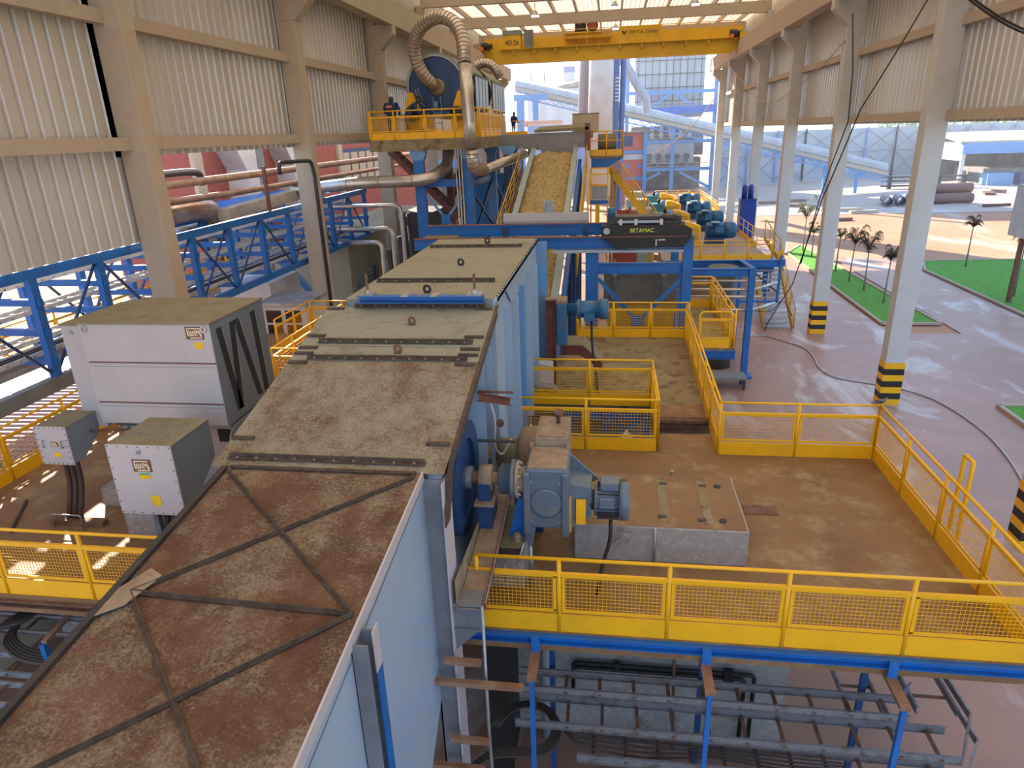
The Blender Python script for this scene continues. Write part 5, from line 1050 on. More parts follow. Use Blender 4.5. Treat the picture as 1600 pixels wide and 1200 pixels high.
for x in (-10.5, 8.7):
    obj('travel_motor', MB().lathe((x, CY-0.8, 6.5), (1, 0, 0), [(0, 0.3), (0.5, 0.3), (0.5, 0.2), (0.9, 0.2)], 14).box(x+0.1, CY-1.0, 6.2, x+0.7, CY-0.6, 6.6), BLACK, t)
    obj('buffer', MB().lathe((x+0.1, CY-1.1, 6.3), (0, -1, 0), [(0, 0.15), (0.25, 0.15)], 12), mat('orange_buffer', (0.8, 0.2, 0.03), 0.5), t)
t = thing('crane_trolley', (-2.6, CY+1.2, 7.3), 'crane trolley with black control box and red winch on top of the girders', 'trolley')
obj('frame', MB().box(-3.9, CY+0.4, 6.9, -0.2, CY+2.0, 7.28), YELD, t)
obj('control_box', MB().box(-3.1, CY+0.3, 7.3, -2.2, CY+1.0, 8.1), BLACK, t)
obj('winch', MB().lathe((-1.7, CY+0.2, 7.75), (0, 1, 0), [(0, 0.34), (0.08, 0.34), (0.08, 0.24), (1.2, 0.24)], 20), mat('winch_red', (0.35, 0.05, 0.03), 0.5), t, True)
obj('gear', MB().ring((-1.7, CY+0.15, 7.75), (0, 1, 0), 0.34, 0.45, 0.3, 20), DARK, t)
obj('base', MB().box(-3.9, CY+0.25, 7.22, -1.0, CY+1.2, 7.32), CYEL, t)

# ================================================================== PEOPLE
def body_skin(name, pts, edges, rad, m, par):
    o_ = origin_of(par); me = bpy.data.meshes.new(name)
    me.from_pydata([tuple(V(p)-o_) for p in pts], edges, []); me.update(); me.materials.append(m)
    o = bpy.data.objects.new(name, me); COL.objects.link(o); o.parent = par
    sk = o.modifiers.new('skin', 'SKIN'); sk.use_smooth_shade = True
    for i, r in enumerate(rad):
        v = me.skin_vertices[0].data[i]; v.radius = (r, r) if not isinstance(r, tuple) else r
    me.skin_vertices[0].data[0].use_root = True
    s = o.modifiers.new('sub', 'SUBSURF'); s.levels = 1; s.render_levels = 2
    return o
SKIN = mat('skin', (0.22, 0.11, 0.07), 0.6); NAVY = mat('navy_workwear', (0.025, 0.04, 0.12), 0.8); GREYT = mat('grey_trousers', (0.10, 0.10, 0.14), 0.85)
ORG = mat('orange_print', (0.8, 0.25, 0.12), 0.7); CAPW = mat('white_cap', (0.7, 0.68, 0.64), 0.7); HAIR = mat('dark_green_hood', (0.02, 0.06, 0.035), 0.8)
def person(loc, lean, label, face, shirt, cap, back=True, arm=0.25, stoop=0.0):
    x, y, z = loc
    t = thing('person', loc, label, 'person')
    f = V((math.sin(face), math.cos(face), 0)); r = V((f.y, -f.x, 0)); o = V(loc)
    def p(a, b, c): return o+r*a+f*b+V((0, 0, c))
    hip = 0.93; st = stoop
    pts = [p(0, 0, hip), p(0, 0.02+st*0.12, 1.12), p(0, 0.04+st*0.35, 1.36-st*0.05), p(0, 0.05+st*0.45, 1.48-st*0.08), p(0, 0.07+st*0.5, 1.56-st*0.1)]
    E_ = [(0, 1), (1, 2), (2, 3), (3, 4)]; R_ = [0.18, 0.18, 0.205, 0.09, 0.07]
    def limb(base, chain, rads):
        prev = base
        for q, rr in zip(chain, rads): pts.append(q); R_.append(rr); E_.append((prev, len(pts)-1)); prev = len(pts)-1
    for s in (-1, 1):
        limb(0, [p(s*0.10, 0, hip-0.08), p(s*0.11, 0.03, 0.5), p(s*0.12, -0.02, 0.10), p(s*0.13, 0.10, 0.05)], [0.105, 0.07, 0.05, 0.045])
        limb(2, [p(s*0.24, 0.05+st*0.38, 1.42-st*0.06), p(s*0.36, 0.08+st*0.42, 1.12-st*0.05), p(s*(0.26-arm*0.3), 0.10+arm+st*0.45, 1.02), p(s*(0.25-arm*0.45), 0.16+arm*1.2+st*0.45, 1.0)], [0.085, 0.068, 0.045, 0.033])
    b = body_skin('body', pts, E_, R_, NAVY, t)
    hc = p(0, 0.09+st*0.55, 1.66-st*0.1)
    h = obj('head', MB().lathe(hc-V((0, 0, 0.12)), (0, 0, 1), [(0, 0.05), (0.03, 0.075), (0.08, 0.09), (0.14, 0.095), (0.2, 0.08), (0.235, 0.03)], 16).box(hc.x-0.015+f.x*0.10, hc.y-0.015+f.y*0.10, hc.z-0.03, hc.x+0.015+f.x*0.12, hc.y+0.015+f.y*0.12, hc.z+0.02), SKIN, t, True)
    for s in (-1, 1): obj('ear', MB().lathe(hc+r*(s*0.09), r*s, [(0, 0.03), (0.015, 0.025)], 8), SKIN, h)
    obj('cap', MB().lathe(hc+V((0, 0, 0.04)), (0, 0, 1), [(0, 0.105), (0.05, 0.103), (0.09, 0.075), (0.105, 0.02)], 16).prism([hc+r*-0.07+f*0.08+V((0, 0, 0.04)), hc+r*0.07+f*0.08+V((0, 0, 0.04)), hc+r*0.05+f*0.19+V((0, 0, 0.03)), hc+r*-0.05+f*0.19+V((0, 0, 0.03))], (0, 0, 0.01)), cap, t, True)
    obj('hood', MB().lathe(hc-V((0, 0, 0.14)), (0, 0, 1), [(0, 0.11), (0.05, 0.1), (0.13, 0.099), (0.16, 0.09)], 16), HAIR, t, True)
    for s in (-1, 1):
        obj('boot', MB().box(*(p(s*0.12, 0.0, 0)-V((0.06, 0.09, 0))), *(p(s*0.12, 0.06, 0.1)+V((0.06, 0.09, 0)))), BLACK, t, bevel=0.02)
        hp = p(s*(0.25-arm*0.45), 0.18+arm*1.2+st*0.45, 1.0); b5 = MB().tube([hp, hp+f*0.08], 0.035, 8)
        hd = obj('hand', b5, SKIN, t, True)
        for k in range(4):
            q = hp+f*0.07+r*((k-1.5)*0.02); obj('finger', MB().tube([q, q+f*(0.05+0.01*(k in (1, 2)))-V((0, 0, 0.01)), q+f*0.07-V((0, 0, 0.035))], 0.009, 6), SKIN, hd, True)
        q = hp-r*(s*0.03)+f*0.02; obj('thumb', MB().tube([q, q-r*(s*0.025)+f*0.04], 0.01, 6), SKIN, hd, True)
    if back:
        bc = p(0, -0.175+st*0.25, 1.30); obj('back_print', MB().prism([bc-r*0.13-V((0, 0, 0.04)), bc+r*0.13-V((0, 0, 0.04)), bc+r*0.13+V((0, 0, 0.05)), bc-r*0.13+V((0, 0, 0.05))], f*0.02), ORG, t)
    return t
person((-9.25, 29.7, UP), 0, 'person seen from behind, navy workwear with orange back print, white cap, raised platform', 0.15, NAVY, CAPW, stoop=0.05)
person((-8.72, 30.2, UP), 0, 'person in dark clothing and dark cap bending forward over the drum cradle', 1.2, GREYT, BLACK, back=False, stoop=0.8)
person((-8.25, 60.4, -0.2), 0, 'tiny distant person in dark clothing standing past the end of the drum cover', 0.6, NAVY, BLACK, back=False)
# pigeon
t = thing('pigeon', (5.05, 12.5, -4.97), 'small grey bird perched on the far right corner of the yellow railing', 'bird')
GB = mat('pigeon_grey', (0.16, 0.16, 0.18), 0.8)
obj('body', MB().tube([(4.91, 12.5, -4.90), (4.96, 12.5, -4.91), (5.03, 12.5, -4.90), (5.10, 12.5, -4.87), (5.14, 12.5, -4.83), (5.165, 12.5, -4.79), (5.18, 12.5, -4.78)], 0.04, 12, True, [0.012, 0.035, 0.055, 0.05, 0.032, 0.028, 0.014]), GB, t, True)
obj('tail', MB().prism([(4.80, 12.48, -4.935), (4.80, 12.52, -4.935), (4.95, 12.53, -4.90), (4.95, 12.47, -4.90)], (0, 0, 0.012)), GB, t)
for s in (-1, 1): obj('wing', MB().prism([(4.86, 12.5+s*0.035, -4.91), (5.0, 12.5+s*0.05, -4.92), (5.1, 12.5+s*0.05, -4.88), (5.05, 12.5+s*0.05, -4.855), (4.93, 12.5+s*0.045, -4.88)], (0, s*0.01, 0)), DARK, t)
obj('beak', MB().tube([(5.19, 12.5, -4.785), (5.215, 12.5, -4.795)], 0.005, 6), BLACK, t)
for s in (-1, 1): obj('leg', MB().tube([(5.04, 12.5+s*0.018, -4.94), (5.05, 12.5+s*0.018, -4.976)], 0.005, 6), RUSTP, t)

t.scale = (0.72, 0.72, 0.72)
# ================================================================== PALMS
random.seed(11)
LEAF = mat('palm_leaf', (0.10, 0.15, 0.04), 0.8, col2=(0.18, 0.16, 0.06), scale=3); LEAFD = mat('dry_palm_leaf', (0.13, 0.10, 0.05), 0.85, col2=(0.08, 0.08, 0.035), scale=3); TRK = mat('palm_trunk', (0.28, 0.25, 0.2), 0.9)
def palm(x, y, h, label, m, nf=9, R=0.8):
    R *= 0.8; nf += 4
    t = thing('young_palm', (x, y, G+0.07), label, 'palm tree', 'young palms on the lawns')
    lean = V((random.uniform(-.08, .08), random.uniform(-.08, .08), 0)); top = V((x, y, G+h))+lean
    obj('trunk', MB().tube([(x, y, G+0.05), V((x, y, G+h*0.5))+lean*0.3, top], 0.05, 8, True, [0.07, 0.045, 0.035]), TRK, t, True)
    b = MB()
    for k in range(nf):
        a = 2*PI*k/nf+random.uniform(-.3, .3); rr = R*random.uniform(.7, 1.1); d = V((math.cos(a), math.sin(a), 0)); up = random.uniform(.5, 1.5)
        pts = [top+d*(rr*s)+V((0, 0, up*rr*math.sin(s*PI*0.75)*1.2-0.25*s*s)) for s in (0, .2, .4, .6, .8, 1)]
        b.tube(pts, 0.012, 5)
        side = V((-d.y, d.x, 0))
        for i in range(1, 6):
            for u in (0, .33, .66):
                p = pts[i-1].lerp(pts[i], u); L = 0.34*math.sin(PI*min(0.95, 0.15+(i-1+u)/6))*R/0.8+0.05
                for s in (-1, 1):
                    e = p+side*(s*L)+d*0.08-V((0, 0, L*0.5)); w = d*0.035
                    b.add([p-w, p+w, e], [(0, 1, 2)])
    g = obj('crown', b, m, t); return t
palm(15.75, 59.0, 2.8, 'tall green young palm in the sunlit far part of the lawn strip', LEAF, R=1.2)
palm(15.66, 56.0, 2.0, 'thin young palm directly behind the hanging cables', LEAF, 6, 0.7)
palm(15.75, 50.2, 2.5, 'thin green palm just right of the second column from the right', LEAF, 6, 0.6)
palm(15.65, 46.9, 2.6, 'brownish young palm, leftmost of the three clustered palms on the lawn strip', LEAFD, R=0.95)
palm(15.7, 44.2, 2.5, 'brownish young palm, middle of the three clustered palms on the lawn strip', LEAFD, R=1.0)
palm(15.7, 40.9, 2.6, 'brownish young palm, rightmost of the three clustered palms on the lawn strip', LEAFD, R=0.7)
palm(24.9, 51.7, 2.9, 'young palm on the wide lawn in sun, left of the two', LEAFD, R=0.75)
palm(23.4, 42.5, 3.0, 'young palm on the shaded wide lawn at the right picture edge', LEAFD, R=0.75)

# ================================================================== HANGING CABLES AND HOSE
CAB = [(7.45, 26, -2.33), (7.75, 29, -5.1), (8.0, 31, -6.7), (8.15, 33.5, -8.2), (8.0, 34.8, -9.5), (7.9, 35.0, -9.98)]
def sag(a, c, s, n=14):
    a = V(a); c = V(c); return [a.lerp(c, i/n)-V((0, 0, s*math.sin(PI*i/n))) for i in range(n+1)]
tag(obj('hanging_cable', MB().tube(sag((9.15, 24, 3.4), (7.64, 24, 0.34), 0.05)+sag((7.64, 24, 0.34), (6.9, 24, -2.15), 0.03)+CAB, 0.022, 6), BLACK, smooth=True), 'black cable hanging diagonally from the crane beam across the right wall down to the floor', 'cable')
tag(obj('hanging_cable', MB().tube([(7.28, 24.8, 3.1), (7.5, 24.8, 1.5), (7.56, 24.8, -0.02), (7.2, 24.8, -1.4), (6.95, 24.7, -2.4), (6.55, 24.6, -4.6)], 0.02, 6), BLACK, smooth=True), 'nearly vertical black cable joining the diagonal one beside the hall column', 'cable')
for i in range(2): tag(obj('overhead_cable', MB().tube(sag((6.1, 15, 2.2+i*0.06), (9.0, 15, 1.2+i*0.05), 0.35), 0.02, 6), BLACK, smooth=True), ['lower of the two black cables sagging in the top right corner', 'upper of the two black cables sagging in the top right corner'][i], 'cable')
tag(obj('overhead_cable', MB().tube([(9.95, 63.0, 4.0), (9.9, 59.4, 3.2), (9.85, 52.2, 1.5), (9.85, 46.3, 1.26), (9.85, 41.3, 1.81), (9.85, 36.9, 2.55), (10.0, 34.7, 3.3)], 0.03, 6), mat('pale_rope', (0.5, 0.42, 0.36), 0.7), smooth=True), 'pale rope sagging between columns of the right wall', 'rope')
tag(obj('slack_rope', MB().tube(sag((3.9, 70, -2.3), (9.5, 70, 2.6), 0.8), 0.05, 6), mat('pale_rope', (0.5, 0.42, 0.36), 0.7), smooth=True), 'pale rope hanging across the far opening in front of the boiler house', 'rope')
hose = [(5.9, 33.2), (7.0, 34.0), (7.72, 34.2), (8.6, 33.0), (9.23, 32.04), (9.2, 30.5), (8.98, 29.2), (9.2, 28.0), (10.3, 27.4), (11.2, 27.0), (12.14, 26.03), (12.5, 24.5), (12.6, 22.5), (12.3, 20.5), (11.6, 18)]
tag(obj('floor_hose', MB().tube(bend([(a, c, G+0.03) for a, c in hose], 0.8, 4), 0.035, 8), mat('grey_hose', (0.35, 0.36, 0.38), 0.5), smooth=True), 'long grey hose winding over the floor past the striped columns', 'hose')
tag(obj('lasso', MB().tube(bend([(7.0, 35.0, -8.8), (7.5, 35.2, -9.0), (8.3, 35.5, -9.1), (8.8, 35.6, -8.4), (9.3, 35.4, -9.3)], 0.3), 0.02, 6), BLACK, smooth=True), 'thin black cable looped over the foot of the steel stair', 'cable')

# ================================================================== CABLE TRAYS BELOW THE PLATFORM
def tray(a, c, w, label, side, n=None, h=0.1, m=None, pitch=0.47, name='cable_ladder'):
    a = V(a); c = V(c); s = V(side).normalized()*w; t = thing(name, a, label, 'cable tray'); m = m or TRAY
    obj('side_rail', MB().channel(a, c, 0.035, h, 0.004), m, t); obj('side_rail', MB().channel(a+s, c+s, 0.035, h, 0.004), m, t)
    L = (c-a).length; n = int(L/pitch)
    for i in range(n):
        p = a.lerp(c, (i+0.5)/n); obj('rung', MB().bar(p-V((0, 0, 0.03)), p+s-V((0, 0, 0.03)), 0.05, 0.02), RUST, t)
    return t
t = tray((-1.25, 7.52, -7.5), (4.06, 7.52, -7.5), 0.34, 'upper rusty cable ladder running left to right below the front edge', (0, 1, 0), h=0.13)
t = tray((-1.25, 7.4, -8.02), (4.75, 7.4, -8.02), 0.5, 'second cable ladder below the front edge, wider and slightly longer', (0, 1, 0), h=0.13)
t = tray((-0.36, 7.4, -8.6), (4.83, 7.4, -8.6), 0.45, 'lowest cable ladder below the front edge carrying loose cables', (0, 1, 0), h=0.16)
t = tray((4.55, 8.3, -8.1), (4.55, 12.2, -8.1), 0.55, 'dark cable ladder turning away under the platform at the right end', (1, 0, 0), h=0.12, pitch=0.6)
t = tray((3.75, 8.2, -8.5), (3.75, 12, -8.5), 0.5, 'lower dark cable ladder going away under the platform beside the right blue post', (1, 0, 0), h=0.1, pitch=0.6)
for k, (a, c) in enumerate((((4.06, 7.86, -7.5), (4.3, 8.15, -7.5)), ((4.75, 7.4, -8.02), (5.2, 8.2, -8.02)), ((4.83, 7.4, -8.6), (5.45, 8.3, -8.6)), ((5.2, 8.2, -8.02), (5.15, 10.2, -8.02)), ((5.45, 8.3, -8.6), (5.4, 10.8, -8.6)))):
    tag(obj('tray_corner_rail', MB().channel(a, c, 0.03, 0.11, 0.004), TRAY), ['short slanted corner rail at the end of the upper cable ladder', 'slanted corner rail at the end of the second cable ladder', 'long slanted corner rail at the end of the lowest cable ladder', 'steel rail running away from the second ladder corner', 'steel rail running away from the lowest ladder corner'][k], 'rail')
for k, x in enumerate((-0.88, 1.28, 3.47)):
    t = thing('tray_hanger', (x, 6.9, -8.9), ['blue hanger post with brown bracket arm below the front edge, leftmost of three', 'blue hanger post with brown bracket arm below the front edge, middle of three', 'blue hanger post with brown bracket arm below the front edge, rightmost of three'][k], 'hanger', 'tray hangers below the front edge')
    obj('post', MB().box(x-0.03, 6.56, G, x+0.03, 6.62, -6.42), BLU, t)
    obj('rear_post', MB().box(x-0.03+0.12, 7.95, G, x+0.05+0.12, 8.02, -6.45), BLUD, t)
    obj('arm', MB().box(x-0.06, 6.55, -6.42, x+0.06, 7.1, -6.36), RUSTP, t)
    obj('bracket', MB().box(x-0.05, 7.0, -6.36, x+0.06, 7.04, -6.12), BLU, t)
for i in range(6):
    o = i*0.035; cb = mat('cable_brown', (0.045, 0.035, 0.03), 0.6)
    tag(obj('tray_cable', MB().tube(bend([(-1.9, 6.55+o*0.6, -8.2), (-1.52, 6.95+o*.8, -8.2), (-1.1, 6.98+o*.8, -8.2), (-0.72-o*.6, 7.05+o*.8, -8.2), (-0.55-o*.7, 7.5, -8.2), (-0.78-o*.3, 7.9-o*.5, -8.2), (-1.13, 8.0-o*.6, -8.2), (-1.45+o*.4, 7.85-o*.5, -8.22), (-1.62+o*.6, 7.5, -8.25)], 0.3, 6), 0.02, 6), cb, smooth=True), 'brown power cable in the thick curved bundle at the bottom centre of the picture', 'cable', 'curved cable bundle bottom centre')
for i in range(4):
    tag(obj('tray_cable', MB().tube([(-0.75, 7.8, -8.3-i*.02), (-0.35, 7.5+i*0.08, -8.5), (0.6, 7.48+i*0.09, -8.58), (1.6, 7.6+i*0.05, -8.58), (2.6, 7.5+i*0.07, -8.58), (3.4, 7.55+i*0.05, -8.58)], 0.016, 6), mat('cable_brown', (0.045, 0.035, 0.03), 0.6), smooth=True), 'thin brown cable lying in the lowest cable ladder below the front edge', 'cable', 'cables lying in the lowest ladder')
for k, (x0, x1, z) in enumerate(((-2.15, -0.95, -6.28), (-1.9, -1.45, -5.95), (-2.6, -1.5, -7.68), (-1.9, -1.4, -7.2))):
    tag(obj('stub_beam', MB().bar((x0, 6.3, z), (x1, 6.3, z), 0.07, 0.07), RUSTP), ['long brown horizontal beam sticking out of the chute wall below the platform edge', 'short brown beam stub under the column bracket', 'lowest long brown beam sticking out at the bottom of the picture', 'short olive beam stub low beside the hanging conduit'][k], 'beam')
t = thing('wall_pipes', (1, 9.1, -8.6), 'dark pipes with bends on the foundation wall below the platform', 'pipe')
for z0, x1 in ((-8.42, 2.45), (-8.52, 2.3)):
    obj('pipe', MB().tube(bend([(-0.5, 9.1, -9.2), (-0.5, 9.1, z0), (x1, 9.1, z0), (x1, 9.1, -9.9)], 0.08, 3), 0.035, 8), BLACK, t, True)
obj('valve', MB().lathe((0.2, 9.1, -8.42), (1, 0, 0), [(0, 0.08), (0.08, 0.08)], 12), BLACK, t); obj('joint_block', MB().box(1.95, 9.0, -8.6, 2.1, 9.1, -8.3), BLACK, t)
tag(obj('white_pipe', MB().tube([(-0.95, 9.0, -6.5), (-0.95, 9.0, G)], 0.09, 12), mat('greyish_white_pipe', (0.4, 0.42, 0.45), 0.5), smooth=True), 'pale vertical pipe on the foundation wall below the platform', 'pipe')
tag(obj('pipe_cross', MB().tube([(1.1, 8.95, -7.0), (1.2, 8.95, G)], 0.025, 8), RUST, smooth=True), 'thin brown vertical pipe before the foundation wall', 'pipe')
t = thing('pump_skid', (0.8, 6.4, G), 'blue skid with a row of small valves low under the lowest cable ladder', 'pump')
for i in range(8):
    x = 0.1+i*0.42; obj('valve', MB().lathe((x, 7.0, -9.4), (0, 0, 1), [(0, 0.07), (0.15, 0.07), (0.15, 0.1), (0.2, 0.1)], 10), STEEL if i % 2 else BLUD, t)
obj('base', MB().box(-0.2, 6.6, G, 3.6, 7.4, -9.4), BLUD, t)
tag(obj('gap_shade_block', MB().box(-1.78, 8.05, G, -1.45, 9.15, -6.45), BLACK), 'added black block for the dark gap beside the chute column below the platform', 'block')  # black box added as the shade of an empty gap, no real block

# left lower trays
for k, (y, z, L) in enumerate(((7.55, -7.2, -8.0), (6.75, -7.25, -7.6), (6.25, -7.3, -7.4), (5.75, -7.35, -7.0))):
    tray((-11.5, y, z), (L+0.6, y, z), 0.36, ['cable ladder directly below the left platform edge', 'second sunlit cable ladder below the left platform edge', 'third sunlit cable ladder below the left platform edge', 'nearest cable ladder at the lower left picture edge'][k], (0, 1, 0), h=0.09, m=STEEL if k else TRAY, pitch=0.5)
for i in range(5):
    o = i*0.07
    tag(obj('tray_cable', MB().tube(bend([(-11.5, 7.0+o*0.4, -7.1), (-9.7, 7.15+o, -7.1), (-9.3+o, 7.5, -7.0), (-9.35+o, 8.2, -6.95)], 0.6, 6), 0.03, 8), mat('cable_brown', (0.045, 0.035, 0.03), 0.6), smooth=True), 'brown power cable bending away under the left platform edge', 'cable', 'curved cables at the lower left')
    tag(obj('tray_cable', MB().tube(bend([(-9.25, 8.0-o, -7.05), (-9.2, 7.35-o*0.6, -7.08), (-8.6, 7.05-o*0.7, -7.1), (-7.2, 7.0-o*0.7, -7.1)], 0.5, 6), 0.03, 8), mat('cable_brown', (0.045, 0.035, 0.03), 0.6), smooth=True), 'brown power cable curving toward the chute under the left platform edge', 'cable', 'curved cables at the lower left')
t = thing('tray_hanger', (-7.9, 7.0, -7.4), 'blue hanger post with slanted brown arm under the left platform edge', 'hanger')
obj('arm', MB().bar((-8.2, 7.75, -6.75), (-8.15, 6.95, -6.8), 0.08, 0.05), RUSTP, t); obj('post', MB().box(-8.2, 6.9, -8.6, -8.12, 6.98, -6.82), BLU, t); obj('bracket', MB().box(-8.2, 7.7, -6.9, -8.1, 7.8, -6.4), BLU, t)

# ================================================================== LEFT: TRUSS RACK, TRAYS, PIPES
ys = [6.2, 8.2, 10.3, 12.4, 14.4, 16.3, 18.2, 20.2, 22.3, 24.4, 26.5, 28.5, 30.6, 32.7]
TX, TZ1, TZ0 = -11.93, -2.42, -4.5
for k, x in enumerate((TX, -14.1)):
    t = thing('pipe_rack_truss', (x, 19, TZ0), ['long blue lattice truss behind the left wall columns, nearer one', 'second blue lattice truss parallel behind the nearer one'][k], 'truss')
    obj('top_chord', MB().box(x-0.08, 5, TZ1-0.11, x+0.08, 33, TZ1+0.11), BLU, t)
    obj('bottom_chord', MB().box(x-0.08, 15, TZ0-0.1, x+0.08, 33, TZ0+0.1), BLU, t)
    g = obj('bottom_chord', MB().box(x-0.1, 5, TZ0-0.45, x+0.1, 15, TZ0-0.15), WEBG, t); g['label'] = 'dark grey lower chord'
    for i, y in enumerate(ys):
        zb_ = TZ0-0.15 if y < 15 else TZ0
        obj('post', MB().box(x-0.07, y-0.1, zb_, x+0.07, y+0.1, TZ1), BLU, t)
        if i:
            a, c = ((x, ys[i-1], TZ1), (x, y, zb_)) if i % 2 else ((x, ys[i-1], zb_), (x, y, TZ1))
            obj('diagonal', MB().bar(a, c, 0.05, 0.05), BLUD, t)
            if i in (2, 7): obj('diagonal', MB().bar((a[0]-0.03, a[1], c[2]), (c[0]-0.03, c[1], a[2]), 0.05, 0.05), BLUD, t)
k = 0
for y in ys:
    for z in (-3.0, -3.65, -4.3):
        tag(obj('rack_cross_beam', MB().box(-14.1, y-0.06, z-0.09, -11.8, y+0.06, z+0.05), BLU), 'blue cross beam between the two lattice trusses left of the hall', 'beam', 'cross beams of the truss rack'); k += 1
tl = ['upper', 'middle', 'lower']; sl = ['nearer the hall', 'farther from the hall']; RACK = mat('bright_zinc', (0.62, 0.63, 0.64), 0.45, col2=(0.5, 0.48, 0.45), scale=2)
for i, z in enumerate((-2.9, -3.55, -4.2)):
    for j, x in enumerate((-12.65, -13.6)):
        if i < 2 and j == 0: continue
        t = thing('cable_ladder', (x, 5, z), 'galvanised cable ladder of the %s level on the truss rack, %s' % (tl[i], sl[j]), 'cable tray')
        obj('side_rail', MB().box(x, 5, z, x+0.03, 33, z+0.1), RACK, t); obj('side_rail', MB().box(x+0.45, 5, z, x+0.48, 33, z+0.1), RACK, t)
        b = MB(); y = 5.2
        while y < 33: b.box(x, y, z+0.02, x+0.48, y+0.05, z+0.045); y += 0.35
        g = obj('rungs', b, RACK, t); g['kind'] = 'stuff'
        if i == 2 and j == 0:
            obj('cable', MB().tube([(x+0.15, 5, z+0.07), (x+0.16, 19, z+0.07), (x+0.14, 33, z+0.07)], 0.03, 6).tube([(x+0.3, 5, z+0.07), (x+0.28, 33, z+0.07)], 0.03, 6), BLACK, t)
# pipes above the rack
tag(obj('pipe', MB().tube([(-13.5, 5, -1.2), (-13.5, 48, -1.12)], 0.13, 12), RUSTP, smooth=True), 'upper long brown pipe above the truss rack', 'pipe')
tag(obj('pipe', MB().tube([(-13.3, 5, -1.45), (-13.3, 22.8, -1.68), (-13.3, 45, -1.68)], 0.11, 12), RUSTP, smooth=True), 'lower long brown pipe with a slight bend above the truss rack', 'pipe')
tag(obj('square_duct', MB().bar((-13.4, 22.6, -2.35), (-13.4, 34, -2.0), 0.45, 0.4), mat('dusty_tan_duct', (0.42, 0.36, 0.28), 0.8, col2=(0.3, 0.27, 0.22), scale=2)), 'dusty tan square duct above the truss rack', 'duct')
t = thing('exhaust_elbow', (-14.2, 21, -2.4), 'large rusty shiny pipe elbow above the truss rack', 'pipe')
obj('pipe', MB().tube(bend([(-13.9, 8, -2.1), (-13.9, 21.5, -2.05), (-14.0, 22.9, -2.2), (-14.3, 23.0, -2.9), (-14.5, 21, -3.0)], 0.7, 6), 0.36, 18), mat('rusty_lagged_pipe', (0.35, 0.2, 0.1), 0.35, metal=0.6, col2=(0.5, 0.45, 0.4), scale=2), t, True)
tag(obj('black_pipe', MB().tube(bend([(-13.6, 12, -0.85), (-13.6, 21.3, -0.85), (-13.6, 21.9, -0.9), (-13.6, 22.0, -1.3)], 0.3), 0.12, 12), DARK, smooth=True), 'short dark pipe with elbow at the upper left opening', 'pipe')
tag(obj('downpipe', MB().tube(bend([(-11.35, 23.1, -1.1), (-11.35, 23.1, -0.70), (-10.95, 24.9, -0.72), (-10.93, 25.0, -1.2), (-10.93, 25.0, G)], 0.2, 4), 0.07, 10), DARK, smooth=True), 'thin black downpipe bent over and running down the front of the wall column', 'pipe')
tag(obj('rack_post', MB().box(-11.9, 22.9, -2.3, -11.8, 23.0, -0.8), OXID), 'short dark red post standing on the truss beside the column', 'post')
for k, (x1, z1, zend, r) in enumerate(((-9.27, -2.86, -5.6, 0.09), (-9.75, -3.87, -6.2, 0.11), (-10.3, -4.49, -6.6, 0.11))):
    tag(obj('lagged_pipe', MB().tube(bend([(-13.5, 30, z1), (x1, 30, z1), (x1+0.02, 29.9, zend), (x1+0.02, 29.9, G)], 0.35, 5), r, 12), ALU, smooth=True), ['tallest pale lagged pipe bending down behind the housing', 'middle pale lagged pipe bending down behind the housing', 'lowest pale lagged pipe bending down behind the housing'][k], 'pipe')
    tag(obj('lagged_pipe', MB().tube([(x1+0.3, 30.0, z1-0.35), (x1+0.45, 29.9, G)], r, 12), DARK, smooth=True), ['dark pipe beside the tallest lagged pipe', 'dark pipe beside the middle lagged pipe', 'dark pipe beside the lowest lagged pipe'][k], 'pipe')
# roller door building
t = thing('shuttered_building', (-14, 36, G), 'low beige building with grey roller shutters below the truss rack', 'building')
obj('wall', MB().box(-16, 30.6, G, -12.2, 48, -4.6), mat('olive_beige_wall', (0.30, 0.28, 0.19), 0.85, col2=(0.24, 0.22, 0.15), scale=1), t)
for y in (31.0, 34.6, 38.2, 41.8):
    o = obj('roller_shutter', MB().box(-12.2, y, G, -12.12, y+2.6, -6.3), STEEL, t)
    b = MB()
    for i in range(20): b.box(-12.12, y, -6.4-i*0.18, -12.08, y+2.6, -6.46-i*0.18)
    g = obj('slats', b, WEBG, o); g['kind'] = 'stuff'
    obj('blue_frame', MB().box(-12.2, y+2.6, G, -12.05, y+2.75, -6.2), BLUD, t)
t = thing('white_cabinet', (-11.05, 21.5, -7.9), 'white framed cabinet with brown glass panes beside the sunlit yellow railing', 'cabinet')
obj('body', MB().box(-11.72, 21.0, -7.9, -10.1, 22.6, -5.2), WHITE, t); obj('roof', MB().box(-11.8, 20.9, -5.2, -10.0, 22.7, -5.1), STEEL, t)
GLS = mat('brown_glass', (0.05, 0.025, 0.015), 0.15)
for x in (-11.55, -10.85):
    for z in (-7.4, -6.85, -6.3, -5.8): obj('pane', MB().box(x, 20.985, z, x+0.55, 20.995, z+0.42), GLS, t)
obj('plinth', MB().box(-11.8, 20.95, G, -10.0, 22.7, -7.9), SLABC, t)
tag(obj('support_strut', MB().bar((-13.9, 27, -4.6), (-11.9, 27, -6.9), 0.25, 0.25).bar((-11.9, 27, -6.9), (-11.5, 27, G), 0.25, 0.25), BLUL), 'thick pale blue diagonal strut under the truss rack beside the column', 'strut')
t = thing('white_silo', (-13.6, 24.5, G), 'white box-shaped hopper standing behind the white cabinet', 'hopper'); obj('body', MB().box(-14.6, 23.5, G, -12.6, 26, -5.0), WHITE, t); obj('band', MB().box(-14.62, 23.48, -5.9, -12.58, 26.02, -5.85), WEBG, t)
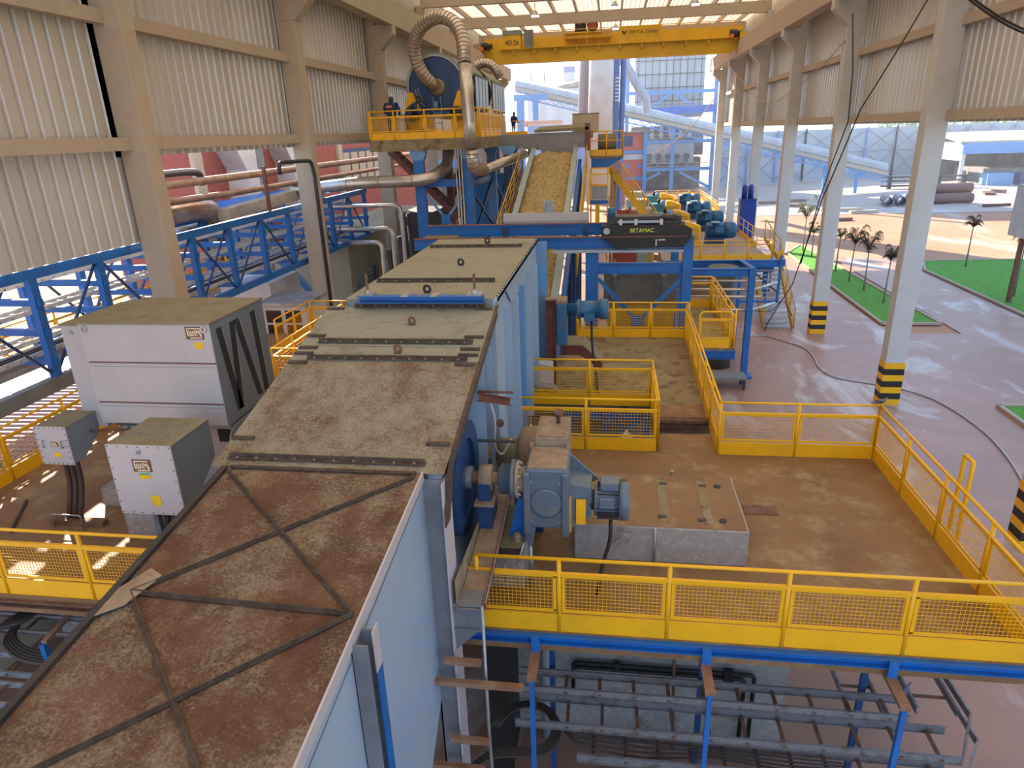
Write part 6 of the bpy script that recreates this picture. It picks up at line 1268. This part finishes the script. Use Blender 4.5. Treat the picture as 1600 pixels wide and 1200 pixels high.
# lower corrugated roof + outer railing
b = MB(); y = 7.0; pts = []
while y < 20: pts += [(y, 0), (y+0.12, 0), (y+0.15, 0.05), (y+0.22, 0.05)]; y += 0.25
vs = []; fs = []
for a, d in pts: vs += [(-12.1, a, -6.75+d), (-17.5, a, -6.9+d)]
for i in range(len(pts)-1): fs.append((2*i, 2*i+2, 2*i+3, 2*i+1))
t = thing('lean_to_roof', (-14.8, 13, -6.8), 'pinkish corrugated low roof striped by shadows, outside the left railing', 'roof')
obj('sheets', MB().add(vs, fs), mat('pink_brown_sheet', (0.36, 0.22, 0.18), 0.6, col2=(0.28, 0.16, 0.13), scale=1.2), t); obj('eave_wall', MB().box(-12.3, 7, G, -12.15, 20, -6.8), CONC, t)
railing((-15.2, 5.5), (-15.2, 27), 12, 'outer yellow mesh railing beyond the truss rack', z=-5.3, step=0.08, wt=0.006)
struct('trim_10', MB().box(-15.9, 5, -5.5, -15.1, 28, -5.32), STEEL)
t = thing('cable_riser', (-11.95, 8.7, -7), 'bundle of dark cables rising outside the left railing', 'cable')
for i in range(5): obj('cable', MB().tube([(-12.3, 9.4+i*0.06, -2.8), (-12.2, 9.9+i*0.06, -4.5), (-12.0, 10.1+i*0.06, -6.5)], 0.035, 6), BLACK, t, True)
obj('conduit', MB().tube([(-11.7, 9.9, -3.0), (-11.68, 10.35, -6.1)], 0.025, 6), STEEL, t, True)
tag(obj('cream_post', MB().box(-12.55, 10.0, G, -12.25, 10.3, -4.9), WHITE), 'cream post partly hidden behind the dark cable riser', 'post')
# brick building
t = thing('brick_building', (-19, 45, G), 'red brick factory building with white chutes and beige pilasters seen through the left opening', 'building')
obj('wall', MB().box(-24, 30.5, G, -19, 75, 4), BRICK, t)
for y in (30.0, 35.7, 41.5, 47.5): obj('pilaster', MB().box(-19, y, G, -18.8, y+0.75, 4), CONC, t)
for y in (33.1, 38.4): 
    g = obj('white_chute', MB().prism([(-19, y-0.9, 0.8), (-19, y+1.0, 0.8), (-19, y+1.0, G), (-19, y-0.1, G), (-19, y-0.1, -1.3), (-19, y-0.9, -0.2)], (1.1, 0, 0)), WHITE, t)
    obj('grey_flank', MB().box(-19, y+1.0, G, -17.95, y+1.9, 0.8), WEBG, g)
    obj('seam', MB().box(-17.9, y-0.4, -1.4, -17.88, y+1.0, -1.36), WEBG, g)
obj('blue_window_frame', MB().box(-19, 47.9, -3.2, -18.85, 60, -0.7), BLUD, t)
for i in range(7): obj('pane', MB().box(-18.85, 48.2+i*1.65, -3.0, -18.8, 49.5+i*1.65, -0.95), CONC, t)
t = thing('orange_tank', (-39, 60, G), 'orange round-topped tank far left in the sun', 'tank'); obj('shell', MB().lathe((-39.5, 60, G), (0, 0, 1), [(0, 4.5), (9.2, 4.5), (9.6, 3.8), (9.8, 0.5)], 32), mat('orange_tank_paint', (0.62, 0.25, 0.1), 0.6), t, True)
obj('roof_rim', MB().ring((-39.5, 60, -0.9), (0, 0, 1), 4.4, 4.7, 0.15, 32), CONC, t)
t = thing('yellow_hut', (-27, 45, G), 'yellow painted hut behind the pipes at the left opening', 'hut'); obj('body', MB().box(-29, 42, G, -25, 46, -3.5), YEL, t); obj('roof', MB().box(-29.2, 41.8, -3.5, -24.8, 46.2, -3.2), RUSTP, t)
tag(obj('blue_canopy', MB().prism([(-17.8, 28, -2.6), (-16.2, 28, -2.9), (-16.2, 36, -2.9), (-17.8, 36, -2.6)], (0, 0, 0.1)).box(-16.4, 28.1, G, -16.3, 28.2, -2.9).box(-16.4, 35.8, G, -16.3, 35.9, -2.9), BLU), 'blue canopy sheet beyond the truss rack', 'canopy')

# ================================================================== FAR BACKGROUND
HB = mat('sunny_blue_steel', (0.10, 0.30, 0.62), 0.6); HG = mat('far_grey_cladding', (0.48, 0.53, 0.56), 0.6, col2=(0.38, 0.42, 0.45), scale=0.3, stretch=(4, 4, 0.3)); HD = mat('far_dark_machinery', (0.13, 0.12, 0.12), 0.8, col2=(0.26, 0.23, 0.2), scale=0.7)
t = thing('boiler_house', (9.5, 124, G), 'tall open boiler house with blue steel frame and grey cladding beyond the hall end', 'building')
obj('clad_block', MB().box(3.5, 122, 1.5, 14.5, 130, 22), HG, t)
obj('machinery', MB().box(3.2, 123, -4.5, 15.0, 130, 0.2), HD, t)
obj('ground_floor', MB().box(3.2, 125, G, 15, 130, -5), HD, t)
obj('light_panel', MB().box(3.8, 122.5, -5.6, 13.5, 122.9, -1.8+(-0.8)), HG, t)
for x in (2.3, 9.8, 16.2): obj('frame_column', MB().box(x-0.3, 119.7, G, x+0.3, 120.3, 0.8 if x == 9.8 else 22), HB, t)
for z in (-6.5, -2.2, 2.9-0.5, 5.3): obj('frame_beam', MB().box(2.3, 119.8, z-0.3, 16.2, 120.2, z+0.2), HB, t)
obj('walkway_deck', MB().prism([(-2, 119, 1.0), (3, 119, 1.7), (17, 119, 2.1), (17, 119, 3.2), (3, 119, 2.9), (-2, 119, 1.2)], (0, 1.5, 0)), mat('deep_sunny_blue', (0.04, 0.16, 0.55), 0.6), t)
obj('frame_brace', MB().bar((9.3, 119.8, 5.2), (5.7, 119.8, 2.6), 0.3, 0.4), HB, t); obj('frame_brace', MB().bar((9.7, 119.8, 5.2), (13.2, 119.8, 2.6), 0.3, 0.4), HB, t)
obj('frame_brace', MB().bar((3, 119.8, -9.5), (8, 119.8, -7), 0.3, 0.4), HB, t); obj('frame_brace', MB().bar((16, 119.8, -9.5), (11, 119.8, -7), 0.3, 0.4), HB, t)
b = MB()
for i in range(8): b.box(3.4, 121.8, 4+i*2.0, 14.6, 121.9, 4.08+i*2.0)
for i in range(10): b.box(4+i*1.1, 121.8, 2.2, 4.07+i*1.1, 121.9, 21)
g = obj('panel_grid', b, DARK, t); g['kind'] = 'stuff'
for i in range(6): obj('burner', MB().lathe((4.6+i*1.55, 122.4, -4.6), (0, -1, 0), [(0, 0.5), (0.3, 0.5), (0.3, 0.3), (0.7, 0.3)], 14).box(4.3+i*1.55, 122, -6.3, 4.9+i*1.55, 122.4, -5.2), HD, t)
for i in range(5): obj('pale_panel', MB().box(6.2+i*1.55, 122.3, -2.0+0.4, 6.8+i*1.55, 122.5, 0.3), HG, t)
for z in (3.6, -1.2, -5.6):
    obj('walkway_rail', MB().box(2.3, 119, z, 16.5, 119.05, z+0.07).box(2.3, 119, z-0.5, 16.5, 119.05, z-0.44), WHITE, t)
t = thing('red_building', (0.5, 104, G), 'salmon red building with blue bands right of the balcony, outside the hall end', 'building')
SAL = mat('salmon_paint', (0.50, 0.16, 0.12), 0.8)
obj('wall', MB().box(-3.5, 101, G, 4.4, 108, -0.6), SAL, t)
for z in (-3.1, -6.6): obj('blue_band', MB().box(-3.5, 100.9, z-0.2, 4.5, 101, z+0.2), HB, t)
for x, z in ((2.1, -5.0), (3.9, -5.0)): obj('porthole', MB().lathe((x, 101, z), (0, -1, 0), [(0, 0.28), (0.05, 0.28)], 16), HB, t)
obj('window', MB().box(0.3, 100.9, -2.3, 2.8, 101, -1.0), BLUD, t); obj('grey_band', MB().box(-3.5, 100.9, -4.1, 4.4, 100.95, -3.4), HG, t); obj('roof', MB().box(-4, 100.5, -0.6, 5.5, 108.5, -0.4), HD, t)
obj('blue_post', MB().box(4.3, 100.4, G, 4.8, 100.9, -0.6), HB, t)
t = thing('chimney_stack', (-1.5, 92, G), 'wide pale chimney flue with dark blue side duct behind the conveyor head', 'chimney')
obj('flue', MB().lathe((-1.6, 91, -8), (0.008, 0, 1), [(0, 1.6), (28, 1.35)], 32), mat('cream_flue', (0.62, 0.60, 0.56), 0.5, col2=(0.55, 0.47, 0.38), scale=0.5), t, True)
obj('side_duct', MB().box(0.0, 91.2, G, 0.75, 92.5, 20), mat('dusky_blue_duct', (0.10, 0.16, 0.36), 0.6), t)
g = obj('lettering_plate', MB().box(0.3, 91.15, 3.6, 0.7, 91.2, 5.6), mat('dusky_blue_duct', (0.10, 0.16, 0.36), 0.6), t)
for i in range(7): obj('ladder_rung', MB().box(0.25, 91.1, 3.2+i*0.42, 0.7, 91.18, 3.4+i*0.42), WHITE, g)
obj('outer_duct', MB().tube([(1.35, 92, 20), (1.0, 92, G)], 0.35, 12), mat('dusky_blue_duct', (0.10, 0.16, 0.36), 0.6), t)
obj('rear_flue', MB().tube([(-2.9, 93, 20), (-3.9, 93, -2)], 0.7, 16), mat('mauve_steel', (0.34, 0.27, 0.27), 0.6), t)
obj('slanted_duct', MB().tube([(1.0, 96, 8.4), (4.2, 96, 3.4), (4.4, 96, 1.8)], 0.6, 14), HG, t)
def gallery():
    t = thing('inclined_gallery', (12, 110, -2), 'long covered conveyor gallery on blue lattice sloping down to the right beyond the hall', 'gallery')
    a = V((-14.5, 110, 6.9)); c = V((41.0, 114, -6.9)); d = c-a
    obj('cover', MB().tube([a, c], 0.75, 14), HG, t, True); obj('deck', MB().bar(a-V((0, 0.5, 0.75)), c-V((0, 0.5, 0.75)), 1.6, 0.5), mat('dusty_tan_far', (0.42, 0.38, 0.3), 0.8), t)
    b = MB(); lo = V((0, 1.0, 1.9)); hi = V((0, 1.0, 1.15)); b.bar(a-lo, c-lo, 0.15, 0.18); b.bar(a-hi, c-hi, 0.15, 0.18)
    for i in range(46):
        p = a+d*(i/46); q = a+d*((i+0.5)/46); r = a+d*((i+1)/46); b.bar(p-lo, q-hi, 0.1, 0.1); b.bar(q-hi, r-lo, 0.1, 0.1)
    obj('lattice', b, HB, t)
    for f in (0.02, 0.72, 0.82, 0.9): p = a+d*f; obj('support', MB().box(p.x-0.2, 109, G, p.x+0.2, 109.4, p.z-1.6), HB, t)
    g = obj('walkway_posts', MB().bar(a-V((0, 1.2, 0.2)), c-V((0, 1.2, 0.2)), 0.05, 0.08), WHITE, t)
gallery()
t = thing('hammer_frame', (-12, 108, 0), 'pale blue support frame under the upper end of the gallery', 'frame')
obj('post', MB().box(-14.2, 108, G, -13.3, 108.6, 5.0), HB, t); obj('hanger', MB().box(-11.8, 108, 1.6, -11.0, 108.6, 4.6), HB, t); obj('beam', MB().box(-14.6, 107.9, 4.4, -9.6, 108.5, 5.2), HB, t)
t = thing('grey_silo_building', (-11, 145, G), 'grey corrugated building with rooftop box behind the gallery', 'building')
obj('wall', MB().box(-16.5, 142, G, -5.6, 150, 7.6), HG, t)
obj('roof_edge', MB().prism([(-16.8, 141.8, 7.0), (-5.4, 141.8, 9.0), (-5.4, 141.8, 8.2), (-12, 141.8, 7.3)], (0, 8, 0)), HD, t)
obj('roof_box', MB().box(-9.4, 142, 9, -7.4, 144, 11.4), HG, t); obj('roof_box_top', MB().box(-9.45, 141.9, 10.5, -7.35, 144, 11.45), mat('dusky_blue_duct', (0.10, 0.16, 0.36), 0.6), t)
for x in (-15.5, -13.0): obj('mast', MB().tube([(x, 142, 7), (x-0.2, 142, 10.8)], 0.1, 6), DARK, t)
obj('roof_rail', MB().box(-15.5, 141.8, 9.0, -6, 141.9, 9.1), STEEL, t)
t = thing('blue_block_row', (-10, 125, G), 'long blue panelled building with white rails below the gallery', 'building')
obj('wall', MB().box(-14, 120, G, -2.5, 125, 0.9), mat('far_blue_panel', (0.13, 0.24, 0.55), 0.6), t)
obj('rails', MB().box(-14, 119.8, -0.2, -2.5, 119.9, -0.08).box(-14, 119.8, 1.0, -2.5, 119.9, 1.1), WHITE, t)
obj('orange_shed', MB().box(-15.5, 121, 0.9, -8.5, 125, 1.7), mat('far_orange', (0.6, 0.25, 0.12), 0.7), t)
t = thing('left_plant_block', (-22, 100, G), 'grey plant building beyond the left wall columns', 'building'); obj('body', MB().box(-40, 90, G, -17, 110, 2), HD, t); obj('band', MB().box(-40, 89.9, -4, -17, 90, -3), HB, t)
# panel wall on the right
pw = [(18, 126), (34, 134), (52, 142), (80, 150), (140, 165)]
t = thing('panel_fence', (60, 145, G), 'tall pale blue-grey panel wall with cross braces around the yard', 'wall')
FW = mat('pale_blue_panels', (0.36, 0.44, 0.50), 0.7, col2=(0.28, 0.36, 0.44), scale=0.2)
k = 0
for (x0, y0), (x1, y1) in zip(pw[:-1], pw[1:]):
    obj('panel', MB().bar((x0, y0, -5.65), (x1+0.1, y1+0.03, -5.65), 0.2, 8.7), FW, t)
    n = int((x1-x0)/4.6)
    for i in range(n+1):
        f = i/n; x = x0+(x1-x0)*f; y = y0+(y1-y0)*f
        obj('post', MB().box(x-0.14, y-0.5, G, x+0.14, y-0.2, -1.1), HB, t); k += 1
        if i < n:
            xb = x0+(x1-x0)*(i+1)/n; yb = y0+(y1-y0)*(i+1)/n
            o = obj('cross_brace', MB().bar((x, y-0.4, -9.5), (xb, yb-0.4, -5.4), 0.06, 0.1).bar((x, y-0.4, -5.4), (xb, yb-0.4, -9.5), 0.06, 0.1).bar((x, y-0.4, -5.2), (xb, yb-0.4, -1.5), 0.06, 0.1).bar((x, y-0.4, -1.5), (xb, yb-0.4, -5.2), 0.06, 0.1).bar((x, y-0.4, -5.3), (xb, yb-0.4, -5.3), 0.06, 0.12), WEBG, t)
t = thing('open_shed', (74, 125, G), 'open-fronted shed with blue fascia and tan roof at the right edge of the yard', 'shed')
obj('roof', MB().prism([(54, 121, -3.9), (94, 121, -3.9), (94, 138, -2.8), (57, 138, -2.8)], (0, 0, 0.3)), mat('tan_roof', (0.55, 0.45, 0.32), 0.7), t)
obj('fascia', MB().box(54.4, 120.6, -5.5, 94, 121, -3.9), HB, t); obj('back_wall', MB().box(57, 137, G, 94, 137.5, -2.8), HD, t); obj('side_wall', MB().box(54.4, 121, -6.5, 54.8, 137, -3.8), HG, t)
for x in (54.7, 65, 75): obj('post', MB().box(x-0.25, 120.7, G, x+0.25, 121.2, -5.4), WHITE, t)
obj('stored_load', MB().box(60, 125, G, 86, 135, -8.0), mat('grey_stock', (0.25, 0.25, 0.26), 0.9, col2=(0.4, 0.38, 0.36), scale=0.8), t)
t = thing('blue_containers', (64, 118, G), 'blue containers in front of the open shed', 'container')
for i in range(4): obj('container', MB().box(57+i*4.5, 117, G, 60.6+i*4.5, 119.5, -8.3), BLUD if i % 2 else BLUL, t)
t = thing('rail_wagon_frame', (50, 118, G), 'dark stacked steel frames lying before the open shed', 'frame')
for z in (-9.6, -8.9, -8.3): obj('frame', MB().bar((41, 115, z), (54, 115, z), 0.5, 0.22), DARK, t)
for x in (42, 45.5, 49, 52.5): obj('upright', MB().box(x, 114.6, G, x+0.4, 115.4, -8.1), DARK, t)
PR = mat('brown_big_pipe', (0.25, 0.15, 0.11), 0.7); PG = mat('grey_big_pipe', (0.24, 0.24, 0.25), 0.6)
for k, (x, y, z, m, l) in enumerate(((33.5, 92, G+0.55, PG, 'grey steel pipe lying in the yard, leftmost of the pipe pile'), (35.2, 92.5, G+0.55, PG, 'grey steel pipe lying in the yard, second in the pipe pile'), (36.9, 93, G+0.55, PG, 'grey steel pipe lying in the yard next to the brown ones'))):
    t = thing('large_pipe', (x, y, G), l, 'pipe'); obj('shell', MB().ring((x, y-1.5, z), (0.25, 1, 0), 0.48, 0.55, 5.0, 20), m, t, True)
for k, (z, y, l) in enumerate(((G+0.6, 93, 'lower big brown pipe lying crosswise in the yard'), (G+1.75, 93.6, 'upper big brown pipe lying on the pile in the yard'))):
    t = thing('large_pipe', (40, y, G), l, 'pipe'); obj('shell', MB().ring((37.6, y, z), (1, 0.05, 0), 0.5, 0.6, 6.5, 20), PR, t, True)
random.seed(3)
for k in range(12):
    x = 41+random.uniform(0, 14); y = 88+random.uniform(0, 18); m = random.choice([PR, RUSTP, PG, RUST]); a = random.uniform(0, PI); L = random.uniform(1, 4)
    d = V((math.cos(a), math.sin(a), 0))*L/2; h_ = random.uniform(.15, .5); c = V((x, y, G+h_/2-0.02))
    tag(obj('scrap_piece', MB().bar(c-d, c+d, random.uniform(.3, 1.2), h_), m), 'rusty scrap metal piece lying in the sunlit dirt yard', 'scrap', 'scrap pieces in the dirt yard')
for k in range(7):
    x = 17+random.uniform(0, 12); y = 78+random.uniform(0, 22); a = random.uniform(0, .5); L = random.uniform(2, 4); d = V((math.cos(a), math.sin(a), 0))*L/2; c = V((x, y, G+0.13))
    tag(obj('timber_piece', MB().bar(c-d, c+d, random.uniform(.4, 1.4), .3), random.choice([PR, CONC])), 'flat timber or steel piece lying in the yard left of the pipe pile', 'board', 'boards left of the pipe pile')
t = thing('parked_trailer', (22.4, 40, -6.5), 'white box trailer side cut off by the right picture edge above the lawn', 'trailer')
obj('box', MB().box(21.75, 39.6, -6.2, 25, 41.4, -3.5), WHITE, t); obj('frame', MB().box(21.7, 39.55, -6.3, 25, 39.6, -6.15).box(21.7, 39.55, -6.2, 21.8, 39.6, -3.5).box(21.7, 39.55, -5.2, 25, 39.6, -5.1), WEBG, t)
obj('leg', MB().box(22.3, 41, G, 22.5, 41.2, -6.2), OXID, t); obj('leg', MB().box(24.4, 41, G, 24.6, 41.2, -6.2), OXID, t)
# trees behind the fence
FOL = mat('far_foliage', (0.20, 0.30, 0.10), 0.9, col2=(0.12, 0.2, 0.06), scale=1.2)
random.seed(21)
def bushy(x, y, r, h, label):
    t = thing('far_tree', (x, y, G), label, 'tree', 'trees beyond the panel wall')
    obj('trunk', MB().tube([(x, y, G), (x, y, h-r)], 0.4, 8), TRK, t)
    b = MB()
    for i in range(900):
        u = V((random.gauss(0, 1), random.gauss(0, 1), random.gauss(0, 1))).normalized()*r*random.uniform(.55, 1); c = V((x, y, h-r*0.6))+V((u.x*1.4, u.y, u.z*.8)); s = random.uniform(.3, .7)
        p = [c+V((random.uniform(-s, s), random.uniform(-s, s), random.uniform(-s, s))) for _ in range(3)]; b.add(p, [(0, 1, 2)])
    obj('foliage', b, FOL, t)
for x, y, r, h in ((75, 168, 5, 2.4), (84, 172, 5, 2.0), (93, 172, 6, 2.6), (104, 175, 5, 2.5), (62, 165, 4, 1.4)): bushy(x, y, r, h, 'green tree crown showing above the pale panel wall')

# light dusty haze over the sunlit yard beyond the hall
hz = bpy.data.materials.new('yard_haze'); hz.use_nodes = True; hz.node_tree.nodes.clear()
_o = hz.node_tree.nodes.new('ShaderNodeOutputMaterial'); _v = hz.node_tree.nodes.new('ShaderNodeVolumeScatter'); _v.inputs['Density'].default_value = 0.003; _v.inputs['Color'].default_value = (0.93, 0.96, 1.0, 1); _v.inputs['Anisotropy'].default_value = 0.3
hz.node_tree.links.new(_v.outputs[0], _o.inputs['Volume'])
b = MB().box(-60, 80, G, 160, 190, 25); o = struct('haze', b, hz)
# ------------------------------------------------------------------ lift everything so the yard floor is z = 0
for o in list(bpy.data.objects):
    if o.parent is None and o.type != 'CAMERA' and o.type != 'LIGHT': o.location.z += LIFT
